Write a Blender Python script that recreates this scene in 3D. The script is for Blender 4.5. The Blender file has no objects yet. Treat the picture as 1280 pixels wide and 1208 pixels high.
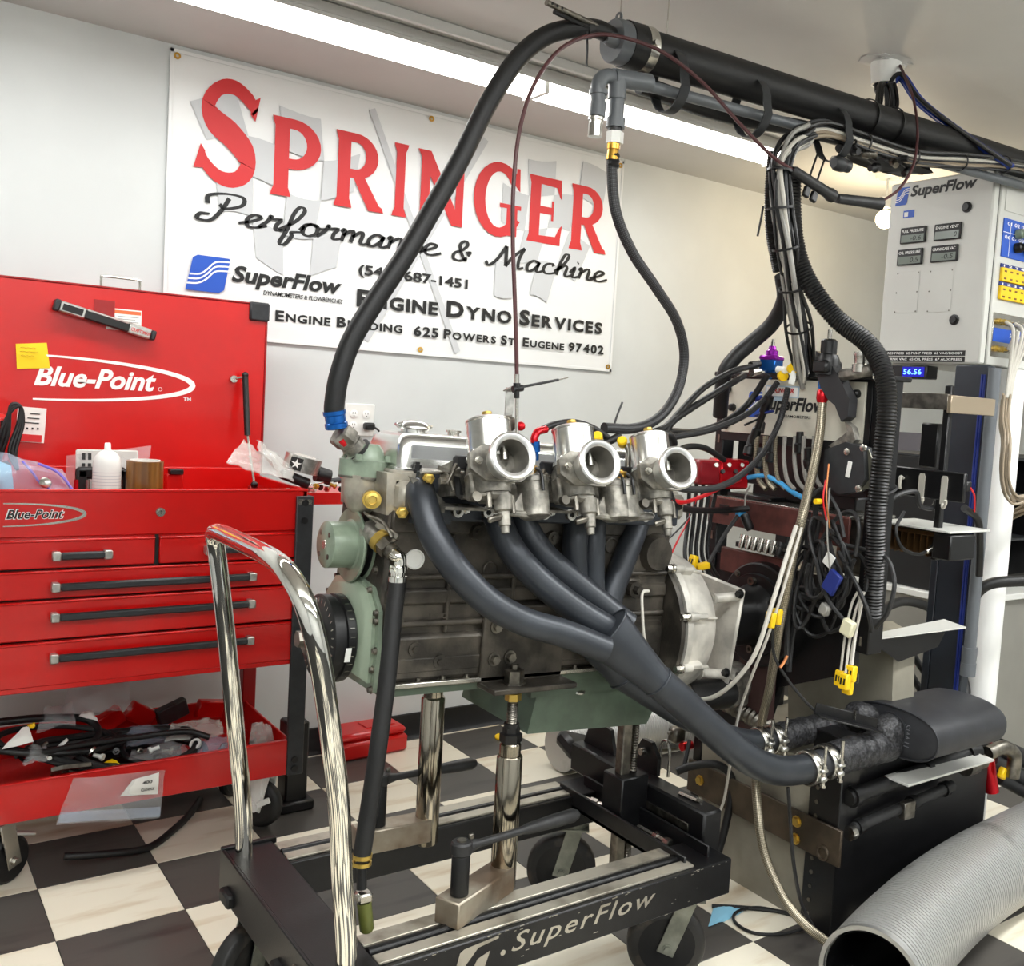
import bpy, math, random
from math import sin, cos, pi, radians, sqrt, atan2
import numpy as np
from mathutils import Vector as V, Matrix
random.seed(7)
SC = bpy.context.scene
COL = SC.collection

# ---------------------------------------------------------------- camera
FPX, CX, CY, CAMH = 1244.66, 766.92, 594.04, 1.42086
YAW, PITCH, ROLL = radians(37.61842), radians(4.14086), radians(3.61844)
_f = V((sin(YAW)*cos(PITCH), cos(YAW)*cos(PITCH), -sin(PITCH)))
_r0 = V((cos(YAW), -sin(YAW), 0)); _u0 = _r0.cross(_f)
_r = cos(ROLL)*_r0 + sin(ROLL)*_u0
_u = -sin(ROLL)*_r0 + cos(ROLL)*_u0
CAM = V((0, 0, CAMH))
cd = bpy.data.cameras.new('camera'); cam = bpy.data.objects.new('camera', cd); COL.objects.link(cam)
m = Matrix.Identity(4)
for i in range(3):
    m[i][0] = _r[i]; m[i][1] = _u[i]; m[i][2] = -_f[i]; m[i][3] = CAM[i]
cam.matrix_world = m
cd.sensor_fit = 'HORIZONTAL'; cd.sensor_width = 36; cd.lens = FPX*36/1280
cd.shift_x = (640-CX)/1280; cd.shift_y = (CY-604)/1280
cd.clip_start = 0.05
SC.camera = cam
def _ray(a, b): return _f + _r*((a-CX)/FPX) - _u*((b-CY)/FPX)
def A(a, b, y):            # point of the plane Y = y seen at photograph pixel (a, b)
    d = _ray(a, b); return CAM + d*(y/d.y)
def AF(a, b, y, xm=2.075):     # as A, kept in front of the dyno panel
    p = A(a, b, y); return p if p.x <= xm else AX(a, b, xm)
def AX(a, b, x):
    d = _ray(a, b); return CAM + d*(x/d.x)
def AZ(a, b, z):
    d = _ray(a, b); return CAM + d*((z-CAMH)/d.z)

# ---------------------------------------------------------------- world, light, exposure
SC.view_settings.view_transform = 'Standard'
SC.view_settings.look = 'None'
SC.view_settings.gamma = 1
SC.view_settings.exposure = 0.92
SC.view_settings.use_curve_mapping = False
W = bpy.data.worlds.new('world'); SC.world = W; W.use_nodes = True
W.node_tree.nodes['Background'].inputs[0].default_value = (0.9, 0.95, 1, 1)
W.node_tree.nodes['Background'].inputs[1].default_value = 0.3
WY = 3.635                 # wall with the banner
CEIL = 2.515
X0, X1, Y0 = -1.7, 6.0, -2.4
def area(name, loc, sx, sy, power, col=(.97, .99, 1), rot=(0, 0, 0)):
    l = bpy.data.lights.new(name, 'AREA'); l.shape = 'RECTANGLE'; l.size = sx; l.size_y = sy
    l.energy = power; l.color = col
    o = bpy.data.objects.new(name, l); o.location = loc; o.rotation_euler = rot; COL.objects.link(o); return o
# lamps of the visible strip and of the unseen fixtures (the fixtures themselves are built below)
FIX = [(0.4, 0.55, 2.4), (3.3, 0.75, 2.4), (0.4, -1.2, 2.4), (3.3, -1.2, 2.4)]
for (fx, fy, fl) in FIX:   # unseen fixtures; the upward lamps are added to brighten the ceiling
    area('tube_light', (fx, fy, CEIL-.235), fl, .12, 20)
    area('tube_light_up', (fx, fy, CEIL-.165), fl, .12, 12, rot=(pi, 0, 0))
area('tube_light', (1.25, 2.955, 2.425), 3.4, .12, 13)

# ---------------------------------------------------------------- materials
def lin(c):
    out = []
    for v in c[:3]:
        v /= 255.0
        out.append(v/12.92 if v <= .04045 else ((v+.055)/1.055)**2.4)
    return (*out, 1)
MATS = {}
def mat(name, c, rough=.5, metal=0, var=0.0, scale=30, c2=None, bump=0, bscale=None, coat=0, emit=0, stretch=None, spec=None, thr=(.4, .65), detail=5, alpha=1):
    m = bpy.data.materials.new(name); m.use_nodes = True
    nt = m.node_tree; b = nt.nodes['Principled BSDF']
    b.inputs['Base Color'].default_value = lin(c)
    b.inputs['Roughness'].default_value = rough
    b.inputs['Metallic'].default_value = metal
    if spec is not None: b.inputs['Specular IOR Level'].default_value = spec
    if coat: b.inputs['Coat Weight'].default_value = coat; b.inputs['Coat Roughness'].default_value = .08
    if alpha < 1: b.inputs['Alpha'].default_value = alpha
    if emit:
        b.inputs['Emission Color'].default_value = lin(c); b.inputs['Emission Strength'].default_value = emit
    if var or c2 or bump:
        tc = nt.nodes.new('ShaderNodeTexCoord'); src = tc.outputs['Object']
        if stretch:
            mp = nt.nodes.new('ShaderNodeMapping'); mp.inputs['Scale'].default_value = stretch
            nt.links.new(src, mp.inputs[0]); src = mp.outputs[0]
        n = nt.nodes.new('ShaderNodeTexNoise'); n.inputs['Scale'].default_value = scale; n.inputs['Detail'].default_value = detail
        nt.links.new(src, n.inputs[0])
        if var or c2:
            r = nt.nodes.new('ShaderNodeValToRGB')
            r.color_ramp.elements[0].position = thr[0]; r.color_ramp.elements[1].position = thr[1]
            a = c2 if c2 else tuple(v*(1-var) for v in c)
            r.color_ramp.elements[0].color = lin(a); r.color_ramp.elements[1].color = lin(c)
            nt.links.new(n.outputs['Fac'], r.inputs[0]); nt.links.new(r.outputs[0], b.inputs['Base Color'])
        if bump:
            n2 = n
            if bscale:
                n2 = nt.nodes.new('ShaderNodeTexNoise'); n2.inputs['Scale'].default_value = bscale; nt.links.new(src, n2.inputs[0])
            bp = nt.nodes.new('ShaderNodeBump'); bp.inputs['Strength'].default_value = bump; bp.inputs['Distance'].default_value = .002
            nt.links.new(n2.outputs['Fac'], bp.inputs['Height']); nt.links.new(bp.outputs[0], b.inputs['Normal'])
    MATS[name] = m
    return m
def film(name, c, alpha, rough=.15, bump=1.0):
    m = mat(name, c, rough, 0, bump=bump, scale=60, alpha=alpha, spec=.8); return m
def braid(name, ca, cb, k=900, metal=.6, rough=.35):
    # woven cover: crossing diagonal bands along the hose (uv in metres)
    m = mat(name, ca, rough, metal); nt = m.node_tree; b = nt.nodes['Principled BSDF']
    uv = nt.nodes.new('ShaderNodeUVMap'); sep = nt.nodes.new('ShaderNodeSeparateXYZ'); nt.links.new(uv.outputs[0], sep.inputs[0])
    outs = []
    for s in (1, -1):
        ma = nt.nodes.new('ShaderNodeMath'); ma.operation = 'MULTIPLY_ADD'; ma.inputs[1].default_value = s; nt.links.new(sep.outputs[1], ma.inputs[0]); nt.links.new(sep.outputs[0], ma.inputs[2])
        mb = nt.nodes.new('ShaderNodeMath'); mb.operation = 'MULTIPLY'; mb.inputs[1].default_value = k; nt.links.new(ma.outputs[0], mb.inputs[0])
        mc = nt.nodes.new('ShaderNodeMath'); mc.operation = 'SINE'; nt.links.new(mb.outputs[0], mc.inputs[0]); outs.append(mc)
    mx = nt.nodes.new('ShaderNodeMath'); mx.operation = 'MULTIPLY'; nt.links.new(outs[0].outputs[0], mx.inputs[0]); nt.links.new(outs[1].outputs[0], mx.inputs[1])
    r = nt.nodes.new('ShaderNodeValToRGB'); r.color_ramp.elements[0].position = .0; r.color_ramp.elements[1].position = .5
    r.color_ramp.elements[0].color = lin(cb); r.color_ramp.elements[1].color = lin(ca)
    nt.links.new(mx.outputs[0], r.inputs[0]); nt.links.new(r.outputs[0], b.inputs['Base Color'])
    return m

WALL = mat('wall_paint', (214, 217, 216), .6, var=.03, scale=3, bump=.08, bscale=300)
CEILM = mat('ceiling_paint', (208, 207, 203), .65, var=.03, scale=2, bump=.05, bscale=200)
RED = mat('red_enamel', (206, 12, 9), .28, var=.04, scale=6, coat=.3)
DRED = mat('dark_red_enamel', (150, 10, 12), .35)
CHAR = mat('charcoal_plastic', (45, 47, 50), .45, var=.15, scale=40)
BLK = mat('black_paint', (19, 19, 21), .36, var=.25, scale=50, bump=.15, bscale=400)
BLKP = mat('black_plastic', (14, 14, 15), .38)
RUB = mat('black_rubber', (21, 21, 22), .5, var=.2, scale=60)
RUBG = mat('grey_black_rubber', (42, 42, 43), .5, var=.2, scale=40)
WHT = mat('white_plastic', (235, 235, 230), .4)
PAPER = mat('white_paper', (238, 236, 230), .7)
CHROME = mat('chrome', (238, 236, 228), .05, 1)
STEEL = mat('bright_steel', (205, 202, 194), .27, 1, var=.06, scale=25)
DSTEEL = mat('dull_steel', (150, 145, 135), .4, 1, var=.3, scale=30, bump=.1, bscale=150)
GALV = mat('brushed_aluminium', (205, 205, 200), .35, .9, var=.15, scale=60, stretch=(1, 8, 1))
POL = mat('polished_aluminium', (226, 226, 222), .24, 1, var=.05, scale=14, stretch=(1, 1, 6))
HORN = mat('machined_aluminium', (224, 224, 222), .30, .92)
CAST = mat('cast_aluminium', (164, 160, 150), .45, .7, var=.32, scale=40, bump=.25, bscale=220)
BELLM = mat('bell_aluminium', (214, 210, 200), .42, .25, var=.2, scale=14, bump=.2, bscale=160)
IRON = mat('oily_cast_iron', (92, 86, 77), .42, .4, var=.45, scale=14, bump=.35, bscale=180)
HEADM = mat('cast_head_metal', (188, 182, 168), .42, .5, var=.25, scale=18, bump=.2, bscale=200)
GRN = mat('sage_green_paint', (142, 158, 138), .3, .1, var=.15, scale=20, coat=.3, bump=.08, bscale=120)
GRNW = mat('worn_sage_green_paint', (146, 160, 140), .32, .15, c2=(160, 140, 122), scale=9, thr=(.36, .46), coat=.2)
DGRN = mat('dark_green_grey_paint', (92, 108, 92), .38, .1, var=.12, scale=20)
HDR = mat('ceramic_header_coat', (60, 64, 70), .36, .35, var=.12, scale=12, bump=.06, bscale=300)
MUF = mat('muffler_paint', (54, 55, 59), .48, .2, var=.1, scale=20)
GREYP = mat('light_grey_enamel', (206, 206, 200), .35, var=.03, scale=4)
PVC = mat('grey_pvc', (98, 102, 106), .35)
BRASS = mat('brass', (214, 168, 76), .28, 1)
GOLD = mat('yellow_zinc', (206, 176, 92), .3, .9)
BRZ = mat('brown_painted_steel', (88, 76, 62), .4, .4, var=.25, scale=15)
MAR = mat('maroon_painted_steel', (104, 58, 52), .45, .2, var=.25, scale=20)
YEL = mat('yellow_plastic', (244, 200, 16), .4)
BLUE = mat('blue_anodised', (28, 96, 176), .25, .7)
REDA = mat('red_anodised', (206, 20, 34), .25, .6)
PURP = mat('purple_anodised', (150, 30, 168), .25, .6)
BLUP = mat('blue_print', (30, 84, 190), .5)
NAVY = mat('navy_plastic', (20, 40, 120), .45)
INK = mat('black_print', (22, 22, 22), .55)
REDI = mat('red_print', (206, 30, 34), .5)
GRYI = mat('pale_grey_print', (200, 202, 204), .55)
WHTI = mat('white_print', (245, 245, 242), .5)
SKYB = mat('sky_blue_plastic', (64, 160, 220), .45)
LBLUE = mat('light_blue_paper', (140, 200, 228), .7)
WRAP = mat('exhaust_wrap', (70, 70, 73), .5, .2, c2=(24, 24, 25), scale=150, bump=.9, bscale=160)
DUCT = mat('duct_aluminium', (186, 186, 184), .40, .55, c2=(96, 94, 88), scale=5, thr=(.24, .40), bump=.1)
TAN = mat('base_grey_paint', (150, 145, 130), .5, var=.15, scale=6)
BROWNT = mat('brown_tape', (150, 104, 44), .3, 0, c2=(104, 66, 22), scale=8, stretch=(6, 6, .1), coat=.5)
COPPER = mat('copper_wire', (214, 140, 90), .4, .8)
GREYW = mat('grey_cable', (150, 148, 142), .45)
LGREYW = mat('pale_grey_cable', (196, 192, 182), .45)
TANW = mat('tan_cable', (150, 136, 116), .45)
MARW = mat('maroon_hose', (78, 40, 42), .4)
REDW = mat('red_cable', (200, 20, 28), .4)
BAG = film('clear_bag', (225, 226, 228), .17)
BAGM = film('milky_bag', (222, 222, 216), .34)
BAGB = film('bluish_bag', (200, 214, 236), .26)
BRD = braid('steel_braid', (214, 204, 180), (96, 88, 72), 900)
BRDK = braid('black_braid', (70, 70, 72), (24, 24, 25), 700, .1, .5)
GREYF = mat('grey_door_paint', (150, 148, 140), .5, var=.05, scale=4)
LCD = mat('lcd_glass', (120, 130, 122), .2)
GLOWB = mat('blue_led_screen', (20, 40, 255), .3, emit=1.5)
TUBE = mat('lamp_diffuser', (255, 253, 246), .4, emit=4)
BULB = mat('warm_bulb', (255, 236, 196), .4, emit=5)
YNOTE = mat('yellow_sticky_paper', (250, 214, 28), .65)
PALU = mat('pale_aluminium', (206, 202, 190), .35, .2)
SLAT = mat('amber_heat_sink', (88, 64, 36), .35, .7)

# ---------------------------------------------------------------- object helpers
ORG = {}
def tag(o, label=None, cat=None, group=None, kind=None):
    if label: o['label'] = label
    if cat: o['category'] = cat
    if group: o['group'] = group
    if kind: o['kind'] = kind
    return o
def root(name, label, cat, loc, group=None):
    o = bpy.data.objects.new(name, None); COL.objects.link(o); o.location = V(loc); o.empty_display_size = .05
    ORG[o.name] = V(loc); return tag(o, label, cat, group)
def catmull(pts, k=8, closed=False):
    P = [V(p) for p in pts]
    if len(P) < 3: return P
    if closed: P = [P[-1]] + P + [P[0], P[1]]
    else: P = [P[0]*2-P[1]] + P + [P[-1]*2-P[-2]]
    out = []
    for i in range(1, len(P)-2):
        a, b, c, d = P[i-1:i+3]
        for j in range(k):
            t = j/k
            out.append(.5*((2*b) + (c-a)*t + (2*a-5*b+4*c-d)*t*t + (3*b-a-3*c+d)*t**3))
    if not closed: out.append(P[-2].copy())
    return out
def resample(pts, step):
    P = [V(p) for p in pts]; L = [0]
    for a, b in zip(P, P[1:]): L.append(L[-1]+(b-a).length)
    n = max(2, int(L[-1]/step)); out = []; j = 0
    for i in range(n+1):
        s = L[-1]*i/n
        while j < len(L)-2 and L[j+1] < s: j += 1
        t = (s-L[j])/max(1e-9, L[j+1]-L[j]); out.append(P[j].lerp(P[j+1], min(1, max(0, t))))
    return out
def frame(d):
    d = V(d).normalized(); h = V((0, 0, 1)) if abs(d.z) < .9 else V((1, 0, 0))
    a = d.cross(h).normalized(); b = a.cross(d).normalized(); return a, b, d
def rotm(rx=0, ry=0, rz=0):
    return Matrix.Rotation(rz, 3, 'Z') @ Matrix.Rotation(ry, 3, 'Y') @ Matrix.Rotation(rx, 3, 'X')
class MB:
    def __init__(s, xf=None): s.v = []; s.f = []; s.uv = []; s.xf = xf
    def add(s, vs, fs, uvs=None):
        n = len(s.v)
        if s.xf is not None: vs = [s.xf @ V(p) for p in vs]
        s.v += [tuple(p) for p in vs]; s.f += [tuple(i+n for i in f) for f in fs]
        s.uv += uvs if uvs else [None]*len(fs)
        return s
    def obox(s, c, size, R=None, b=0):
        hx, hy, hz = (q/2 for q in size); c = V(c); b = min(b, hx*.9, hy*.9, hz*.9)
        R = R or Matrix.Identity(3)
        if b <= 0:
            vs = [c + R @ V((sx*hx, sy*hy, sz*hz)) for sx in (-1, 1) for sy in (-1, 1) for sz in (-1, 1)]
            return s.add(vs, [(0, 1, 3, 2), (4, 6, 7, 5), (0, 4, 5, 1), (2, 3, 7, 6), (0, 2, 6, 4), (1, 5, 7, 3)])
        vs = []; idx = {}
        for sx in (-1, 1):
            for sy in (-1, 1):
                for sz in (-1, 1):
                    for ax in range(3):
                        p = [sx*(hx-b), sy*(hy-b), sz*(hz-b)]; p[ax] += (sx, sy, sz)[ax]*b
                        idx[(sx, sy, sz, ax)] = len(vs); vs.append(c + R @ V(p))
        fs = []
        for ax in range(3):
            o1, o2 = [(1, 2), (0, 2), (0, 1)][ax]
            for sg in (-1, 1):
                q = []
                for (p1, p2) in ((-1, -1), (1, -1), (1, 1), (-1, 1)):
                    k = [0, 0, 0]; k[ax] = sg; k[o1] = p1; k[o2] = p2; q.append(idx[(*k, ax)])
                fs.append(tuple(q))
        for ax in range(3):
            o1, o2 = [(1, 2), (0, 2), (0, 1)][ax]
            for p1 in (-1, 1):
                for p2 in (-1, 1):
                    q = []
                    for (sg, w) in ((-1, o1), (1, o1), (1, o2), (-1, o2)):
                        k = [0, 0, 0]; k[ax] = sg; k[o1] = p1; k[o2] = p2; q.append(idx[(*k, w)])
                    fs.append(tuple(q))
        for sx in (-1, 1):
            for sy in (-1, 1):
                for sz in (-1, 1): fs.append(tuple(idx[(sx, sy, sz, a)] for a in range(3)))
        # outward orientation
        out = []
        for f in fs:
            n = (vs[f[1]]-vs[f[0]]).cross(vs[f[2]]-vs[f[0]]); g = sum((vs[i] for i in f), V())/len(f)-c
            out.append(f if n.dot(g) > 0 else f[::-1])
        return s.add(vs, out)
    def box(s, x0, x1, y0, y1, z0, z1, b=0):
        return s.obox(((x0+x1)/2, (y0+y1)/2, (z0+z1)/2), (abs(x1-x0), abs(y1-y0), abs(z1-z0)), None, b)
    def bar(s, p, q, w, h, up=(0, 0, 1), b=0):      # box along p-q, w across, h along up
        p = V(p); q = V(q); d = (q-p); L = d.length; d.normalize()
        a = d.cross(V(up)).normalized(); u = a.cross(d)
        R = Matrix((d, a, u)).transposed()
        return s.obox((p+q)/2, (L, w, h), R, b)
    def lathe(s, prof, o, ax, n=20, close=True):    # prof: (t along axis, radius)
        a, b, d = frame(ax); o = V(o); vs = []; fs = []
        for t, r in prof:
            r = max(r, 1e-5)
            for i in range(n):
                th = 2*pi*i/n; vs.append(o + d*t + (a*cos(th)+b*sin(th))*r)
        for j in range(len(prof)-1):
            for i in range(n):
                k = (i+1) % n; fs.append((j*n+i, (j+1)*n+i, (j+1)*n+k, j*n+k))
        if close:
            fs.append(tuple(range(n))); fs.append(tuple(range((len(prof)-1)*n, len(prof)*n))[::-1])
        return s.add(vs, fs)
    def cyl(s, p, q, r, r2=None, n=14, ch=0):
        p = V(p); q = V(q); L = (q-p).length; r2 = r if r2 is None else r2
        pr = [(0, r), (L, r2)] if not ch else [(0, r-ch), (ch, r), (L-ch, r2), (L, r2-ch)]
        return s.lathe(pr, p, q-p, n)
    def ball(s, c, r, n=12, sz=1, ax=(0, 0, 1)):
        k = 7; return s.lathe([(-r*sz*cos(pi*i/k), r*sin(pi*i/k)) for i in range(k+1)], c, ax, n)
    def tube(s, pts, r, n=10, closed=False, caps=True):
        P = [V(p) for p in pts]; N = len(P); R = [r]*N if not hasattr(r, '__len__') else list(r)
        T = []
        for i in range(N):
            if closed: d = P[(i+1) % N]-P[i-1]
            else: d = P[min(i+1, N-1)]-P[max(i-1, 0)]
            T.append(d.normalized() if d.length > 1e-9 else V((0, 0, 1)))
        a, b, _ = frame(T[0]); vs = []; L = 0; Ls = []
        for i in range(N):
            if i:
                L += (P[i]-P[i-1]).length
                a = (a - T[i]*a.dot(T[i])).normalized(); b = T[i].cross(a) * -1 if T[i].cross(a).dot(b) < 0 else T[i].cross(a)
            Ls.append(L)
            for j in range(n):
                th = 2*pi*j/n; vs.append(P[i] + (a*cos(th)+b*sin(th))*R[i])
        fs = []; uv = []; rm = sum(R)/N
        for i in range(N if closed else N-1):
            i2 = (i+1) % N
            for j in range(n):
                k = (j+1) % n; fs.append((i*n+j, i2*n+j, i2*n+k, i*n+k))
                v0 = 2*pi*rm*j/n; v1 = 2*pi*rm*(j+1)/n; u1 = Ls[i2] if i2 else L
                uv.append(((Ls[i], v0), (u1, v0), (u1, v1), (Ls[i], v1)))
        if caps and not closed:
            fs.append(tuple(range(n))); fs.append(tuple(range((N-1)*n, N*n))[::-1]); uv += [None, None]
        return s.add(vs, fs, uv)
    def hose(s, pts, r, n=10, k=8): return s.tube(catmull(pts, k), r, n)
    def ribbed(s, pts, r, pitch=.006, depth=.0016, n=12):
        P = resample(catmull(pts, 12), pitch/2); return s.tube(P, [r if (i//1) % 2 else r-depth for i in range(len(P))], n)
    def prism(s, poly, o, U, W_, t, b=0):           # polygon in (U,W_) from o, thick t along U x W_
        o = V(o); U = V(U); W_ = V(W_); N = U.cross(W_).normalized(); n = len(poly)
        ar = sum(poly[i][0]*poly[(i+1) % n][1]-poly[(i+1) % n][0]*poly[i][1] for i in range(n))
        if ar < 0: poly = poly[::-1]
        lo = [o+U*p[0]+W_*p[1] for p in poly]; hi = [p+N*t for p in lo]
        fs = [tuple(range(n))[::-1], tuple(range(n, 2*n))] + [(i, (i+1) % n, n+(i+1) % n, n+i) for i in range(n)]
        return s.add(lo+hi, fs)
    def ring(s, c, ax, ro, ri, t, n=24):            # annulus from c along ax
        return s.lathe([(0, ri), (0, ro), (t, ro), (t, ri), (0, ri)], c, ax, n, close=False)
    def bolt(s, p, ax, r=.006, h=.005, washer=True):
        p = V(p); d = V(ax).normalized()
        if washer: s.cyl(p, p+d*h*.3, r*1.4, n=10); p = p+d*h*.3
        return s.cyl(p, p+d*h, r, n=6)
    def strip(s, pts, w, nrm, t=.0006):             # flat painted ribbon following pts
        P = [V(p) for p in pts]; nrm = V(nrm).normalized(); N = len(P); vs = []; fs = []
        for i in range(N):
            d = (P[min(i+1, N-1)]-P[max(i-1, 0)]).normalized(); q = nrm.cross(d)*((w[i] if hasattr(w, '__len__') else w)/2)
            vs += [P[i]-q, P[i]+q, P[i]-q+nrm*t, P[i]+q+nrm*t]
        for i in range(N-1):
            a = i*4; b = a+4
            fs += [(a+2, b+2, b+3, a+3), (a, a+1, b+1, b), (a, b, b+2, a+2), (a+1, a+3, b+3, b+1)]
        fs += [(0, 2, 3, 1), (a+4, a+5, a+7, a+6)]
        return s.add(vs, fs)
    def blob(s, c, size, seed=0, nu=14, nv=9, amp=.22, R=None, freq=3.0):     # crumpled closed pillow
        rnd = random.Random(seed); ph = [rnd.uniform(0, 6.28) for _ in range(9)]; c = V(c); vs = []; fs = []
        R = R or Matrix.Identity(3)
        for j in range(nv+1):
            la = -pi/2+pi*j/nv
            for i in range(nu):
                lo = 2*pi*i/nu; d = V((cos(la)*cos(lo), cos(la)*sin(lo), sin(la)))
                e = 1 + amp*(sin(freq*d.x*2+ph[0])*sin(freq*d.y*2+ph[1])+sin(freq*d.z*3+ph[2])*.6+rnd.uniform(-.5, .5)*.5)
                p = V(tuple(math.copysign(abs(q)**.65, q) for q in d)); vs.append(c + R @ V((p.x*size[0]/2*e, p.y*size[1]/2*e, p.z*size[2]/2*e)))
        for j in range(nv):
            for i in range(nu):
                k = (i+1) % nu; fs.append((j*nu+i, j*nu+k, (j+1)*nu+k, (j+1)*nu+i))
        return s.add(vs, fs)
    def sheet(s, c00, c10, c11, c01, nu=12, nv=8, amp=.004, t=.0015, seed=0):  # crumpled film with a front and a back
        rnd = random.Random(seed); c00, c10, c11, c01 = map(V, (c00, c10, c11, c01)); N = (c10-c00).cross(c01-c00).normalized()
        vs = []; fs = []; ph = [rnd.uniform(0, 6.28) for _ in range(6)]
        for side in (0, 1):
            for j in range(nv+1):
                for i in range(nu+1):
                    u = i/nu; w = j/nv; p = c00*(1-u)*(1-w)+c10*u*(1-w)+c11*u*w+c01*(1-u)*w
                    e = amp*(sin(7*u+ph[0]+3*w)+sin(9*w+ph[1]-4*u)+.7*sin(17*u*w+ph[2])+.5*sin(23*u+ph[3])*sin(19*w+ph[4]))
                    bulge = t*(1+6*sin(pi*u)*sin(pi*w)) if side else 0
                    vs.append(p + N*(e+bulge))
        n1 = (nu+1)*(nv+1)
        for side in (0, 1):
            for j in range(nv):
                for i in range(nu):
                    a = side*n1+j*(nu+1)+i; q = (a, a+1, a+nu+2, a+nu+1); fs.append(q if side else q[::-1])
        for i in range(nu):
            fs.append((i, i+1, n1+i+1, n1+i)); a = nv*(nu+1)+i; fs.append((a+1, a, n1+a, n1+a+1))
        for j in range(nv):
            a = j*(nu+1); fs.append((a+nu+1, a, n1+a, n1+a+nu+1)); a += nu; fs.append((a, a+nu+1, n1+a+nu+1, n1+a))
        return s.add(vs, fs)
    def build(s, name, m, parent=None, angle=38, flat=False):
        vs = np.array(s.v, dtype=float)
        if parent is not None: o0 = ORG[parent.name]
        else: o0 = V(((vs[:, 0].min()+vs[:, 0].max())/2, (vs[:, 1].min()+vs[:, 1].max())/2, vs[:, 2].min()))
        me = bpy.data.meshes.new(name)
        me.from_pydata((vs-np.array(o0)).tolist(), [], s.f)
        if any(u is not None for u in s.uv):
            ul = me.uv_layers.new(name='UVMap'); flatuv = []
            for f, u in zip(s.f, s.uv):
                for k in range(len(f)): flatuv += list(u[k]) if u else [0, 0]
            ul.data.foreach_set('uv', flatuv)
        for x in (m if isinstance(m, (list, tuple)) else [m]): me.materials.append(x)
        me.polygons.foreach_set('use_smooth', [not flat]*len(me.polygons))
        if not flat: me.set_sharp_from_angle(angle=radians(angle))
        me.update()
        o = bpy.data.objects.new(name, me); COL.objects.link(o)
        if parent is not None: o.parent = parent
        else: o.location = o0
        ORG[o.name] = V(o0)
        return o
def thing(mb, name, m, label, cat, group=None): return tag(mb.build(name, m), label, cat, group)
def hose(name, pts, r, m, label, cat='hose', n=10, group=None, k=8):
    mb = MB(); mb.hose(pts, r, n, k); return thing(mb, name, m, label, cat, group)

# ---------------------------------------------------------------- lettering (outlines of the built-in font)
_tc = {}
def glyphs(s, bold=0, shear=0, space=1.0):
    key = (s, bold, shear, space)
    if key not in _tc:
        cu = bpy.data.curves.new('t', 'FONT'); cu.body = s; cu.offset = bold; cu.shear = shear; cu.space_character = space; cu.resolution_u = 3
        ob = bpy.data.objects.new('t', cu); me = ob.to_mesh()
        vs = np.array([tuple(v.co)[:2] for v in me.vertices]); fs = [tuple(p.vertices) for p in me.polygons]
        ob.to_mesh_clear(); bpy.data.objects.remove(ob); bpy.data.curves.remove(cu)
        _tc[key] = (vs, fs)
    return _tc[key]
def text(mb, s, o, U, W_, w, h=None, bold=.01, shear=0, space=1.0, lift=.0006):
    """string s in the box with lower left o, width w along U, height h along W_"""
    vs, fs = glyphs(s, bold, shear, space); lo = vs.min(0); hi = vs.max(0); sx = w/(hi[0]-lo[0]); sy = h/(hi[1]-lo[1]) if h else sx
    o = V(o); U = V(U).normalized(); W_ = V(W_).normalized(); N = U.cross(W_)
    mb.add([o+U*((x-lo[0])*sx)+W_*((y-lo[1])*sy)+N*lift for x, y in vs], fs)
def smallcaps(mb, words, o, U, W_, w, h, bold=.02, lift=.0006, k=.78):
    """first letters full height, the rest smaller, fitted to width w"""
    U = V(U).normalized(); o = V(o); parts = []; x = 0; W_ = V(W_).normalized(); N = U.cross(W_)
    for wd in words.split(' '):
        for i, ch in enumerate(wd):
            vs, fs = glyphs(ch, bold); sc = h/.70*(1 if i == 0 or ch.isdigit() else k)*(1)
            lo = vs.min(0); hi = vs.max(0); parts.append((vs, fs, x, sc, lo)); x += (hi[0]-lo[0])*sc*1.12 + h*.14
        x += h*.42
    kx = w/(x-h*.56)
    for vs, fs, x, sc, lo in parts:
        mb.add([o+U*((x+(a-lo[0])*sc*1.12)*kx)+W_*(b*sc)+N*lift for a, b in vs], fs)
EX, EY, EZ = V((1, 0, 0)), V((0, 1, 0)), V((0, 0, 1))
# ================================================================ the room
def struct(mb, name, m, parent=None): return tag(mb.build(name, m, parent), kind='structure')
def floor_mats():
    res = []
    for name, c, st in (('cream_tile', (236, 229, 210), (204, 184, 152)), ('black_tile', (80, 77, 73), (58, 55, 53))):
        m = mat(name, c, .28, spec=.45); nt = m.node_tree; b = nt.nodes['Principled BSDF']
        g = nt.nodes.new('ShaderNodeNewGeometry'); mp = nt.nodes.new('ShaderNodeMapping'); mp.inputs['Scale'].default_value = (1.2, 6, 1)
        nt.links.new(g.outputs['Position'], mp.inputs[0])
        n = nt.nodes.new('ShaderNodeTexNoise'); n.inputs['Scale'].default_value = 2.2; n.inputs['Detail'].default_value = 6; nt.links.new(mp.outputs[0], n.inputs[0])
        r = nt.nodes.new('ShaderNodeValToRGB'); r.color_ramp.elements[0].position = .27; r.color_ramp.elements[1].position = .46
        r.color_ramp.elements[0].color = lin(st); r.color_ramp.elements[1].color = lin(c)
        nt.links.new(n.outputs['Fac'], r.inputs[0]); nt.links.new(r.outputs[0], b.inputs['Base Color'])
        res.append(m)
    return res
CREAM, DARK = floor_mats()
JOINT = mat('tile_joint', (30, 28, 26), .7)
mb = MB(); mb.box(X0, X1, Y0, WY, -.12, -.003); FLOOR = struct(mb, 'floor', JOINT)
T = .305; TX, TY = .41419547, 2.99165424
me_cache = {}
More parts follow.
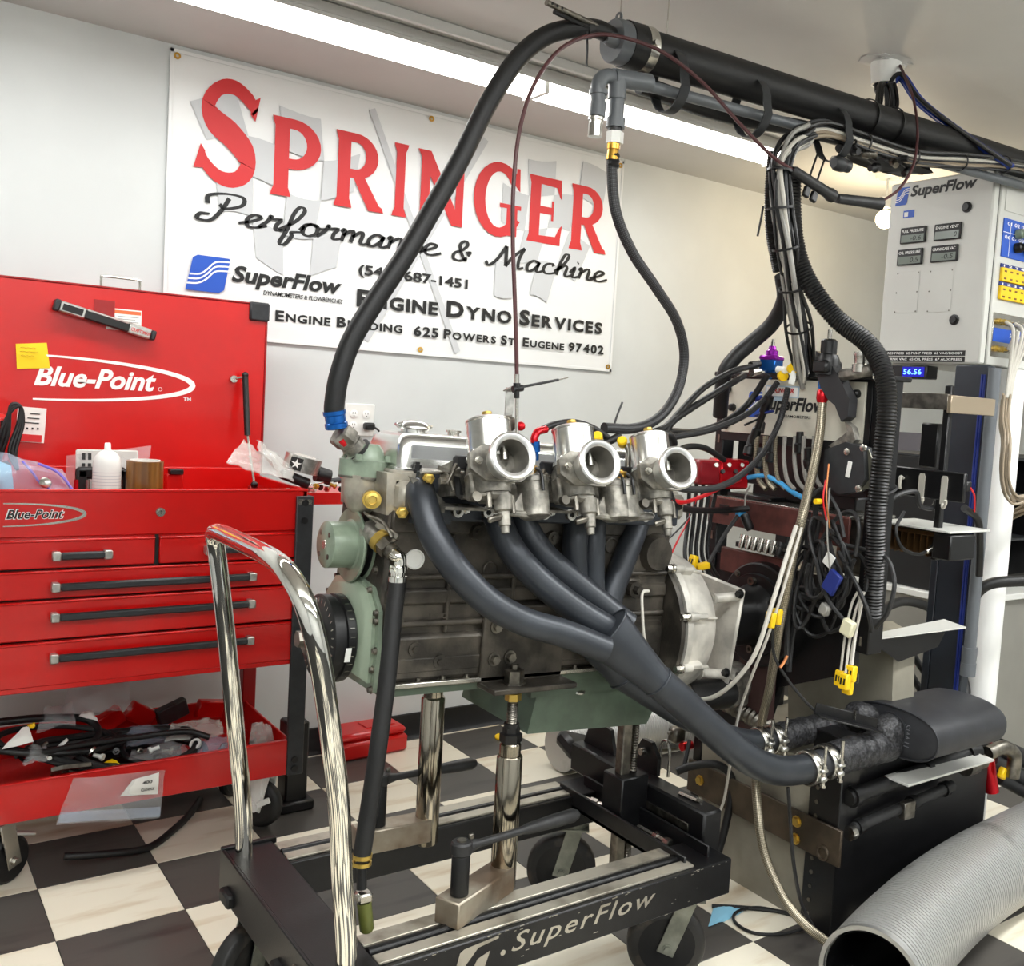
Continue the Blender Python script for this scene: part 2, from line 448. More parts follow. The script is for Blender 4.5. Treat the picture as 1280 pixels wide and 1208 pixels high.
for i in range(-3, 15):
    for j in range(-12, 3):
        x0, x1 = TX+i*T, TX+(i+1)*T; y0, y1 = TY+j*T, min(TY+(j+1)*T, WY)
        if y1-y0 < .02: continue
        dark = (i+j) % 2 == 0; key = (dark, round(y1-y0, 3))
        if key not in me_cache:
            mb = MB(); g = .0009
            mb.box(x0+g, x1-g, y0+g, y1-g, -.003, 0, .0008)
            o = mb.build('floor_tile', DARK if dark else CREAM, FLOOR); me_cache[key] = (o, x0, y0)
        else:
            s, sx, sy = me_cache[key]; o = s.copy(); COL.objects.link(o); o.parent = FLOOR
            o.location = (x0-sx, y0-sy, 0)
mb = MB(); mb.box(X0-.1, X1, WY, WY+.1, 0, CEIL); struct(mb, 'wall_back', WALL)
mb = MB(); mb.box(X0-.1, X0, Y0, WY, 0, CEIL); struct(mb, 'wall_left', WALL)
mb = MB(); mb.box(X1, X1+.1, Y0, WY+.1, 0, CEIL); struct(mb, 'wall_right', WALL)
mb = MB(); mb.box(X0-.1, X1+.1, Y0-.1, Y0, 0, CEIL); struct(mb, 'wall_front', WALL)
mb = MB(); mb.box(X0-.1, X1+.1, Y0-.1, WY+.1, CEIL, CEIL+.1); struct(mb, 'ceiling', CEILM)
mb = MB(); mb.prism([(0, 0), (0, .022), (.02, .010), (.10, .008), (.102, 0)], (X0, WY-.0005, .0005), EZ, -EY, X1-X0)
struct(mb, 'baseboard_back', BLK)
# ---- ceiling fixtures
def fixture(label, x0, x1, yc, w, drop):
    t = root('ceiling_light', label, 'ceiling light', ((x0+x1)/2, yc, CEIL-drop))
    mb = MB(); mb.box(x0, x1, yc-w/2, yc+w/2, CEIL-drop+.035, CEIL-.001, .006)
    mb.box(x0, x1, yc-w/2-.006, yc-w/2, CEIL-drop+.028, CEIL-drop+.04, .001); mb.box(x0, x1, yc+w/2, yc+w/2+.006, CEIL-drop+.028, CEIL-drop+.04, .001)
    mb.build('housing', CEILM, t)
    mb = MB(); pr = [(-w/2+.012, .034), (-w/2+.03, .006), (-w*.2, -.002), (w*.2, -.002), (w/2-.03, .006), (w/2-.012, .034)]
    mb.prism(pr, (x0+.01, yc, CEIL-drop), EY, EZ, x1-x0-.02); mb.build('diffuser', TUBE, t)
    for x in (x0, x1-.012):
        mb = MB(); mb.box(x, x+.012, yc-w/2, yc+w/2, CEIL-drop, CEIL-drop+.04, .002); mb.build('end_cap', WHT, t)
    mb = MB()
    for k in range(1, int((x1-x0)/1.22)+1):
        mb.box(x0+k*1.22-.008, x0+k*1.22+.008, yc-w/2+.01, yc+w/2-.01, CEIL-drop-.004, CEIL-drop+.04, .002)
    if mb.v: mb.build('joint_clip', WHT, t)
fixture('long strip light glowing along the ceiling in front of the banner wall', -.6, 3.03, 2.955, .17, .075)
names = ['twin tube light on chains over the camera, left one', 'twin tube light on chains over the exhaust duct', 'twin tube light on chains behind the camera, left one', 'twin tube light on chains behind the camera, right one']
for (fx, fy, fl), nm in zip(FIX, names):
    t = root('chain_light', nm, 'ceiling light', (fx, fy, CEIL-.24))  # out of view; hung low so its added uplight reaches the ceiling
    mb = MB(); mb.box(fx-fl/2, fx+fl/2, fy-.03, fy+.03, CEIL-.225, CEIL-.175, .004); mb.build('strip_housing', WHT, t)
    for s_ in (-.05, .05): mb = MB(); mb.cyl((fx-fl/2+.04, fy+s_, CEIL-.20), (fx+fl/2-.04, fy+s_, CEIL-.20), .014, n=12); mb.build('tube', TUBE, t)
    for x in (fx-fl/2, fx+fl/2-.03): mb = MB(); mb.box(x, x+.04, fy-.07, fy+.07, CEIL-.225, CEIL-.18, .003); mb.build('tube_socket', WHT, t)
    for x in (fx-fl*.4, fx+fl*.4): mb = MB(); mb.cyl((x, fy, CEIL-.18), (x, fy, CEIL-.001), .003, n=6); mb.build('chain', STEEL, t)
# ceiling step behind the strip light
mb = MB(); mb.box(X0, 3.05, 2.757, 2.775, CEIL-.03, CEIL-.001, .002); struct(mb, 'trim_1', CEILM)
# pendant bulb at the far right
t = root('pendant_bulb', 'warm round bulb glowing beside the instrument cabinet', 'lamp', A(1106, 274, 2.9))
c = A(1106, 274, 2.9)
mb = MB(); mb.ball(c, .042, 18); mb.build('globe', BULB, t)
mb = MB(); mb.cyl(c+V((0, 0, .05)), c+V((0, 0, .10)), .022); mb.cyl(c+V((0, 0, .10)), V((c.x, c.y, CEIL-.01)), .005); mb.cyl(V((c.x, c.y, CEIL-.02)), V((c.x, c.y, CEIL-.001)), .05, .06); mb.build('lamp_holder', WHT, t)
l = bpy.data.lights.new('bulb_light', 'POINT'); l.energy = 8; l.color = (1, .80, .52); l.shadow_soft_size = .07
o = bpy.data.objects.new('bulb_light', l); o.location = c+V((0, -.0, -.09)); COL.objects.link(o)
# outlet with plug
t = root('wall_outlet', 'white four socket outlet plate on the wall under the banner', 'outlet', (1.553, WY, 1.29))
mb = MB(); mb.box(1.494, 1.612, WY-.007, WY-.0005, 1.232, 1.356, .003); mb.build('cover_plate', WHT, t)
mb = MB(); slot = MB()
for sx in (1.527, 1.578):
    for sz in (1.272, 1.316):
        mb.lathe([(0, .0155), (.003, .0155), (.0035, .0145)], (sx, WY-.0068, sz), -EY, 18)
        for dx in (-.005, .005): slot.box(sx+dx-.001, sx+dx+.001, WY-.0107, WY-.0100, sz, sz+.008)
        slot.cyl((sx, WY-.0107, sz-.007), (sx, WY-.010, sz-.007), .0022)
mb.build('socket', WHTI, t); slot.build('slot', BLK, t)
mb = MB(); mb.box(1.562, 1.602, WY-.045, WY-.0110, 1.258, 1.286, .006); mb.hose([(1.602, WY-.03, 1.27), (1.625, WY-.03, 1.25), (1.63, WY-.02, 1.2), (1.62, WY-.012, 1.05)], .004, 8)
thing(mb, 'power_plug', BLKP, 'black power plug in the right socket of the wall outlet', 'plug')
# ================================================================ banner
t = root('wall_banner', 'white vinyl shop banner with red and black lettering on the wall', 'banner', (1.79, WY, 2.0))
bx0, bx1, bz0, bz1 = .834, 2.744, 1.56, 2.50
nx, nz = 40, 20; vs = []; fs = []
BYF = lambda x, z: WY-.006+.0022*sin(3.1*x+.6)*sin(5*z)+.0012*sin(9*x+z*7)
for s_ in (0, 1):
    for j in range(nz+1):
        for i in range(nx+1):
            x = bx0+(bx1-bx0)*i/nx; z = bz0+(bz1-bz0)*j/nz; vs.append((x, BYF(x, z)-(.0 if s_ else -.0008), z))
n1 = (nx+1)*(nz+1)
for s_ in (0, 1):
    for j in range(nz):
        for i in range(nx):
            a = s_*n1+j*(nx+1)+i; q = (a, a+1, a+nx+2, a+nx+1); fs.append(q if s_ else q[::-1])
VIN = mat('banner_vinyl', (236, 237, 236), .32, var=.02, scale=2)
mb = MB(); mb.add(vs, fs); mb.build('banner_sheet', VIN, t)
mb = MB()
for z in (bz0+.006, bz1-.006): mb.box(bx0, bx1, WY-.0105, WY-.0085, z-.006, z+.006, .0006)
for x in (bx0+.006, bx1-.006): mb.box(x-.006, x+.006, WY-.0105, WY-.0085, bz0, bz1, .0006)
mb.build('hem', VIN, t)
mb = MB()
for x in (bx0+.022, 1.79, bx1-.022):
    for z in (bz0+.022, bz1-.022): mb.ring((x, WY-.0128, z), EY, .011, .005, .003, 16)
mb.build('grommet', BRASS, t)
YP = WY-.0105
def bp(x, z, k=0): return V((x, YP-k*.0005, z))
_pk = [0]
def poly(mb, pts, k=0):
    _pk[0] = (_pk[0]+1) % 24; mb.prism([(p[0], p[1]) for p in pts], (0, YP-k*.0008, 0), EX, EZ, .0002+.00002*_pk[0])
# pale checkered flags behind the lettering
mb = MB()
def flag(c, wob, par):
    (tl, tr, br, bl) = c; n = 4
    def q(u, v):
        x = (tl[0]*(1-u)+tr[0]*u)*(1-v)+(bl[0]*(1-u)+br[0]*u)*v; z = (tl[1]*(1-u)+tr[1]*u)*(1-v)+(bl[1]*(1-u)+br[1]*u)*v
        return (x+.02*sin(v*5), z+wob*sin(u*6.0+v*1.2))
    for i in range(n):
        for j in range(n):
            if (i+j) % 2 == par:
                for a in range(4):
                    u0, u1 = (i+a/4)/n, (i+(a+1)/4)/n; v0, v1 = j/n, (j+1)/n
                    poly(mb, [q(u0, v0), q(u1, v0), q(u1, v1), q(u0, v1)])
flag(((.90, 2.34), (1.50, 2.44), (1.45, 1.83), (1.06, 1.84)), .035, 0)
flag(((2.10, 2.45), (2.66, 2.42), (2.48, 1.80), (2.13, 1.86)), -.03, 1)
for a, b in (((1.545, 2.46), (1.955, 1.585)), ((2.035, 2.45), (1.56, 1.60))):
    mb.strip([bp(*a), bp(*b)], .026, -EY, .0004)
mb.build('flag_print', GRYI, t)
# serif letters S P R I N G E R
mb = MB()
def stem(x0, x1, y0, y1, f=.05, q=0):
    h = y1-y0; y = [y0, y0+.04*h, y0+.12*h, y1-.12*h, y1-.04*h, y1]; e = [f, f*.8, 0, 0, f*.8, f]
    if q == 1: e[0] = e[1] = 0
    if q == 2: e[4] = e[5] = 0
    return [[(x0-e[i], y[i]), (x1+e[i], y[i]), (x1+e[i+1], y[i+1]), (x0-e[i+1], y[i+1])] for i in range(5)]
def arc(cx, cy, rx, ry, a0, a1, tx, ty, n=14):
    out = []
    for i in range(n):
        a, b = radians(a0+(a1-a0)*i/n), radians(a0+(a1-a0)*(i+1)/n)
        out.append([(cx+rx*cos(a), cy+ry*sin(a)), (cx+rx*cos(b), cy+ry*sin(b)), (cx+(rx-tx)*cos(b), cy+(ry-ty)*sin(b)), (cx+(rx-tx)*cos(a), cy+(ry-ty)*sin(a))])
    return out
def diag(x0, y0, x1, y1, w): return [[(x0, y0), (x0+w, y0), (x1+w, y1), (x1, y1)]]
LET = {
 'P': stem(.08, .34, 0, 1) + arc(.42, .68, .50, .32, -90, 90, .26, .13) + [[(.30, 1), (.43, 1), (.43, .87), (.30, .87)], [(.30, .49), (.43, .49), (.43, .36), (.30, .36)]],
 'R': stem(.08, .32, 0, 1) + arc(.42, .70, .44, .30, -90, 90, .24, .12) + [[(.28, 1), (.43, 1), (.43, .88), (.28, .88)], [(.28, .52), (.43, .52), (.43, .40), (.28, .40)]] + [[(.36, .44), (.58, .46), (.92, .07), (.70, .0)], [(.70, 0), (1.0, 0), (.97, .06), (.90, .09)]],
 'I': stem(.2, .8, 0, 1, .18),
 'N': stem(.06, .24, 0, 1, .07, 2) + stem(.78, .94, 0, 1, .06, 1) + [[(-.02, 1), (.24, 1), (.95, 0), (.72, 0)]],
 'G': arc(.56, .5, .56, .52, 38, 330, .25, .13, 22) + stem(.74, .98, .02, .46, .05, 1) + [[(.58, .46), (1.06, .46), (1.06, .40), (.58, .40)], [(.93, .98), (1.0, .98), (1.02, .66), (.90, .74)]],
 'E': stem(.10, .38, 0, 1) + [[(.3, 1), (.95, 1), (.95, .87), (.3, .89)], [(.3, 0), (.98, 0), (.98, .13), (.3, .11)], [(.3, .56), (.76, .56), (.76, .45), (.3, .45)], [(.83, .88), (.95, .88), (.98, .70), (.92, .74)], [(.83, .12), (.98, .12), (1.02, .32), (.94, .27)], [(.70, .66), (.76, .66), (.76, .36), (.70, .36)]],
}
def S_glyph():
    cp = [(.93, .74), (.84, .84), (.60, .935), (.36, .90), (.20, .74), (.28, .60), (.56, .49), (.80, .34), (.82, .20), (.66, .085), (.42, .075), (.20, .17), (.10, .30)]
    P = catmull([V((x, y, 0)) for x, y in cp], 4); wd = [.10, .15, .14, .14, .20, .25, .27, .27, .23, .15, .13, .13, .09]
    out = []; N = len(P)
    for i in range(N-1):
        def w(k): f = k*(len(wd)-1)/(N-1); a = int(min(f, len(wd)-2)); return wd[a]*(1-f+a)+wd[a+1]*(f-a)
        d0 = (P[min(i+1, N-1)]-P[max(i-1, 0)]).normalized(); d1 = (P[min(i+2, N-1)]-P[i]).normalized()
        n0 = V((-d0.y, d0.x, 0))*w(i)/2; n1 = V((-d1.y, d1.x, 0))*w(i+1)/2
        out.append([tuple((P[i]+n0)[:2]), tuple((P[i]-n0)[:2]), tuple((P[i+1]-n1)[:2]), tuple((P[i+1]+n1)[:2])])
    return out + [[(.86, .84), (1.0, .90), (.93, .66), (.85, .72)], [(.0, .13), (.10, .36), (.17, .30), (.15, .14)]]
LET['S'] = S_glyph()
for ch, x0, x1, z0, z1 in (('S', .917, 1.133, 2.080, 2.442), ('P', 1.172, 1.372, 2.084, 2.358), ('R', 1.405, 1.607, 2.084, 2.358), ('I', 1.64, 1.702, 2.084, 2.358), ('N', 1.745, 1.958, 2.084, 2.356), ('G', 1.992, 2.205, 2.078, 2.368), ('E', 2.243, 2.424, 2.078, 2.354), ('R', 2.462, 2.668, 2.076, 2.354)):
    for pg in LET[ch]: poly(mb, [(x0+(x1-x0)*a, z0+(z1-z0)*b) for a, b in pg], 1)
mb.build('shop_name_print', REDI, t)
# flowing script line
SCR = {
 'P': ([(.55, 1.9), (.45, 1.0), (.2, .1), (-.25, .1), (-.2, .5), (.1, .55)], [(-.1, 1.3), (-.15, 1.9), (.4, 2.2), (1.0, 2.1), (1.05, 1.5), (.55, 1.1), (.3, 1.35)]),
 'e': ([(-.2, .2), (.25, .5), (.5, .85), (.25, 1.0), (.05, .6), (.15, .1), (.45, .05), (.8, .3)],),
 'r': ([(-.2, .1), (.05, .7), (.1, 1.1), (.2, .9), (.5, .95), (.4, .5), (.45, .08), (.8, .25)],),
 'f': ([(-.2, .15), (.3, 1.0), (.5, 1.9), (.3, 2.15), (.15, 1.6), (.1, .2), (.0, -.8), (.2, -.9), (.35, -.2), (.3, .1), (.7, .25)],),
 'o': ([(-.1, .35), (.05, .85), (.3, 1.0), (.05, .75), (.05, .2), (.3, .02), (.55, .35), (.5, .85), (.3, .98), (.6, .75), (.9, .8)],),
 'm': ([(-.1, .8), (.05, 1.0), (.05, .05)], [(.05, .5), (.3, .98), (.42, .8), (.42, .05)], [(.42, .5), (.68, .98), (.8, .8), (.8, .2), (.95, .03), (1.2, .25)]),
 'n': ([(-.1, .8), (.05, 1.0), (.05, .05)], [(.05, .5), (.35, .98), (.5, .8), (.5, .2), (.65, .03), (.9, .25)]),
 'a': ([(.5, .85), (.25, 1.0), (.02, .6), (.05, .12), (.25, .03), (.5, .5), (.55, .95), (.52, .2), (.65, .03), (.9, .25)],),
 'c': ([(.5, .75), (.4, .98), (.12, .85), (.03, .4), (.2, .03), (.5, .08), (.8, .3)],),
 'h': ([(-.1, .3), (.3, 1.2), (.4, 1.95), (.2, 2.0), (.08, 1.2), (.05, .05)], [(.05, .5), (.35, .98), (.5, .8), (.5, .2), (.65, .03), (.9, .25)]),
 'i': ([(-.1, .4), (.1, .98), (.08, .2), (.2, .03), (.5, .25)], [(.16, 1.4), (.2, 1.5)]),
 'M': ([(-.4, .3), (-.2, .0), (.1, .6), (.35, 1.9)], [(.35, 1.9), (.5, .9), (.6, .1)], [(.6, .1), (.85, 1.1), (1.25, 1.95)], [(1.25, 1.95), (1.15, .9), (1.25, .1), (1.5, .2)]),
 '&': ([(1.0, .3), (.6, 0), (.1, .1), (.05, .6), (.55, 1.0), (.75, 1.5), (.5, 1.8), (.25, 1.45), (.4, .9), (.8, .2), (1.05, .05)], [(.8, .75), (1.1, .85), (1.0, .5)]),
}
ADV = dict(P=1.35, e=.72, r=.72, f=.66, o=.8, m=1.1, n=.82, a=.82, c=.72, h=.82, i=.42, M=1.65)
ADV['&'] = 1.2
def script(word, x0, x1, z, xh):
    W0 = sum(ADV[c] for c in word)-.1; k = (x1-x0)/W0; x = 0
    for ch in word:
        for st in SCR[ch]:
            pts = catmull([V((x0+k*(x+p[0])+.32*xh*(p[1]-.5), YP-.0005, z+xh*p[1])) for p in st], 5)
            n = len(pts); wd = [xh*(.15+.20*abs((pts[min(i+1, n-1)]-pts[max(i-1, 0)]).normalized().z)) for i in range(n)]
            mb.strip(pts, wd, -EY, .0004)
        x += ADV[ch]
mb = MB()
script('Performance', .965, 1.845, 1.955, .046); script('&', 1.915, 1.985, 1.953, .044); script('Machine', 2.105, 2.672, 1.953, .046)
tag(mb.build('script_print', INK, t), kind='stuff')
mb = MB(); text(mb, '(541) 687-1451', bp(1.519, 1.832, 1), EX, EZ, .467, .050, .03); mb.build('phone_print', INK, t); mb = MB()
smallcaps(mb, 'ENGINE DYNO SERVICES', bp(1.517, 1.726, 1), EX, EZ, 1.158, .060, .042); mb.build('service_print', INK, t); mb = MB()
smallcaps(mb, 'ENGINE BUILDING', bp(1.213, 1.640, 1), EX, EZ, .496, .036, .036); mb.build('trade_print', INK, t); mb = MB()
smallcaps(mb, '625 POWERS ST. EUGENE 97402', bp(1.758, 1.636, 1), EX, EZ, .934, .036, .036); mb.build('address_print', INK, t); mb = MB()
text(mb, 'SuperFlow', bp(1.056, 1.742, 1), EX, EZ, .40, .075, .035, .22); mb.build('maker_print', INK, t); mb = MB()
text(mb, 'DYNAMOMETERS & FLOWBENCHES', bp(1.167, 1.726, 1), EX, EZ, .295, .016, .02, .15)
mb.build('small_print', INK, t)
# square wave logo, used again on the equipment
def wave_logo(mb, mw, o, U, W_, w, h, lift=.0006):
    U = V(U).normalized(); W_ = V(W_).normalized(); N = U.cross(W_); o = V(o)
    sh = .17
    pts = [(sh, 1), (1+.0, 1), (1.0, .93)]
    body = [(.0, 0), (.78, 0), (.90, .10), (1.02, .95), (1.0, 1), (.26, 1), (.15, .92)]
    mb.prism([(x*w, z*h) for x, z in body], o+N*lift*.5, U, W_, lift*.5)
    for k in range(3):
        z0 = .22+k*.13
        pts = [o+U*(x*w)+W_*(zz*h)+N*lift for x, zz in [(.02+.03*k, z0-.03), (.28+.02*k, z0), (.48, z0+.14), (.66, z0+.36), (.86, z0+.41), (1.03, z0+.42)]]
        mw.strip(catmull(pts, 4), h*.045, N, lift*.4)
mb = MB(); mw = MB(); wave_logo(mb, mw, bp(.904, 1.714, 1), EX, EZ, .142, .122); mb.build('logo_print', BLUP, t); mw.build('logo_wave', WHTI, t)
# ================================================================ red tool cart
TB = root('tool_cart', 'tall red tool cart with open lid and lower tray against the wall', 'tool cart', (.70, 3.25, 0))
xl, xr, yf, yb = .275, 1.125, 3.0, 3.47
mb = MB()
mb.box(xl, xr, yf, yf+.02, .968, 1.095, .003); mb.box(xl, xr, yb-.015, yb, .555, 1.12, .002)
mb.box(xl, xl+.015, yf, yb, .555, 1.095, .002); mb.box(xr-.015, xr, yf, yb, .555, 1.095, .002)
mb.box(xl, xr, yf+.002, yb, .548, .565, .002); mb.box(xl, xr, yf+.01, yb, .955, .975, .001)
mb.box(xl, xr, yf-.004, yf+.004, 1.088, 1.097, .002)
mb.box(xl, xl+.03, yf+.002, yf+.02, .555, .97, .001); mb.box(xr-.03, xr, yf+.002, yf+.02, .555, .97, .001)
mb.build('cabinet_body', RED, TB)
mb = MB(); mb.box(xl+.02, xr-.02, yf+.02, yf+.03, .56, .965); mb.box(.690, .700, yf+.006, yf+.03, .88, .967); mb.build('drawer_gap', BLK, TB)
def drawer(x0, x1, z0, z1, h0, h1):
    mb = MB(); mb.box(x0, x1, yf-.002, yf+.016, z0, z1, .003); mb.box(x0, x1, yf-.006, yf+.004, z1-.007, z1, .0025)
    d = mb.build('drawer', RED, TB)
    zc = z1-.042
    mb = MB(); mb.bar((h0+.02, yf-.028, zc), (h1-.012, yf-.028, zc), .016, .021, b=.005)
    mb.build('handle_grip', CHAR, d)
    for x in (h0, h1-.022):
        mb = MB(); mb.box(x, x+.022, yf-.037, yf-.0175, zc-.0125, zc+.0125, .003); mb.box(x+.003, x+.019, yf-.02, yf-.001, zc-.011, zc+.011, .002); mb.build('handle_end', GALV, d)
drawer(xl+.022, .689, .884, .962, .428, .575); drawer(.701, xr-.022, .884, .962, .818, .965)
drawer(xl+.022, xr-.022, .802, .878, .428, .968); drawer(xl+.022, xr-.022, .690, .796, .428, .968); drawer(xl+.022, xr-.022, .562, .684, .428, .968)
mb = MB(); c = V((.70, yf-.001, 1.032)); mb.cyl(c, c-EY*.006, .0125, n=18); mb.cyl(c-EY*.006, c-EY*.008, .008, n=14); mb.build('lock', STEEL, TB)
mb = MB(); mb.box(.699, .701, yf-.0095, yf-.0088, 1.027, 1.037); mb.build('key_slot', BLK, TB)
# emblem on the front: long bullet outline with black lettering
def bullet(mb, x0, x1, z0, z1, y, w, nrm=-EY, n=16):
    zc = (z0+z1)/2; top = []
    for i in range(n+1):
        a = pi/2*(1-i/n); e = cos(a); top.append((x0+(x1-x0)*e, zc+(z1-zc)*sin(a)))
    pts = [V((x, y, z)) for x, z in top]+[V((x, y, 2*zc-z)) for x, z in top[::-1][1:]]
    ws = [w*(.45+1.2*(i/(2*n))*2 if i <= n else .45+1.2*(2-i/n)) for i in range(2*n+1)]
    mb.strip(pts, ws, nrm, .0012)
mb = MB(); bullet(mb, .318, .508, 1.000, 1.060, yf-.001, .0058); mb.build('emblem_outline', STEEL, TB)
mb = MB(); text(mb, 'Blue-Point', (.322, yf-.001, 1.0175), EX, EZ, .138, .028, .05, .3, lift=.0006); mb.build('emblem_plate', WHTI, TB)
mb = MB(); text(mb, 'Blue-Point', (.325, yf-.0015, 1.0195), EX, EZ, .132, .024, .02, .3, lift=.0010); mb.build('emblem_text', INK, TB)
# lid
mb = MB(); mb.box(xl, 1.137, 3.478, 3.505, 1.10, 1.682, .006); LID = mb.build('lid', RED, TB)
mb = MB(); mb.box(xl, 1.1375, 3.4755, 3.5065, 1.677, 1.6835, .002); mb.box(1.133, 1.139, 3.4755, 3.5065, 1.10, 1.683, .002); mb.build('lid_rim', DRED, LID)
mb = MB(); mb.box(1.075, 1.142, 3.466, 3.509, 1.622, 1.686, .006); mb.build('corner_guard', CHAR, LID)
mb = MB(); mb.tube(catmull([(.622, 3.492, 1.680), (.622, 3.492, 1.708), (.630, 3.492, 1.715), (.725, 3.492, 1.715), (.733, 3.492, 1.708), (.733, 3.492, 1.680)], 3), .004, 8); mb.build('lid_handle', STEEL, LID)
mb = MB(); bullet(mb, .44, .900, 1.322, 1.456, 3.4775, .011); mb.build('lid_swoosh', WHTI, LID)
mb = MB(); text(mb, 'Blue-Point', (.442, 3.4775, 1.363), EX, EZ, .345, .062, .03, .3, lift=.001); mb.build('lid_lettering', WHTI, LID); mb = MB(); text(mb, 'TM', (.872, 3.4775, 1.338), EX, EZ, .024, .012, .02); mb.ring((.800, 3.4775, 1.372), -EY, .0065, .005, .001, 16); mb.build('trade_mark', WHTI, LID)
# warning label on the lid
mb = MB(); mb.box(.637, .738, 3.4768, 3.478, 1.551, 1.618, .0003); mb.build('warning_label', PAPER, LID)
mb = MB(); mb.box(.657, .736, 3.4764, 3.477, 1.603, 1.614); mb.build('warning_stripe', mat('orange_print', (226, 110, 60), .5), LID)
mb = MB()
for k in range(5): mb.box(.668, .730-.01*(k % 2), 3.4764, 3.477, 1.594-k*.008, 1.5955-k*.008)
mb.box(.645, .653, 3.4764, 3.477, 1.604, 1.612); mb.build('warning_text', mat('grey_print', (120, 120, 120), .6), LID)
# gas strut
mb = MB(); a, b, c = V((1.058, 3.44, 1.43)), V((1.060, 3.40, 1.235)), V((1.066, 3.33, 1.075))
mb.cyl(a, b, .010, n=14); mb.ball(a+V((0, 0, .006)), .011); st = mb.build('gas_strut', BLKP, TB); mb = MB(); mb.ball(c, .012); mb.build('ball_joint', BLKP, st)
mb = MB(); mb.cyl(b, c, .004); mb.build('strut_rod', STEEL, st); mb = MB(); mb.cyl(a+V((-.03, .03, -.01)), a, .005); mb.cyl(a+V((-.03, .035, -.01)), a+V((-.03, .02, -.01)), .012); mb.build('strut_pin', STEEL, st)
mb = MB(); mb.box(.82, .862, 3.40, 3.435, 1.10, 1.118, .003); mb.build('lid_catch', BLKP, TB)
mb = MB(); mb.box(.815, .865, 3.42, 3.455, 1.05, 1.10, .002); mb.build('catch_bracket', RED, TB)
# posts and lower tray
for (x0, x1, y0, y1, mm) in ((1.088, 1.140, 2.985, 2.999, CHAR), (1.126, 1.140, 2.999, 3.06, CHAR), (.262, .285, 2.985, 3.04, CHAR)):
    mb = MB(); mb.box(x0, x1, y0, y1, .195, 1.075, .002); mb.build('corner_post', mm, TB)
for x in (1.085, .275):
    mb = MB(); mb.box(x, x+.045, 3.43, 3.475, .2, 1.06, .003); mb.build('rear_post', DRED, TB)
for z in (.215, .245, 1.00, 1.055): mb = MB(); mb.cyl((1.112, 2.9845, z), (1.112, 2.981, z), .0105, n=14); mb.build('post_bolt', BLK, TB)
mb = MB(); mb.prism([(-.021, -.008), (.021, -.008), (.021, .008), (-.021, .008)], (1.112, 2.984, 1.0575), EX, EZ, .0022); mb.build('post_clip', STEEL, TB)
mb = MB(); mb.box(.28, 1.10, 2.992, 3.47, .205, .215, .002); mb.box(.28, 1.10, 2.990, 2.998, .198, .305, .002); mb.box(.28, 1.10, 3.462, 3.47, .205, .315, .002)
mb.box(1.092, 1.10, 2.998, 3.47, .205, .310, .002); mb.box(.28, .288, 2.998, 3.47, .205, .31, .002); mb.box(.28, 1.10, 2.990, 3.006, .300, .308, .002)
TRAY = mb.build('lower_tray', RED, TB)
# side shelf on the right
mb = MB(); mb.box(1.142, 1.43, 3.06, 3.42, 1.052, 1.06, .001); mb.box(1.142, 1.43, 3.055, 3.062, 1.04, 1.078, .001); mb.box(1.423, 1.43, 3.06, 3.42, 1.04, 1.085, .001); mb.build('side_shelf', RED, TB)
# casters
def caster(parent, x, y, zt, r, w, az, fm, wm, rim=None, lock=False, trail=.35):
    """swivel caster: wheel on the floor, fork up to zt"""
    d = V((cos(az), sin(az), 0)); s = V((-sin(az), cos(az), 0)); c = V((x, y, r))-d*r*trail
    mb = MB(); mb.lathe([(-w/2, r*.30), (-w/2, r*.86), (-w/2+.006, r*.97), (-w/4, r), (w/4, r), (w/2-.006, r*.97), (w/2, r*.86), (w/2, r*.30)], c, s, 30); wh = mb.build('caster_wheel', wm, parent)
    mb = MB(); mb.lathe([(-w/2-.004, r*.10), (-w/2-.004, r*.3), (-w/2+.002, r*.55), (-w/2-.001, r*.72)], c, s, 24); mb.lathe([(w/2+.004, r*.10), (w/2+.004, r*.3), (w/2-.002, r*.55), (w/2+.001, r*.72)], c, s, 24); mb.build('wheel_hub', rim or wm, wh)
    mb = MB()
    for k in (-1, 1):
        o = c+s*k*(w/2+.010); top = V((x, y, zt-.014))+s*k*(w/2+.006)
        mb.bar(o+(o-top).normalized()*.016, top, .044, .005, s, .001); mb.bolt(o+s*k*.003, s*k, .009, .007)
    mb.box(x-.045, x+.045, y-.035, y+.035, zt-.006, zt, .001); mb.cyl((x, y, zt-.022), (x, y, zt-.006), .034, n=20)
    mb.obox((x, y, zt-.022), (.075, w+.034, .006), Matrix((d, s, EZ)).transposed(), .001)
    mb.build('caster_fork', fm, parent)
    if lock:
        mb = MB(); e = c-d*r*.2+V((0, 0, r*1.05)); mb.bar(e, e-d*r*1.1-V((0, 0, .03)), .030, .009, b=.003); mb.bar(c-s*(w/2+.012)+V((0, 0, r*1.5)), c-s*(w/2+.012)+V((0, 0, -.005)), .05, .010, s, .003); mb.lathe([(0, .017), (.007, .017)], c-s*(w/2+.015), -s, 16); mb.bar(c-s*(w/2+.016)+d*.055+V((0, 0, .03)), c-s*(w/2+.016)-d*.055-V((0, 0, .03)), .018, .008, s, .002); mb.build('brake_pedal', WHT, parent)
caster(TB, 1.065, 3.08, .204, .076, .036, -.9, WHT, RUB, lock=True); caster(TB, .33, 3.06, .204, .066, .034, -2.5, STEEL, RUB, lock=True)
caster(TB, 1.07, 3.40, .204, .066, .034, .6, STEEL, RUB); caster(TB, .33, 3.40, .204, .066, .034, .4, STEEL, RUB)
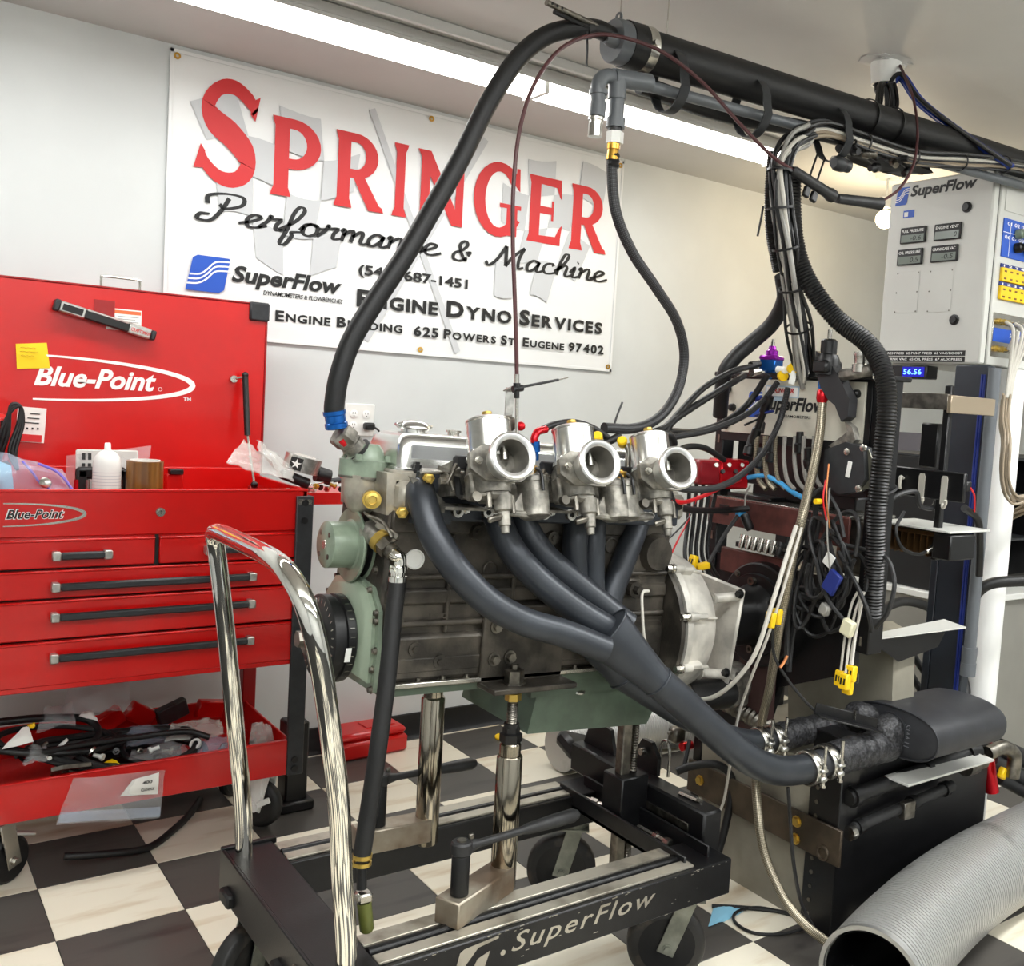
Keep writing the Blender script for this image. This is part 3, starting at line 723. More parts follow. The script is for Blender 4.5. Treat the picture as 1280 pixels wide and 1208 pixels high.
# black box foot seen behind the post
mb = MB(); mb.box(1.15, 1.225, 3.16, 3.24, .0, .30, .006); mb.box(1.13, 1.245, 3.14, 3.26, 0, .035, .006); thing(mb, 'bench_leg', BLKP, 'black square bench leg with wide foot standing right of the tool cart', 'leg')
# ---- things on and in the cart
mb = MB(); mb.sheet((.397, 3.4765, 1.410), (.484, 3.4765, 1.418), (.474, 3.4765, 1.494), (.392, 3.470, 1.484), 6, 6, .0006, .0004, 3); o = thing(mb, 'sticky_note', YNOTE, 'yellow sticky note with faint handwriting on the red lid', 'note')
mb = MB()
for k, (a, b) in enumerate(((.404, .445), (.404, .452), (.406, .440))): mb.hose([(a+(b-a)*i/6, 3.4715-.0004*i, 1.474-.012*k+.0022*(i % 2)) for i in range(7)], .0005, 4, 2)
mb.build('handwriting', mat('pencil', (190, 150, 30), .6), o)
# slim work light held by magnets
t = root('work_light', 'slim black and silver work light stuck slanting across the red lid', 'work light', (.63, 3.46, 1.575))
a, b = V((.487, 3.455, 1.612)), V((.775, 3.455, 1.541)); d = (b-a).normalized(); up = EY.cross(d)*-1
L = (b-a).length
def wl(n, s0, s1, w, h, m, off=0): mb = MB(); mb.bar(a+d*L*s0+up*off, a+d*L*s1+up*off, h, w, up, .004); return mb.build(n, m, t)
wl('housing', .04, .96, .030, .026, BLKP); wl('end_cap', 0, .06, .036, .032, CHAR); wl('end_cap', .95, 1.0, .032, .03, CHAR)
wl('silver_shell', .05, .30, .033, .029, GALV); wl('silver_shell', .72, .95, .033, .029, GALV); wl('silver_edge', .3, .72, .009, .029, GALV, .012)
mb = MB(); text(mb, 'CRAFTSMAN', a+d*L*.745-EY*.0147-up*.007, d, up, .058, .011, .02); mb.build('light_lettering', REDI, t)
mb = MB(); mb.bar(a+d*L*.08-EY*.0150, a+d*L*.27-EY*.0150, .001, .020, up); mb.build('dark_badge', INK, t)
mb = MB(); mb.box(.60, .66, 3.4755, 3.478, 1.585, 1.64, .002); thing(mb, 'red_magnet', DRED, 'dark red flat magnet on the lid above the work light', 'magnet')
# red charger with cord, label
t = root('battery_charger', 'red and black battery charger with coiled cord at the left end of the lid', 'charger', (.345, 3.42, 1.10))
mb = MB(); mb.box(.27, .372, 3.40, 3.47, 1.13, 1.275, .012); mb.box(.27, .36, 3.385, 3.45, 1.205, 1.262, .010); mb.build('housing', RED, t)
mb = MB()
for k in range(6): mb.box(.30+k*.012, .307+k*.012, 3.382, 3.390, 1.235, 1.258, .001)
mb.build('vent_slot', BLK, t)
mb = MB(); mb.box(.27, .38, 3.40, 3.46, 1.098, 1.135, .008); mb.build('base', BLKP, t)
mb = MB()
for q in range(3): mb.hose([(.325+.01*q, 3.37, 1.14), (.345+.01*q, 3.36, 1.22), (.37, 3.36, 1.285+.008*q), (.395, 3.365, 1.30), (.402-.006*q, 3.365, 1.25), (.385-.008*q, 3.36, 1.17), (.39, 3.36, 1.115)], .0055, 8)
mb.build('cord', RUB, t)
mb = MB(); mb.obox((.436, 3.470, 1.243), (.076, .002, .106), rotm(0, .05, 0), .0005); t2 = thing(mb, 'printed_card', PAPER, 'white printed card with red footer leaning on the lid beside the charger', 'card')
mb = MB(); mb.obox((.434, 3.4685, 1.203), (.062, .001, .022), rotm(0, .05, 0)); mb.build('red_block', REDI, t2)
mb = MB()
for k in range(3): mb.obox((.446-.004*k, 3.4685, 1.277-.014*k), (.026+.006*k, .001, .003), rotm(0, .05, 0))
for k in range(4): mb.obox((.412+.014*k, 3.4685, 1.232), (.005, .001, .006), rotm(0, .05, 0))
mb.build('print', INK, t2)
# spray bottle, tape roll, packets
t = root('plastic_bottle', 'white plastic bottle with nozzle cap standing in the cart behind the front rim', 'bottle', (.585, 3.12, .976))
c = V((.583, 3.12, .976)); mb = MB(); mb.lathe([(0, .036), (.003, .037), (.178, .037), (.200, .033), (.214, .022), (.219, .012), (.221, .012)], c, EZ, 26); mb.build('bottle_body', WHT, t)
mb = MB(); mb.lathe([(0, .009), (.018, .008), (.02, .0065)], c+EZ*.221, EZ, 16); mb.build('nozzle', WHTI, t)
mb = MB()
for k in range(9): mb.lathe([(0, .0374), (.0015, .0374)], c+EZ*(.085+.009*k), EZ, 26, close=False)
mb.build('level_marks', GRYI, t)
c = V((.683, 3.12, .976)); t = root('tape_roll', 'brown packing tape roll standing behind the white bottle nozzle to its right', 'tape roll', c)
mb = MB(); mb.ring(c+EZ*.001, EZ, .050, .040, .190, 32); mb.build('tape', BROWNT, t)
mb = MB(); mb.ring(c+EZ*.0, EZ, .0405, .037, .194, 32); mb.build('core', PAPER, t)
t = root('plastic_pack', 'clear packet with pale card behind the white bottle', 'packet', (.60, 3.28, .976))
mb = MB(); mb.obox((.615, 3.28, 1.08), (.17, .012, .21), rotm(-.12, 0, 0), .004); mb.build('pale_card', mat('card_grey', (205, 202, 196), .6), t)
mb = MB(); mb.sheet((.505, 3.262, .98), (.70, 3.262, .98), (.735, 3.29, 1.20), (.505, 3.29, 1.165), 12, 8, .004, .002, 5); mb.build('clear_wrap', BAG, t)
mb = MB()
for k in range(5): mb.obox((.548+.016*(k % 2), 3.2722, 1.165-.03*(k//2)), (.009, .001, .02), rotm(-.12, 0, 0))
mb.build('barcode', INK, t)
t = root('clamp_tool', 'black bench clamp with red tips behind the white bottle', 'clamp', (.56, 3.2, .976))
mb = MB(); mb.box(.517, .548, 3.19, 3.22, .98, 1.135, .006); mb.box(.517, .65, 3.19, 3.22, 1.105, 1.14, .008); mb.box(.625, .652, 3.19, 3.22, .98, 1.135, .006); mb.build('frame', BLKP, t)
for x in (.515, .545, .565, .63, .655):
    mb = MB(); mb.cyl((x, 3.18, 1.03), (x, 3.18, 1.105), .007, .006); mb.build('tip', REDA if x in (.515, .565) else STEEL, t)
mb = MB(); mb.sheet(A(-45, 618, 3.1), A(92, 618, 3.06), A(78, 585, 3.12), A(-45, 560, 3.16), 14, 8, .008, .007, 8); o = thing(mb, 'zip_bag', BAGB, 'bluish zip bag with violet seal in the left end of the cart top', 'bag')
mb = MB(); mb.hose([A(28, 577, 3.095), A(40, 590, 3.07), A(50, 604, 3.06), A(62, 612, 3.05)], .003, 6); mb.hose([A(48, 580, 3.09), A(68, 588, 3.06), A(80, 598, 3.05), A(90, 612, 3.04)], .0035, 6); mb.build('bag_seal', mat('violet_seal', (120, 100, 200), .4), o)
mb = MB(); c = A(57, 604, 3.04); mb.lathe([(-.012, .008), (-.008, .014), (.01, .014), (.014, .007)], c, (-.3, -1, .2), 16); thing(mb, 'brass_fitting', STEEL, 'small steel fitting lying on the bluish zip bag', 'fitting')
mb = MB(); mb.sheet(A(-40, 618, 3.2), A(18, 618, 3.18), A(14, 583, 3.2), A(-40, 560, 3.2), 6, 6, .004, .004, 18); thing(mb, 'blue_towel', LBLUE, 'pale blue paper towel in the left corner of the cart top', 'towel')
# right end of the cart top
t = root('duct_tape_roll', 'silver duct tape roll with black star label tilted on the right end of the cart', 'tape roll', A(378, 585, 3.15))
c = A(378, 580, 3.15); ax = V((.22, -.1, 1)).normalized()
mb = MB(); mb.ring(c-ax*.024, ax, .058, .036, .05, 30); mb.build('tape', GALV, t)
mb = MB(); mb.ring(c-ax*.025, ax, .036, .033, .052, 24); mb.build('core', PAPER, t)
f0 = V((-.30, -.95, 0)); f0 = (f0-ax*f0.dot(ax)).normalized(); sd = ax.cross(f0)
for nm, mm, r_ in (('star_label', INK, 0), ('star', WHTI, 1)):
    mb = MB()
    ctr = c+f0*.0585-sd*.022
    if r_ == 0: mb.prism([(-.019, -.02), (.019, -.02), (.019, .02), (-.019, .02)], ctr-f0*.004, -sd, ax, -.005)
    else: mb.prism([((.017 if k % 2 == 0 else .006)*sin(k*pi/5), (.017 if k % 2 == 0 else .006)*cos(k*pi/5)) for k in range(10)], ctr+f0*.0010, -sd, ax, -.0014)
    mb.build(nm, mm, t)
mb = MB(); mb.sheet(A(283, 578, 3.1), A(352, 600, 3.05), A(350, 590, 3.2), A(305, 549, 3.2), 14, 11, .006, .004, 21); mb.sheet(A(322, 566, 3.09), A(366, 603, 3.05), A(362, 585, 3.16), A(320, 551, 3.18), 12, 10, .005, .003, 22); o = thing(mb, 'zip_bag', BAGM, 'milky zip bag slumped over the right end of the cart top', 'bag')
mb = MB(); mb.cyl(A(352, 592, 3.12), A(385, 605, 3.12), .017, n=16); mb.cyl(A(395, 592, 3.14), A(412, 596, 3.14), .026, .022, n=18); thing(mb, 'rubber_sleeve', RUB, 'black rubber sleeve lying under the silver tape roll', 'sleeve')
for k, (px, py, q, mm, nm, lb) in enumerate(((425, 598, 445, REDW, 'screwdriver', 'red handled screwdriver on the side shelf behind the pulley'), (405, 603, 430, RUBG, 'hand_grip', 'grey rubber grip lying beside the red screwdriver'))):
    t = root(nm, lb, 'tool', A(px, py, 3.2)); mb = MB(); mb.lathe([(0, .006), (.01, .011), (.06, .010), (.07, .006)], A(px, py, 3.2), A(q, py-3, 3.2)-A(px, py, 3.2), 12); mb.build('grip', mm, t)
    mb = MB(); mb.cyl(A(px, py, 3.2), A(px-22, py+4, 3.2), .003); mb.build('shaft', STEEL, t)
rnd = random.Random(4)
NTH = ('first', 'second', 'third', 'fourth', 'fifth', 'sixth', 'seventh', 'eighth', 'ninth', 'tenth', 'eleventh', 'twelfth', 'thirteenth', 'fourteenth', 'fifteenth', 'sixteenth', 'seventeenth', 'eighteenth', 'nineteenth', 'twentieth', 'next to last', 'last')
for k in range(14):
    c = A(360+k*6, 606+(k % 3)*3+max(0, 8-k), 3.12+.03*(k % 2)); mb = MB(); d = V((rnd.uniform(-1, 1), rnd.uniform(-1, 1), .2))
    mb.cyl(c, c+d.normalized()*.022, .006, n=6); mb.cyl(c, c+d.normalized()*.006, .010, n=6)
    thing(mb, 'loose_fitting', (STEEL, WHT, BRASS, BLKP)[k % 4], ('steel', 'white', 'brass', 'black')[k % 4]+' loose fitting on the right end of the cart, '+NTH[k]+' from the left', 'fitting', 'loose fittings on the cart')
# ---- lower tray clutter
def tag_card(nm, lb, p, m, seed=0):
    mb = MB(); mb.sheet(*p, 5, 4, .0015, .0008, seed); return thing(mb, nm, m, lb, 'tag')
tag_card('paper_tag', 'white paper tag at the left end of the lower tray', (A(2, 937, 3.02), A(42, 928, 3.02), A(36, 908, 3.06), A(28, 910, 3.06)), PAPER, 1)
tag_card('yellow_tag', 'yellow slip behind the white tag in the lower tray', (A(36, 912, 3.07), A(44, 910, 3.07), A(44, 903, 3.09), A(34, 907, 3.09)), YEL, 2)
tag_card('paper_tag', 'white torn tag with dark print at the back of the lower tray', (A(98, 896, 3.2), A(122, 902, 3.2), A(116, 888, 3.22), A(104, 890, 3.22)), PAPER, 3)
o = tag_card('yellow_tag', 'yellow and white label lying inside the coiled black hose', (A(112, 963, 3.05), A(140, 966, 3.03), A(150, 955, 3.04), A(140, 949, 3.07)), YEL, 4)
cl = []
for q in range(3): cl += [A(20+12*q, 945-6*q, 3.10), A(90, 938-8*q, 3.16), A(190, 915-2*q, 3.2), A(240, 918-2*q, 3.14), A(243, 935, 3.08), A(215, 958-3*q, 3.05), A(160, 971-4*q, 3.03), A(115, 965-5*q, 3.04), A(100, 950-5*q, 3.09), A(150, 930-6*q, 3.17), A(210, 922-2*q, 3.17), A(247, 930, 3.1), A(235, 947, 3.06), A(190, 966-4*q, 3.035), A(110, 963-4*q, 3.035)][:15 if q < 2 else 10]
hose('coiled_hose', cl, .0095, RUB, 'long black hose coiled in the lower tray', 'hose', 8, k=5)
hose('black_hose', [A(-30, 935, 3.06), A(40, 942, 3.03), A(100, 932, 3.07), A(170, 922, 3.1), A(232, 915, 3.1), A(262, 922, 3.08)], .009, RUB, 'thick black hose lying along the front of the lower tray', 'hose')
hose('black_hose', [A(-20, 905, 3.2), A(50, 898, 3.2), A(110, 900, 3.22), A(120, 925, 3.15), A(60, 940, 3.1), A(-10, 938, 3.1)], .011, RUB, 'fat black hose curled at the back left of the lower tray', 'hose')
for q, (cx_, cy_, rx_, ry_, lb) in enumerate(((150, 938, 96, 20, 'wide flat loop of black hose in the middle of the lower tray'), (70, 925, 74, 17, 'black hose loop at the left of the lower tray behind the paper tag'), (205, 938, 52, 19, 'small tight loop of black hose at the right of the coil'))):
    hose('black_hose', [A(cx_+rx_*cos(a_), cy_+ry_*sin(a_), 3.13-.085*sin(a_)) for a_ in [w_*.5+q for w_ in range(14)]], .0085, RUB, lb, 'hose', 8, k=4)
mb = MB(); c = A(150, 925, 3.25); c.z = .262; mb.blob(c, (.34, .18, .09), 9, 16, 9, .18); thing(mb, 'black_bag', mat('black_bag_film', (24, 22, 24), .3, bump=.8, scale=40), 'black plastic bag lying behind the hose coil in the lower tray', 'bag')
t = root('gasket_plate', 'dark four sided carburettor flange plate propped on the tray front edge', 'plate', A(88, 966, 3.0))
mb = MB(); c = A(88, 964, 3.03); R = rotm(-.5, .05, .1)
pl = [(-.055, -.03), (-.03, -.045), (.045, -.032), (.06, .0), (.03, .038), (-.04, .04)]
n = len(pl); inn = [(.024*cos(2*pi*i/n+3.6), .02*sin(2*pi*i/n+3.6)) for i in range(n)]
vs = []
for z in (0, .011):
    for p in pl+inn: vs.append(c+R @ V((p[0], p[1], z)))
fs = []
for i in range(n):
    k = (i+1) % n; fs += [(i, n+i, n+k, k), (2*n+i, 2*n+k, 3*n+k, 3*n+i), (i, k, 2*n+k, 2*n+i), (n+i, 3*n+i, 3*n+k, n+k)]
mb.add(vs, fs); mb.build('flange', DSTEEL, t)
mb = MB()
for q in ((-.042, 0), (.045, .0)): mb.cyl(c+R @ V((*q, .011)), c+R @ V((*q, .014)), .006, n=10)
mb.build('stud', BLK, t)
bags = [((150, 935), (215, 928), (210, 908), (158, 910), 3.2, BAGB, 'bluish bag at the back middle of the lower tray'), ((205, 930), (280, 920), (275, 900), (215, 905), 3.17, BAGM, 'milky bag in the right half of the lower tray'), ((160, 955), (235, 950), (232, 930), (165, 940), 3.1, BAG, 'clear parts bag inside the coiled hose'), ((245, 945), (300, 938), (300, 925), (250, 930), 3.08, BAGB, 'bluish flat bag by the tray front edge'), ((45, 915), (95, 905), (90, 880), (55, 885), 3.22, BAG, 'clear bag standing at the back left of the lower tray'), ((75, 895), (165, 888), (160, 850), (85, 862), 3.3, BAG, 'tall clear bag leaning at the back wall of the lower tray'), ((310, 945), (345, 940), (338, 905), (315, 905), 3.1, BAGM, 'white wrapped parts bag at the right end of the lower tray'), ((28, 955), (60, 948), (58, 935), (35, 938), 3.06, BAG, 'small clear bag near the gasket plate')]
for k, (a, b, c, d, y, mm, lb) in enumerate(bags):
    mb = MB(); mb.sheet(A(*a, y-.05), A(*b, y-.05), A(*c, y+.02), A(*d, y+.02), 12, 10, .005, .004, 30+k); thing(mb, 'parts_bag', mm, lb, 'bag')
mb = MB(); mb.sheet(A(70, 1031, 2.978), A(200, 1024, 2.978), A(206, 962, 2.982), A(92, 974, 2.982), 14, 10, .004, .003, 50); o = thing(mb, 'zip_bag', BAG, 'clear zip bag hanging over the front of the lower tray', 'bag')
mb = MB(); mb.sheet(A(72, 1029, 2.972), A(200, 1021, 2.972), A(201, 1009, 2.974), A(76, 1016, 2.974), 10, 3, .001, .001, 51); mb.build('bag_seal', BAGB, o)
mb = MB(); mb.sheet(A(150, 996, 2.970), A(197, 993, 2.970), A(199, 966, 2.974), A(166, 975, 2.974), 5, 4, .001, .0008, 52); o2 = mb.build('paper_slip', PAPER, o)
mb = MB(); text(mb, '400', A(178, 981, 2.966), EX, EZ, .026, .010, .03, .1, lift=.002); text(mb, 'Goetz', A(176, 990, 2.966), EX, EZ, .036, .010, .01, .1, lift=.002); mb.build('handwriting', INK, o)
for k, (px, py, y, w_) in enumerate(((175, 893, 3.4, .09), (215, 890, 3.4, .10), (262, 886, 3.4, .09), (130, 905, 3.33, .12))):
    mb = MB(); c = A(px, py, y); mb.obox(c, (w_, .03, .06), rotm(.1, (.6, -.3, .2, -.5)[k], .2), .004); thing(mb, 'red_bracket', RED if k != 1 else CHAR, ('red bent bracket standing at the back of the lower tray', 'charcoal bracket among the red ones at the tray back', 'red bracket near the right rear post of the tray', 'red plastic piece lying under the clear bags in the tray')[k], 'bracket')
rnd = random.Random(12)
for k in range(22):
    c = A(30+14*k+rnd.uniform(0, 8), rnd.uniform(930, 955), rnd.uniform(3.06, 3.12)); mb = MB(); c.z = max(c.z, .222); d = V((rnd.uniform(-1, 1), rnd.uniform(-1, 1), .15)).normalized()
    if k % 3: mb.cyl(c, c+d*.03, .006, n=8); mb.cyl(c, c+d*.008, .010, n=6)
    else: mb.ring(c, (d.x, d.y, 1), .018, .010, .008, 14)
    thing(mb, 'loose_part', (BLKP, DSTEEL, STEEL, WHT)[k % 4], ('black', 'dull metal', 'bright steel', 'white')[k % 4]+(' loose bolt' if k % 3 else ' loose ring')+' in the lower tray, '+NTH[k]+' from the left', 'part', 'loose parts in the lower tray')
hose('floor_cable', [A(80, 1071, 3.05), A(130, 1068, 3.05), AZ(185, 1060, .012), AZ(220, 1035, .012), AZ(240, 1015, .012), AZ(250, 1000, .012)], .011, RUB, 'black cable lying on the tiles under the tool cart', 'cable')
t = root('tool_case', 'flat red plastic tool case on the floor by the wall', 'case', AZ(470, 940, 0))
mb = MB(); c = AZ(462, 945, 0); mb.obox(c+V((.0, .06, .035)), (.30, .17, .07), rotm(0, 0, .05), .012); mb.build('case_lower', RED, t)
mb = MB(); mb.obox(c+V((0, .06, .085)), (.29, .16, .035), rotm(0, 0, .05), .014); mb.obox(c+V((.05, .06, .104)), (.12, .08, .006), rotm(0, 0, .05), .002); mb.build('case_lid', RED, t)
# ================================================================ engine cart
CT = root('engine_cart', 'black steel engine cart with chrome push handle on four casters', 'cart', (1.2, 1.96, 0))
ZB, ZT = .243, .338
def rail(y0, y1, front):
    mb = MB(); mb.box(.80, 1.715, y0, y1, ZB, ZT-.006, .003); r = mb.build('side_rail', BLK, CT)
    mb = MB(); mb.box(.80, 1.60, y0+.012, y0+.045, ZT-.006, ZT, .0015); mb.build('steel_way', WAY, r)
    mb = MB(); mb.box(.80, 1.60, y1-.047, y1-.006, ZT-.006, ZT, .0015); mb.build('steel_way', WAY, r)
    mb = MB(); mb.cyl((.80, (y0+y1)/2-.001, ZT-.006), (1.60, (y0+y1)/2-.001, ZT-.006), .011, n=12); mb.build('slot_rod', BLKP, r)
    return r
WAY = mat('worn_steel_way', (188, 182, 168), .35, .6, c2=(120, 112, 98), scale=12, thr=(.25, .5), bump=.15)
FR = rail(1.655, 1.785, True); RR = rail(2.150, 2.262, False)
# cut lettering on the front rail: pale plate shows through
mb = MB(); text(mb, 'SuperFlow', (1.088, 1.655, .268), EX, EZ, .385, .052, .008, .32, 1.18, lift=.0008)
mb.cyl((1.068, 1.655, .285), (1.068, 1.6545, .285), .006, n=10)
lt = mb.build('rail_lettering', WAY, FR)
mb = MB()
for pts in ([(.0, 0), (.016, .055), (.025, .06), (.1, .066), (.1, .061), (.055, .055), (.03, .03), (.012, .0)], [(.035, 0), (.055, .034), (.082, .042), (.066, .0)]):
    mb.prism([(p[0]*1.05, p[1]*1.12) for p in pts], (.950, 1.6545, .252), EX, EZ, .0008)
mb.build('rail_logo', WAY, FR)
mb = MB(); rnd = random.Random(3)
for k in range(46):
    x = rnd.uniform(.85, 1.7); z = ZT-.006-abs(rnd.gauss(0, .004)) if k < 34 else rnd.uniform(ZB, ZT); s_ = rnd.uniform(.001, .004)
    mb.box(x, x+s_*rnd.uniform(1, 4), 1.6545, 1.6555, z-s_*.4, z)
tag(mb.build('paint_chip', WAY, FR), kind='stuff')
# left cross beam
mb = MB(); mb.box(.690, .800, 1.640, 2.275, .238, .338, .004); mb.build('cross_beam', BLK, CT)
mb = MB(); mb.box(.684, .692, 1.636, 2.279, .236, .341, .002); mb.build('edge_plate', BLK, CT)
mb = MB(); mb.box(.684, .81, 2.268, 2.282, .232, .345, .002); mb.build('end_plate', BLK, CT)
mb = MB()
for y in (1.72, 1.86, 2.2): mb.box(.668, .69, y-.03, y+.03, .245, .275, .005)
mb.build('rubber_bumper', RUB, CT)
mb = MB(); mb.bolt((.684, 1.79, .30), -EX, .007, .006); mb.build('frame_bolt', DSTEEL, CT)
# right cross trough, tall beam and jack
mb = MB(); mb.box(1.585, 1.70, 1.685, 2.20, .300, .312, .002); mb.box(1.585, 1.593, 1.685, 2.215, .300, .352, .002); mb.box(1.665, 1.672, 1.69, 2.21, .300, .36, .002); mb.build('tool_trough', BLK, CT)
mb = MB(); mb.box(1.690, 1.752, 1.735, 2.20, .30, .418, .006); mb.box(1.70, 1.745, 2.19, 2.33, .33, .414, .006); mb.build('lift_beam', BLK, CT)
mb = MB(); mb.box(1.686, 1.692, 1.79, 1.98, .352, .372, .001); mb.build('beam_slot', DSTEEL, CT)
mb = MB(); mb.box(1.60, 1.69, 1.955, 2.04, .30, .445, .004); mb.build('jack_block', BLK, CT)
mb = MB(); mb.box(1.618, 1.648, 1.985, 2.015, .16, .62, .003); mb.build('jack_post', DSTEEL, CT)
mb = MB(); mb.ribbed([(1.665, 1.995, .17), (1.665, 1.995, .61)], .011, .007, .002, 10); mb.build('jack_screw', DSTEEL, CT)
mb = MB(); mb.prism([(-.05, 0), (.05, 0), (.05, .04), (.02, .085), (-.02, .085), (-.05, .05)], (1.742, 2.035, .418), EY, EZ, .012); mb.build('latch_plate', BLK, CT)
mb = MB(); mb.cyl((1.735, 2.035, .475), (1.720, 2.035, .475), .010, n=12); mb.tube(catmull([(1.765, 2.0, .43), (1.765, 2.0, .50), (1.765, 1.98, .515), (1.765, 1.965, .49), (1.765, 1.965, .42)], 4), .004, 8); mb.build('latch_pin', STEEL, CT)
mb = MB(); mb.prism([(-.06, 0), (.10, 0), (.06, .10), (-.03, .085)], (1.735, 2.22, .40), EY, EZ, .012); mb.build('pointed_gusset', BLK, CT)
# chrome push handle
far = [(.725, 2.24, .30), (.722, 2.24, .40), (.714, 2.24, .493), (.700, 2.24, .60), (.668, 2.24, .85), (.642, 2.24, 1.035), (.632, 2.232, 1.075), (.630, 2.20, 1.090)]
bar = [(.630, 2.10, 1.092), (.626, 1.95, 1.094), (.622, 1.82, 1.094), (.622, 1.74, 1.082), (.632, 1.69, 1.045), (.648, 1.671, .985)]
near = [(.668, 1.67, .90), (.690, 1.67, .775), (.709, 1.67, .65), (.720, 1.67, .52), (.733, 1.67, .40), (.736, 1.67, .30)]
mb = MB(); mb.hose(far+bar+near, .0195, 20, 6); mb.build('push_handle', CHROME, CT)
# casters
WHL = mat('black_caster_wheel', (34, 33, 32), .5, c2=(70, 62, 54), scale=18, thr=(.3, .42))
CF = mat('olive_grey_zinc', (150, 152, 140), .4, .6, var=.2, scale=20)
caster(CT, 1.655, 1.735, .243, .098, .045, -.62, CF, WHL, BLKP, trail=.5); caster(CT, .755, 1.80, .238, .098, .045, -.55, CF, WHL, BLKP, trail=.55)
caster(CT, 1.64, 2.20, .243, .098, .045, -.62, CF, WHL, BLKP); caster(CT, .75, 2.2, .238, .098, .045, .5, CF, WHL, BLKP)
# support posts: square arm on the rail, polished tube, threaded rod
POSTM = mat('oil_stained_polished_tube', (205, 196, 178), .13, 1, var=.25, scale=5, stretch=(1, 1, .3))
ARM = mat('brown_steel_block', (172, 164, 148), .38, .6, c2=(116, 98, 80), scale=8)
def post(px, py, ang, zb, ztube, zneck, zrod, sock, L, zarm):
    p = V((px, py, 0)); d = V((cos(ang), sin(ang), 0)); s = V((-sin(ang), cos(ang), 0))
    mb = MB(); R = Matrix((d, s, EZ)).transposed(); mb.obox(p-d*(L/2)+EZ*(zarm+.028), (L, .062, .056), R, .003); mb.build('clamp_arm', ARM, CT)
    mb = MB(); mb.lathe([(zb, .0265), (zb+.003, .0285), (ztube-.004, .0285), (ztube, .026), (ztube, .0235), (zneck-.003, .0235), (zneck, .021)], p, EZ, 28); mb.build('support_post', POSTM, CT)
    if zrod:
        mb = MB(); mb.lathe([(0, .022), (.004, .025), (.02, .025), (.024, .019), (.034, .019)], p+EZ*zneck, EZ, 6); mb.lathe([(0, .017), (.02, .017)], p+EZ*(zneck+.024), EZ, 16); mb.build('collar_nut', BLKP, CT)
        mb = MB(); mb.ribbed([p+EZ*(zneck+.02), p+EZ*zrod], .0125, .0045, .0016, 12); mb.build('threaded_rod', DSTEEL, CT)
    else:
        mb = MB(); mb.cyl(p+EZ*zneck, p+EZ*(zneck+.03), .018, n=16); mb.build('post_cap', BLKP, CT)
post(1.150, 1.800, .42, ZT+.001, .640, .668, .79, None, .20, ZT)
post(1.120, 2.108, -.06, .325, .690, .715, None, None, .18, ZT)
# ratchets on sockets
def ratchet(name, label, p, ang, L, rise, zs):
    t = root(name, label, 'wrench', p); p = V(p); d = V((cos(ang), sin(ang), rise)).normalized(); h = p+EZ*(zs+.012)
    mb = MB(); mb.lathe([(0, .017), (.002, .019), (zs-.004, .019), (zs, .017)], p, EZ, 20); mb.build('socket', BLKP, t)
    mb = MB(); mb.lathe([(-.012, .019), (-.008, .0225), (.012, .0225), (.016, .019)], h, EZ, 22)
    mb.lathe([(.01, .016), (.045, .0085), (L*.5, .0088), (L*.56, .012), (L*.8, .0155), (L*.95, .0155), (L, .010)], h, d, 14); mb.build('ratchet_body', RUBG, t)
    mb = MB(); mb.lathe([(0, .010), (.003, .010)], h+EZ*.016, EZ, 16); mb.obox(h+d*.022+EZ*.020, (.012, .008, .012), rotm(0, 0, ang), .002); mb.build('ratchet_switch', DSTEEL, t)
ratchet('ratchet_wrench', 'black ratchet on a long socket over the front cart rail', (1.000, 1.728, ZT+.0565), .04, .30, .02, .085)
ratchet('ratchet_wrench', 'black ratchet on a long socket over the rear cart rail behind the drain hose', (.992, 2.112, ZT+.0565), .08, .27, -.05, .098)
# loose tools in the trough
def spanner(lb, a, b, zup, m=STEEL):
    mb = MB(); a = V(a); b = V(b); d = (b-a).normalized()
    mb.bar(a, b, .012, .006, b=.002); mb.ring(a-EZ*.004, EZ, .014, .008, .008, 14); mb.ring(b-EZ*.004, EZ, .012, .007, .008, 14); return thing(mb, 'spanner', m, lb, 'wrench')
spanner('steel spanner lying in the trough left of the jack post', (1.62, 2.15, .319), (1.635, 2.055, .318), 0)
mb = MB(); mb.cyl((1.61, 2.17, .325), (1.64, 2.06, .325), .009, n=10); mb.cyl((1.625, 2.115, .325), (1.63, 2.09, .325), .013, n=8); thing(mb, 'long_bolt', STEEL, 'bright long bolt lying beside the spanner in the trough', 'bolt')
mb = MB(); mb.cyl((1.635, 1.92, .323), (1.64, 1.80, .323), .010, n=8); mb.cyl((1.64, 1.82, .323), (1.64, 1.80, .323), .015, n=6); mb.cyl((1.64, 1.86, .323), (1.64, 1.845, .323), .0145, n=6); thing(mb, 'adjuster_bolt', STEEL, 'steel adjuster bolt lying in the trough near the front rail', 'bolt')
mb = MB(); mb.cyl((1.715, 1.86, .4225), (1.722, 1.80, .4225), .005, n=8); mb.cyl((1.725, 1.80, .424), (1.727, 1.79, .424), .008, n=6); thing(mb, 'short_bolt', STEEL, 'small steel bolt lying on top of the tall cart beam', 'bolt')
mb = MB(); mb.ring(AZ(632, 921, .006)-EZ*.005, EZ, .045, .02, .006, 20); thing(mb, 'yellow_disc', YEL, 'yellow disc on the tiles behind the front support post', 'disc')
mb = MB(); mb.sheet(AZ(885, 1160, .002), AZ(905, 1152, .002), AZ(935, 1136, .004), AZ(893, 1130, .004), 6, 5, .002, .001, 9); thing(mb, 'blue_paper', LBLUE, 'light blue paper towel on the floor by the right front caster', 'paper towel')
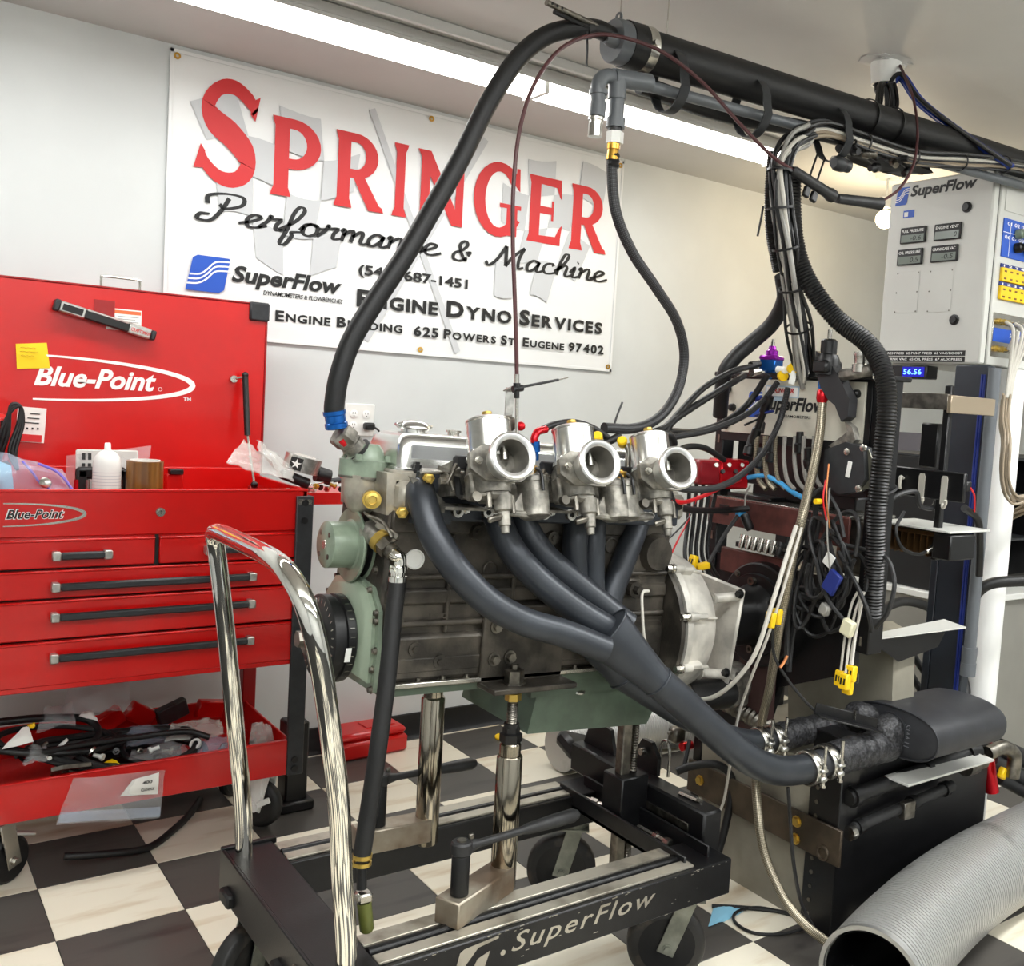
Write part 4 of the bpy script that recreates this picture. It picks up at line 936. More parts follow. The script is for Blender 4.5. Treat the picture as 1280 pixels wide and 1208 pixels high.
hose('floor_wire', [AZ(890, 1133, .006), AZ(930, 1135, .006), AZ(975, 1140, .006), AZ(1010, 1150, .01)], .006, RUB, 'thin black cable crossing the tiles towards the dyno base', 'cable', 8)
hose('floor_wire', [AZ(1000, 1146, .006), AZ(950, 1135, .006), AZ(922, 1140, .006), AZ(918, 1152, .006), AZ(940, 1166, .006), AZ(975, 1168, .006), AZ(1010, 1160, .02)], .0045, RUB, 'looped thin black cable on the floor left of the duct', 'cable', 8)
# ================================================================ engine
_t = radians(2.4)
ENG = Matrix(((cos(_t), 0, sin(_t), .80), (0, 1, 0, 1.98), (-sin(_t), 0, cos(_t), .893), (0, 0, 0, 1)))
ER = ENG.to_3x3()
EN = root('engine', 'old straight six engine with three polished carburettors on the cart posts', 'engine', ENG @ V((.4, 0, -.2)))
def EM(): return MB(ENG)
# ---- block
mb = EM(); mb.box(.055, .815, -.125, .125, -.07, .285, .008); mb.box(.06, .81, -.138, .138, -.07, .03, .010)
mb.box(.06, .81, -.134, .134, .09, .125, .006); mb.box(.06, .81, -.130, .130, .24, .285, .004)
BK = mb.build('engine_block', IRON, EN)
mb = EM()
for z, r in ((.052, .007), (.150, .006), (.0, .005)): mb.cyl((.09, -.133, z), (.80, -.133, z), r, n=10)
mb.box(.08, .79, -.1395, -.13, -.05, -.02, .002)
for x in (.20, .36, .50, .66): mb.box(x-.005, x+.005, -.136, -.12, .03, .24, .003)
mb.build('cast_rib', IRON, BK)
for x, z, r in ((.118, .186, .021), (.30, .163, .019), (.462, .19, .019), (.625, .217, .019)):
    mb = EM(); mb.lathe([(0, r), (.006, r), (.007, r*.9), (.003, r*.82), (.002, 0.001)], (x, -.124, z), -EY, 22); mb.build('core_plug', WHT if x < .2 else IRON, BK)
for x, z in ((.085, .06), (.19, -.03), (.13, .0), (.16, .245), (.255, .245), (.35, .245), (.45, .235), (.56, .235)):
    mb = EM(); mb.cyl((x, -.12, z), (x, -.141, z), .018, .015, 16); mb.bolt((x, -.140, z), -EY, .007, .005, False); mb.build('block_boss', IRON, BK)
mb = EM(); text(mb, '190', (.155, -.1381, .062), EX, EZ, .045, .012, .01, 0, lift=.0015); mb.build('cast_number', IRON, BK)
mb = EM(); mb.box(.055, .815, -.150, .150, -.079, -.068, .002); mb.build('sump_rail', STEEL, BK)
mb = EM()
for k in range(13): mb.bolt((.085+.057*k, -.143, -.068), EZ, .005, .006)
mb.build('rail_bolt', DSTEEL, BK)
# oil filter head / side details at the rear
mb = EM(); mb.cyl((.69, -.12, .115), (.69, -.158, .115), .020, n=8); mb.cyl((.69, -.15, .115), (.69, -.175, .115), .011, n=6); mb.box(.66, .72, -.14, -.12, .095, .14, .006); mb.build('sensor_boss', IRON, BK)
mb = EM(); mb.box(.64, .80, -.132, -.12, .15, .20, .008); mb.lathe([(-.02, .05), (.02, .055), (.05, .04)], (.76, -.10, .20), -EY, 20); mb.build('rear_casting', IRON, BK)
mb = MB(); c = ENG @ V((.69, -.168, .115)); mb.hose([c, c+V((.02, -.012, .0)), A(803, 742, 1.80), A(803, 765, 1.79), A(806, 800, 1.79), A(818, 835, 1.79)], .0035, 8); mb.build('sensor_wire', LGREYW, BK)
# ---- sump
mb = EM(); mb.prism([(.07, -.079), (.80, -.079), (.80, -.10), (.07, -.10)], (0, .128, 0), EX, EZ, .256); S1 = mb.build('sump_top', DGRN, EN)
def wp(x, y, z): return V((x, y, z))
zt, zb = .735, .604
vs = [A(659, 918, 1.865), A(808, 905, 1.865), wp(1.640, 2.10, zb-.012), A(577, 871, 2.10), wp(1.255, 1.865, zt+.005), wp(1.650, 1.865, zt-.012), wp(1.650, 2.10, zt), wp(1.12, 2.10, zt+.03)]; vs[7] = vs[3]+(vs[4]-vs[0])
mb = MB(); mb.add(vs, [(3, 2, 1, 0), (4, 5, 6, 7), (0, 1, 5, 4), (1, 2, 6, 5), (2, 3, 7, 6), (3, 0, 4, 7)]); SP = mb.build('sump_box', DGRN, EN)
mb = MB(); mb.add([wp(1.235, 1.858, zt+.004), wp(1.645, 1.858, zt-.012), wp(1.645, 1.872, zt-.012), wp(1.235, 1.872, zt+.004), wp(1.235, 1.858, zt+.05), wp(1.645, 1.858, zt+.04), wp(1.645, 1.885, zt+.04), wp(1.235, 1.885, zt+.05)], [(3, 2, 1, 0), (4, 5, 6, 7), (0, 1, 5, 4), (1, 2, 6, 5), (2, 3, 7, 6), (3, 0, 4, 7)]); mb.build('sump_step', DGRN, SP)
mb = MB(); c = V((1.375, 1.868, .738)); mb.lathe([(0, .018), (.004, .016), (.006, .004)], c, EZ-EY*.5, 16); mb.build('drain_plug', STEEL, SP)
mb = MB(); u = (vs[0]-vs[3]).normalized(); mb2 = (vs[7]-vs[3]); w_ = (mb2-u*mb2.dot(u)).normalized(); text(mb, 'DMD', vs[3]+u*.085+w_*.050, u, w_, .085, .022, .0, 0, 1.4, lift=.0016); mb.build('sump_lettering', mat('dark_green_lettering', (58, 68, 58), .5), SP)
# ---- front: plate, timing cover, damper
mb = EM(); pl = [(-.135, -.085), (.135, -.085), (.14, .0), (.132, .08), (.09, .122), (.0, .135), (-.09, .122), (-.132, .08), (-.14, 0)]
mb.prism(pl, (.046, 0, 0), EY, EZ, .009); FP = mb.build('front_plate', GRN, EN)
def scaled(p, k, dz=0): return [(a*k, b*k+dz) for a, b in p]
mb = EM(); n = len(pl); o = V((0, 0, 0)); vs = []
for x, k in ((.046, .90), (.038, .90), (.030, .82), (.026, .78)): vs += [V((x, a*k, b*k+.008)) for a, b in pl]
fs = [(j*n+i, j*n+(i+1) % n, (j+1)*n+(i+1) % n, (j+1)*n+i) for j in range(3) for i in range(n)]+[tuple(range(3*n, 4*n))]
mb.add(vs, fs); mb.build('timing_cover', GRNW, EN)
for (a, b) in scaled(pl, .95)+[(-.125, -.04), (-.128, .06), (-.105, .16)]: mb = EM(); mb.bolt((.046, a, b), -EX, .006, .006); mb.build('cover_bolt', DSTEEL, FP)
mb = EM(); mb.lathe([(-.024, .030), (-.024, .088), (-.021, .092), (-.004, .092), (-.002, .087), (.004, .087), (.006, .092), (.023, .092), (.026, .088), (.026, .03)], (0, 0, 0), EX, 48); DM = mb.build('crank_damper', BLKP, EN)
mb = EM()
for k in range(30):
    a = 2*pi*k/30; mb.obox((.014, .0922*cos(a), .0922*sin(a)), (.010, .0012, .0015), Matrix.Rotation(a, 3, 'X')); mb.obox((-.0245, .080*cos(a), .080*sin(a)), (.001, .010, .0025), Matrix.Rotation(a, 3, 'X'))
tag(mb.build('timing_mark', STEEL, DM), kind='stuff')
mb = EM(); a = radians(190); mb.obox((.006, .0925*cos(a), .0925*sin(a)), (.012, .0012, .03), Matrix.Rotation(a, 3, 'X')); mb.build('damper_sticker', WHT, DM)
mb = EM(); mb.lathe([(-.05, .02), (-.05, .032), (-.02, .04), (-.02, .05)], (0, 0, 0), EX, 24); mb.bolt((-.05, 0, 0), -EX, .018, .014); mb.build('crank_bolt', DSTEEL, DM)
# ---- water pump and pulley
mb = EM(); mb.lathe([(.065, .03), (.07, .05), (.10, .05), (.13, .03)], (0, -.01, .197), EX, 24); mb.prism([(-.08, .12), (.08, .12), (.07, .27), (-.07, .27)], (.066, 0, 0), EY, EZ, .05); WPm = mb.build('water_pump', GRN, EN)
mb = EM(); mb.lathe([(-.026, .044), (-.023, .049), (.026, .049), (.029, .054), (.027, .070), (.027, .077), (.030, .079), (.034, .077), (.043, .058), (.047, .058), (.056, .077), (.060, .079), (.063, .077), (.063, .02)], (0, 0, .197), EX, 52); PU = mb.build('pump_pulley', GRN, WPm)
mb = EM()
mb.lathe([(.0385, .0690), (.0435, .0586), (.0470, .0586), (.0515, .0690)], (0, 0, .197), EX, 40, close=False); mb.build('belt_groove', RUB, PU)
for k in range(4):
    a = pi/4+k*pi/2; mb = EM(); mb.cyl((-.0262, .032*cos(a), .197+.032*sin(a)), (-.0275, .032*cos(a), .197+.032*sin(a)), .0055, n=12); mb.build('bolt_hole', DSTEEL, PU)
mb = EM(); mb.lathe([(-.0262, .010), (-.028, .009), (-.028, .004)], (0, 0, .197), EX, 16); mb.build('pulley_centre', STEEL, PU)
# pump outlet with hose adapter pointing to the camera
a = A(463, 664, 1.93); b = A(478, 678, 1.86); c = A(492, 692, 1.83)
mb = MB(); mb.cyl(a, b, .024, .020, 18); mb.build('pump_outlet', CAST, WPm)
mb = MB(); d = (c-b).normalized(); mb.cyl(b-d*.012, b+d*.004, .024, n=20); mb.build('outlet_clamp', GOLD, WPm)
mb = MB(); mb.cyl(b+d*.004, b+d*.024, .022, n=6); mb.cyl(b+d*.02, c, .016, n=16); mb.build('outlet_nut', DSTEEL, WPm)
mb = MB(); mb.hose([c-d*.01, c+d*.01, A(500, 697, 1.82), A(500, 712, 1.82)], .013, 14, 5); mb.build('outlet_elbow', CHROME, WPm)
mb = MB(); mb.bar(A(455, 640, 1.90), A(492, 668, 1.85), .008, .006, b=.002); mb.hose([A(460, 645, 1.89), A(475, 650, 1.87), A(485, 662, 1.85), A(490, 672, 1.84)], .004, 8); mb.bar(A(470, 655, 1.87), A(498, 672, 1.84), .006, .014, b=.002); mb.build('pump_bracket', DSTEEL, WPm)
# ---- head, valve cover
mb = EM(); mb.box(.064, .832, -.148, .118, .285, .346, .010); mb.box(.06, .835, -.118, .118, .285, .352, .006); mb.box(.065, .83, -.105, .105, .345, .366, .004); mb.prism([(.05, .275), (.10, .275), (.10, .36), (.045, .36)], (0, .118, 0), EX, EZ, .236); HD = mb.build('cylinder_head', HEADM, EN)
for k in range(7):
    x = .12+.11*k
    mb = EM(); mb.lathe([(0, .012), (.008, .012), (.008, .0085), (.018, .0085)], (x, -.098, .362), EZ, 6); mb.cyl((x, -.098, .362), (x, -.098, .386), .005, n=8); mb.build('head_nut', BLKP, HD)
for px, py, y, r in ((465, 625, 1.88, .015), (503, 641, 1.830, .010), (536, 598, 1.80, .010)):
    mb = MB(); c = A(px, py, y); d = V((-.35, -1, .05)).normalized(); mb.lathe([(-.03, r*1.25), (0, r*1.25), (0, r), (.010, r), (.011, r*.6), (.004, r*.55)], c, d, 6 if r < .014 else 20); mb.build('brass_plug', GOLD, HD)
# valve cover: rounded rectangle rings
def rrect(x0, x1, hy, z, r, n=6):
    pts = []
    for (cx, cy, a0) in ((x1-r, hy-r, 0), (x0+r, hy-r, 90), (x0+r, -hy+r, 180), (x1-r, -hy+r, 270)):
        for k in range(n+1): a = radians(a0+90*k/n); pts.append(V((cx+r*cos(a), cy+r*sin(a), z)))
    return pts
def loft(mb, rings, cap=True):
    n = len(rings[0]); vs = [p for r in rings for p in r]; fs = []
    for j in range(len(rings)-1):
        for i in range(n): fs.append((j*n+i, j*n+(i+1) % n, (j+1)*n+(i+1) % n, (j+1)*n+i))
    if cap: fs += [tuple(range(n))[::-1], tuple(range((len(rings)-1)*n, len(rings)*n))]
    mb.add(vs, fs)
mb = EM(); loft(mb, [rrect(.075, .835, .096, .364, .02), rrect(.075, .835, .096, .370, .02), rrect(.082, .828, .088, .372, .02), rrect(.086, .824, .084, .415, .022), rrect(.091, .819, .079, .430, .024), rrect(.100, .81, .070, .440, .024), rrect(.115, .795, .055, .444, .024)])
VC = mb.build('valve_cover', POL, EN, angle=50)
mb = EM(); mb.box(.110, .80, -.0862, -.0845, .380, .420, .001); mb.build('side_panel', mat('hazy_aluminium', (168, 170, 170), .32, .45, var=.15, scale=9), VC)
mb = EM(); c = V((.152, 0, .442)); mb.lathe([(0, .026), (.010, .026)], c, EZ, 24); mb.lathe([(.008, .034), (.012, .037), (.016, .036), (.024, .028), (.028, .012)], c, EZ, 28)
for s_ in (1, -1): mb.obox(c+V((.031*s_, 0, .018)), (.022, .022, .008), rotm(0, .25*s_, 0), .003)
mb.build('oil_filler_cap', POL, VC)
mb = EM(); mb.lathe([(0, .013), (.008, .013), (.009, .017), (.013, .017), (.014, .012)], (.25, 0, .442), EZ, 18); mb.build('cover_stud', STEEL, VC)
# ---- thermostat housing with hose adapter
mb = EM(); c = V((.046, -.01, .277)); mb.lathe([(-.01, .020), (.0, .034), (.03, .045), (.07, .047)], c, EZ, 26); mb.box(.046, .09, -.05, .03, .28, .35, .01); mb.build('thermostat_base', HEADM, EN)
mb = EM(); fl = [V((.046+.052*cos(a)*(1+.12*cos(4*a)), -.01+.050*sin(a)*(1+.12*cos(4*a)), 0)) for a in [2*pi*k/28 for k in range(28)]]
loft(mb, [[p+EZ*.345 for p in fl], [p+EZ*.378 for p in fl]]); mb.lathe([(.378, .042), (.388, .036), (.400, .033), (.412, .024)], (.046, -.01, 0), EZ, 26); TH = mb.build('thermostat_cover', GRN, EN)
mb = EM(); loft(mb, [[p+EZ*.340 for p in fl], [p+EZ*.345 for p in fl]]); mb.build('gasket', DSTEEL, TH)
for k in (45, 135, 225, 315):
    a = radians(k); mb = EM(); mb.bolt((.046+.046*cos(a), -.01+.044*sin(a), .378), EZ, .007, .010); mb.build('housing_bolt', GRN, TH)
p0, p1, p2, p3 = A(446, 562, 1.97), A(432, 548, 1.97), A(420, 538, 1.97), A(417, 520, 1.97)
mb = MB(); d = (p1-p0).normalized(); mb.lathe([(-.02, .026), (.0, .026), (.0, .023), (.02, .022), (.03, .024), (.045, .023)], p0, d, 20); mb.build('water_neck', CAST, TH)
mb = MB(); mb.ring(p0-d*.006, d, .030, .022, .006, 20); mb.build('o_ring', RUB, TH)
mb = MB(); mb.lathe([(0, .026), (.003, .028), (.026, .028), (.030, .024)], p1-d*.01, p2-p1, 6); mb.cyl(p0+d*.012, p0+d*.018, .0245, n=18); mb.build('hex_adapter', CAST, TH)
mb = MB(); mb.cyl(p0+d*.02+V((-.015, -.01, 0)), p0+d*.035+V((-.015, -.012, 0)), .012, n=12); mb.build('red_mark', REDA, TH)
# ---- engine mount bracket on the side
mb = EM(); mb.box(.285, .50, -.150, -.138, -.09, .085, .003); mb.box(.285, .50, -.215, -.138, -.092, -.080, .002); MT = mb.build('mount_bracket', IRON, EN)
for x, z in ((.314, .042), (.355, -.028), (.315, -.03)):
    mb = EM(); mb.lathe([(0, .013), (.003, .013), (.003, .010), (.014, .010)], (x, -.150, z), -EY, 6); mb.ring((x, -.150, z), -EY, .015, .009, .004, 16); mb.build('mount_bolt', DSTEEL, MT)
c = V((1.150, 1.800, 0)); zz = (ENG @ V((.35, -.18, -.080))).z
mb = MB(); mb.lathe([(0, .026), (.004, .026), (.004, .0215), (.030, .0215), (.033, .017), (.033, .009), (.042, .009)], c+EZ*(zz+.001), EZ, 6); mb.build('mount_nut', DSTEEL, MT)
mb = MB(); mb.lathe([(0, .018), (.016, .018)], c+EZ*(zz-.036), EZ, 6); mb.build('lower_nut', GOLD, MT)
# ---- bell housing, adapter plate
mb = EM(); mb.lathe([(.812, .17), (.812, .200), (.822, .202), (.826, .199), (.826, .05)], (0, 0, -.005), EX, 64); mb.build('engine_plate', IRON, EN)
mb = EM(); mb.lathe([(.827, .19), (.827, .208), (.845, .208), (.848, .196), (.90, .190), (.945, .178), (.965, .160), (.972, .12), (.972, .05)], (0, 0, -.005), EX, 72); BH = mb.build('bell_housing', BELLM, EN)
for k in range(10):
    a = 2*pi*k/10+.35; y, z = cos(a), sin(a); mb = EM()
    R = Matrix.Rotation(a, 3, 'X'); mb.obox((.862, .199*y, -.005+.199*z), (.07, .022, .014), R, .003); mb.lathe([(0, .013), (.03, .011)], (.828, .209*y, -.005+.209*z), EX, 12); mb.build('bell_lug', BELLM, BH)
    mb = EM(); mb.bolt((.826, .209*y, -.005+.209*z), -EX, .009, .016); mb.build('bell_bolt', STEEL, BH)
mb = EM()
for k in range(9):
    a = 2*pi*k/9+.1; R = Matrix.Rotation(a, 3, 'X'); mb.obox((.905, .187*cos(a), -.005+.187*sin(a)), (.075, .012, .006), R, .002)
mb.build('bell_rib', BELLM, BH)
mb = EM(); R = rotm(.10, 0, 0)
mb.obox((1.062, -.015, -.012), (.012, .255, .262), R, .005); AP = mb.build('adapter_plate', BELLM, EN)
for a, b in ((-1, -1), (-1, 1), (1, -1), (1, 1)):
    mb = EM(); p = R @ V((0, .108*a, .108*b)); q = V((1.057, -.015+p.y, -.012+p.z)); mb.cyl((.972, q.y*.92, q.z*.92), q, .013, n=12); mb.lathe([(0, .02), (.02, .011)], (.972, q.y*.92, q.z*.92), EX, 14); mb.build('spacer', BELLM, AP)
    mb = EM(); mb.bolt(q+V((-.006, .018*a, .01)), -EX, .009, .010); mb.build('plate_bolt', BLKP, AP)
# starter motor below
mb = EM(); mb.lathe([(.93, .03), (.94, .042), (1.08, .042), (1.10, .035)], (0, -.10, -.185), EX, 22); mb.build('starter_motor', BLKP, EN)
mb = EM(); mb.lathe([(.905, .034), (.93, .045), (.94, .03)], (0, -.10, -.185), EX, 22); mb.cyl((.90, -.10, -.185), (.89, -.10, -.185), .014, n=14); mb.build('starter_nose', DSTEEL, EN)
# ---- intake manifold and carburettors
mb = EM()
for x in (.185, .395, .605):
    loft(mb, [[V((x+.05*a, -.112, .338+.028*b)) for a, b in ((-1, -1), (1, -1), (1, 1), (-1, 1))], [V((x+.042*a, -.185, .358+.034*b)) for a, b in ((-1, -1), (1, -1), (1, 1), (-1, 1))], [V((x+.042*a, -.205, .364+.036*b)) for a, b in ((-1, -1), (1, -1), (1, 1), (-1, 1))]])
    mb.prism([(-.055, .020), (-.02, .012), (.03, -.03), (.03, -.052), (-.005, -.05)], (x-.062, -.165, .340), EX, EZ, .006)
    mb.prism([(-.010, -.050), (.085, -.050), (.085, -.044), (-.010, -.044)], (x-.055, -.235, .352), EX, EZ, -.075)
mb.box(.14, .75, -.152, -.120, .325, .362, .008)
IM = mb.build('intake_manifold', CAST, EN)
for x in (.16, .23, .37, .44, .58, .65):
    mb = EM(); mb.ring((x, -.205, .297), -EY, .012, .006, .012, 14); mb.bolt((x+.025, -.20, .300), -EY, .006, .008); mb.build('manifold_nut', STEEL, IM)
mb = EM(); mb.cyl((.07, -.215, .375), (.72, -.215, .378), .0055, n=10); mb.build('throttle_shaft', STEEL, IM)
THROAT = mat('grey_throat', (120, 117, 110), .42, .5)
TL = radians(19); bA = V((0, -cos(TL), sin(TL))); dA = V((0, sin(TL), cos(TL)))
def carb(x, side):
    o = V((x, -.272, .392)); P = lambda a, b, d: o+EX*a+bA*b+dA*d
    mb = EM(); mb.lathe([(-.052, .030), (-.03, .033), (.02, .034), (.03, .032)], o, bA, 24)
    mb.lathe([(-.052, .034), (.010, .046), (.016, .046)], o, dA, 28)
    mb.prism([(-.036, -.04), (.036, -.04), (.044, .02), (-.044, .02)], P(0, -.055, -.01), EX, dA, -.012)
    R = Matrix((EX, bA, dA)).transposed()
    mb.obox(P(0, -.005, -.042), (.052, .062, .05), R, .008)
    mb.lathe([(0, .020), (.030, .018), (.034, .013), (.060, .012), (.062, .009), (.075, .008)], P(.012, .012, -.058), -dA, 16)
    mb.obox(P(-.035, -.02, -.035), (.022, .03, .055), R, .005)
    CB = mb.build('carburettor', CAST, EN)
    mb = EM(); mb.obox(P(0, -.062, -.005), (.100, .014, .090), R, .012); mb.build('insulator', RUB, CB)
    mb = EM(); mb.lathe([(.016, .050), (.022, .050), (.024, .0465), (.030, .0455), (.092, .0445), (.093, .0455), (.097, .0450), (.101, .038), (.104, .020), (.105, .012)], o, dA, 36); mb.build('dashpot', POL, CB)
    mb = EM(); mb.lathe([(.103, .009), (.109, .009), (.110, .0105), (.116, .0098), (.117, .006)], o, dA, 14); mb.build('damper_cap', GOLD, CB)
    for k in range(3):
        a = radians(200+k*70); q = o+EX*.050*cos(a)-bA*.050*sin(a)*-1*-1
        mb = EM(); q = o+EX*(.050*cos(a))+bA*(-.050*sin(a)); mb.lathe([(.004, .009), (.024, .009), (.024, .006), (.030, .006), (.032, .003)], q, dA, 12); mb.build('dashpot_screw', STEEL, CB)
    mb = EM(); mb.prism([(-.072, -.014), (-.040, -.036), (.040, -.036), (.072, -.014), (.072, .016), (.040, .036), (-.040, .036), (-.072, .016)], P(0, .042, 0), EX, dA, -.010)
    mb.build('mouth_flange', CAST, CB)
    bH = (bA*cos(.14)-EX*sin(.14)).normalized(); mb = EM(); mb.lathe([(.036, .0315), (.045, .034), (.066, .035), (.080, .040), (.088, .0465), (.094, .0485), (.099, .0475), (.1015, .044), (.1005, .038), (.0965, .0335)], o+EX*.004, bH, 44, close=False); mb.build('air_horn', HORN, CB)
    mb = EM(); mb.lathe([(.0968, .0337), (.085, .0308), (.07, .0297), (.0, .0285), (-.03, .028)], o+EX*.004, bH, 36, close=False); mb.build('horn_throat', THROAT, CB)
    mb = EM(); mb.lathe([(-.0295, .0284), (-.026, .0005)], o+EX*.004, bH, 28, close=False); mb.obox(P(0, -.012, .010), (.044, .018, .026), R, .006); mb.build('throttle_disc', IRON, CB)
    for a in (-.059, .059):
        mb = EM(); mb.bolt(P(a, .052, 0), bA, .006, .006); mb.build('flange_screw', STEEL, CB)
    # float bowl
    fb = P(.093*side, .0, -.10)
    mb = EM(); mb.lathe([(0, .024), (.004, .031), (.070, .032), (.072, .034), (.082, .034), (.088, .026), (.090, .012)], fb, dA, 30); mb.bar(fb+dA*.006, P(.02*side, .0, -.088), .026, .014, b=.004); mb.prism([(0, 0), (.035, 0), (.035, .045)], fb-EX*side*.062+dA*.012, EX*side, dA, .006); FB = mb.build('float_bowl', CAST, CB)
    mb = EM(); mb.lathe([(.088, .009), (.10, .009), (.10, .006), (.112, .006)], fb, dA, 6); mb.obox(fb+dA*.105, (.03, .014, .012), None, .003); mb.build('bowl_banjo', BRASS, FB)
    mb = EM(); mb.tube(catmull([ENG.inverted() @ (ENG @ (fb+dA*.10+bA*.02)), fb+dA*.085+bA*.036, fb+dA*.05+bA*.038], 4), .0035, 8); mb.build('vent_pipe', BLKP, FB)
    # linkage and jet levers
    mb = EM(); mb.bar(P(-.05, .018, -.062), P(.0, .022, -.050), .010, .008, b=.002); mb.lathe([(-.006, .010), (.006, .010)], P(-.052, .018, -.064), bA, 12); mb.cyl(P(-.025, .02, -.085), P(-.025, .02, -.055), .006, n=8); mb.cyl(P(.03, .02, -.095), P(.03, .02, -.06), .005, n=8); mb.bar(P(-.03, .02, -.11), P(.01, .015, -.10), .010, .012, b=.003); mb.build('jet_lever', DSTEEL, CB)
    mb = EM()
    for q in ((-.072, -.05, -.012, .010), (-.085, -.045, -.02, .007), (-.062, -.035, .0, .008)): mb.lathe([(-.008, q[3]), (.008, q[3])], P(q[0], q[1], q[2]), EX, 10)
    mb.bar(P(-.085, -.03, -.03), P(-.06, -.03, .012), .006, .010, b=.001); mb.bar(P(-.10, -.035, .005), P(-.05, -.035, -.01), .006, .008, b=.001); mb.bar(P(-.078, -.02, -.045), P(-.074, -.05, .01), .005, .008, b=.001); mb.build('throttle_linkage', DSTEEL, CB)
carb(.194, 1); carb(.402, 1); carb(.614, -1)
# ---- exhaust header
mb = EM(); mb.box(.13, .80, -.160, -.147, .270, .335, .004); mb.prism([(-.04, -.06), (.05, -.06), (.05, .02), (.03, .05), (-.03, .045)], (.125, -.147, .325), EX, EZ, .014); HE = mb.build('exhaust_header', HDR, EN)
def tubepart(nm, pts, r, n=18): mb = MB(); mb.hose(pts, r, n, 7); return mb.build(nm, HDR, HE)
r1 = .0295
tubepart('primary_tube', [A(525, 612, 1.83), A(528, 625, 1.80), A(542, 668, 1.76), A(570, 712, 1.725), A(610, 752, 1.70), A(655, 777, 1.68), A(705, 792, 1.665), A(756, 812, 1.65)], r1)
tubepart('primary_tube', [A(618, 632, 1.84), A(622, 648, 1.80), A(640, 688, 1.76), A(672, 724, 1.735), A(720, 762, 1.705), A(775, 795, 1.68)], r1)
tubepart('primary_tube', [A(648, 632, 1.84), A(652, 650, 1.815), A(676, 690, 1.785), A(715, 726, 1.76), A(750, 754, 1.74), A(785, 782, 1.71)], r1)
tubepart('primary_tube', [A(722, 632, 1.86), A(720, 660, 1.83), A(718, 700, 1.82), A(722, 760, 1.82), A(738, 810, 1.81)], r1)
tubepart('primary_tube', [A(742, 632, 1.86), A(742, 660, 1.835), A(740, 700, 1.825), A(742, 760, 1.82), A(755, 810, 1.81)], r1)
tubepart('primary_tube', [A(800, 636, 1.87), A(795, 660, 1.85), A(778, 705, 1.835), A(764, 745, 1.825), A(758, 790, 1.81), A(768, 815, 1.80)], r1)
def cone(nm, a, b, ra, rb, bulge=0): mb = MB(); mb.lathe([(0, ra*.92), (.004, ra), (.5*(b-a).length, (ra+rb)/2*1.0), ((b-a).length, rb)], a, b-a, 22); return mb.build(nm, HDR, HE)
# three into one: flattened merge built as a loft
def merge(nm, a, b, wide, thick, rb):
    d = (b-a).normalized(); up = (EZ-d*d.z).normalized(); sd = d.cross(up); L = (b-a).length; rings = []
    for k in range(9):
        f = k/8; w_ = wide*(1-f)**1.2+rb*(1-(1-f)**1.2); h_ = thick*(1-f)+rb*f
        rings.append([a+d*L*f+up*w_*cos(t)+sd*h_*sin(t)*(1-.12*(1-f)*abs(cos(t))) for t in [2*pi*i/28 for i in range(28)]])
    mb = MB(); loft(mb, rings); o = mb.build(nm, HDR, HE)
    for f, q in ((0, rings[0]), (1, rings[-1])):
        c = sum(q, V())/len(q); mb = MB(); mb.tube([c+(p-c)*1.01 for p in q], .0028, 8, closed=True); mb.build('weld_bead', HDR, o)
    return o
m0, m1 = A(757, 790, 1.675), A(822, 852, 1.635)
merge('collector', m0, m1, .062, .040, .036)
tubepart('collector_pipe', [m1-(m1-m0).normalized()*.01, A(850, 876, 1.63), A(885, 908, 1.625), A(915, 934, 1.62), A(940, 952, 1.62), A(965, 962, 1.62), A(985, 964, 1.625), A(1003, 962, 1.63)], .0365, 26)
m2, m3 = A(748, 800, 1.82), A(778, 850, 1.79)
merge('collector', m2, m3, .055, .040, .030)
tubepart('collector_pipe', [m3-(m3-m2).normalized()*.01, A(810, 868, 1.79), A(850, 893, 1.785), A(890, 912, 1.78), A(925, 925, 1.785), A(952, 927, 1.79)], .030, 22)
# ---- throttle bracket, valve fittings along the head
t0 = A(632, 540, 1.86); mb = MB(); mb.prism([(-.010, 0), (.010, 0), (.010, .105), (-.010, .105)], A(634, 545, 1.86), EX, EZ, .003); a = A(634, 489, 1.86); b = A(648, 482, 1.80); mb.bar(a+EZ*.0, b, .020, .003, b=.001); mb.build('throttle_bracket', GALV, EN)
mb = MB(); mb.cyl(A(646, 553, 1.80), A(646, 498, 1.80), .004, n=10); mb.build('throttle_rod', STEEL, EN)
mb = MB(); mb.cyl(A(646, 498, 1.80), A(646, 480, 1.80), .006, n=10); mb.cyl(A(641, 487, 1.80), A(653, 485, 1.80), .0075, n=10); mb.cyl(A(646, 487, 1.80), A(646, 479, 1.80), .008, n=8); mb.build('rod_clamp', BLKP, EN)
mb = MB(); mb.cyl(A(652, 484, 1.80), A(698, 475, 1.80), .003, n=8); mb.build('clamp_lever', BLK, EN)
mb = MB(); mb.cyl(A(698, 475, 1.80), A(710, 472, 1.80), .0015, n=6); mb.build('lever_tip', STEEL, EN)
mb = MB(); mb.ball(A(651, 533, 1.80), .010, 14); mb.build('red_knob', REDA, EN)
mb = MB(); mb.obox(A(637, 530, 1.82), (.022, .02, .03), None, .005); mb.cyl(A(636, 519, 1.83), A(637, 528, 1.83), .007, n=10); mb.build('linkage_clamp', DSTEEL, EN)
mb = MB(); mb.hose([A(682, 537, 1.80), A(672, 540, 1.79), A(668, 548, 1.785), A(668, 553, 1.785)], .0085, 12, 5); mb.build('red_elbow', REDA, EN)
mb = MB(); mb.lathe([(0, .010), (.022, .010), (.024, .007), (.04, .006)], A(669, 552, 1.785), A(670, 575, 1.785)-A(669, 552, 1.785), 8); mb.build('blue_nut', BLUE, EN)
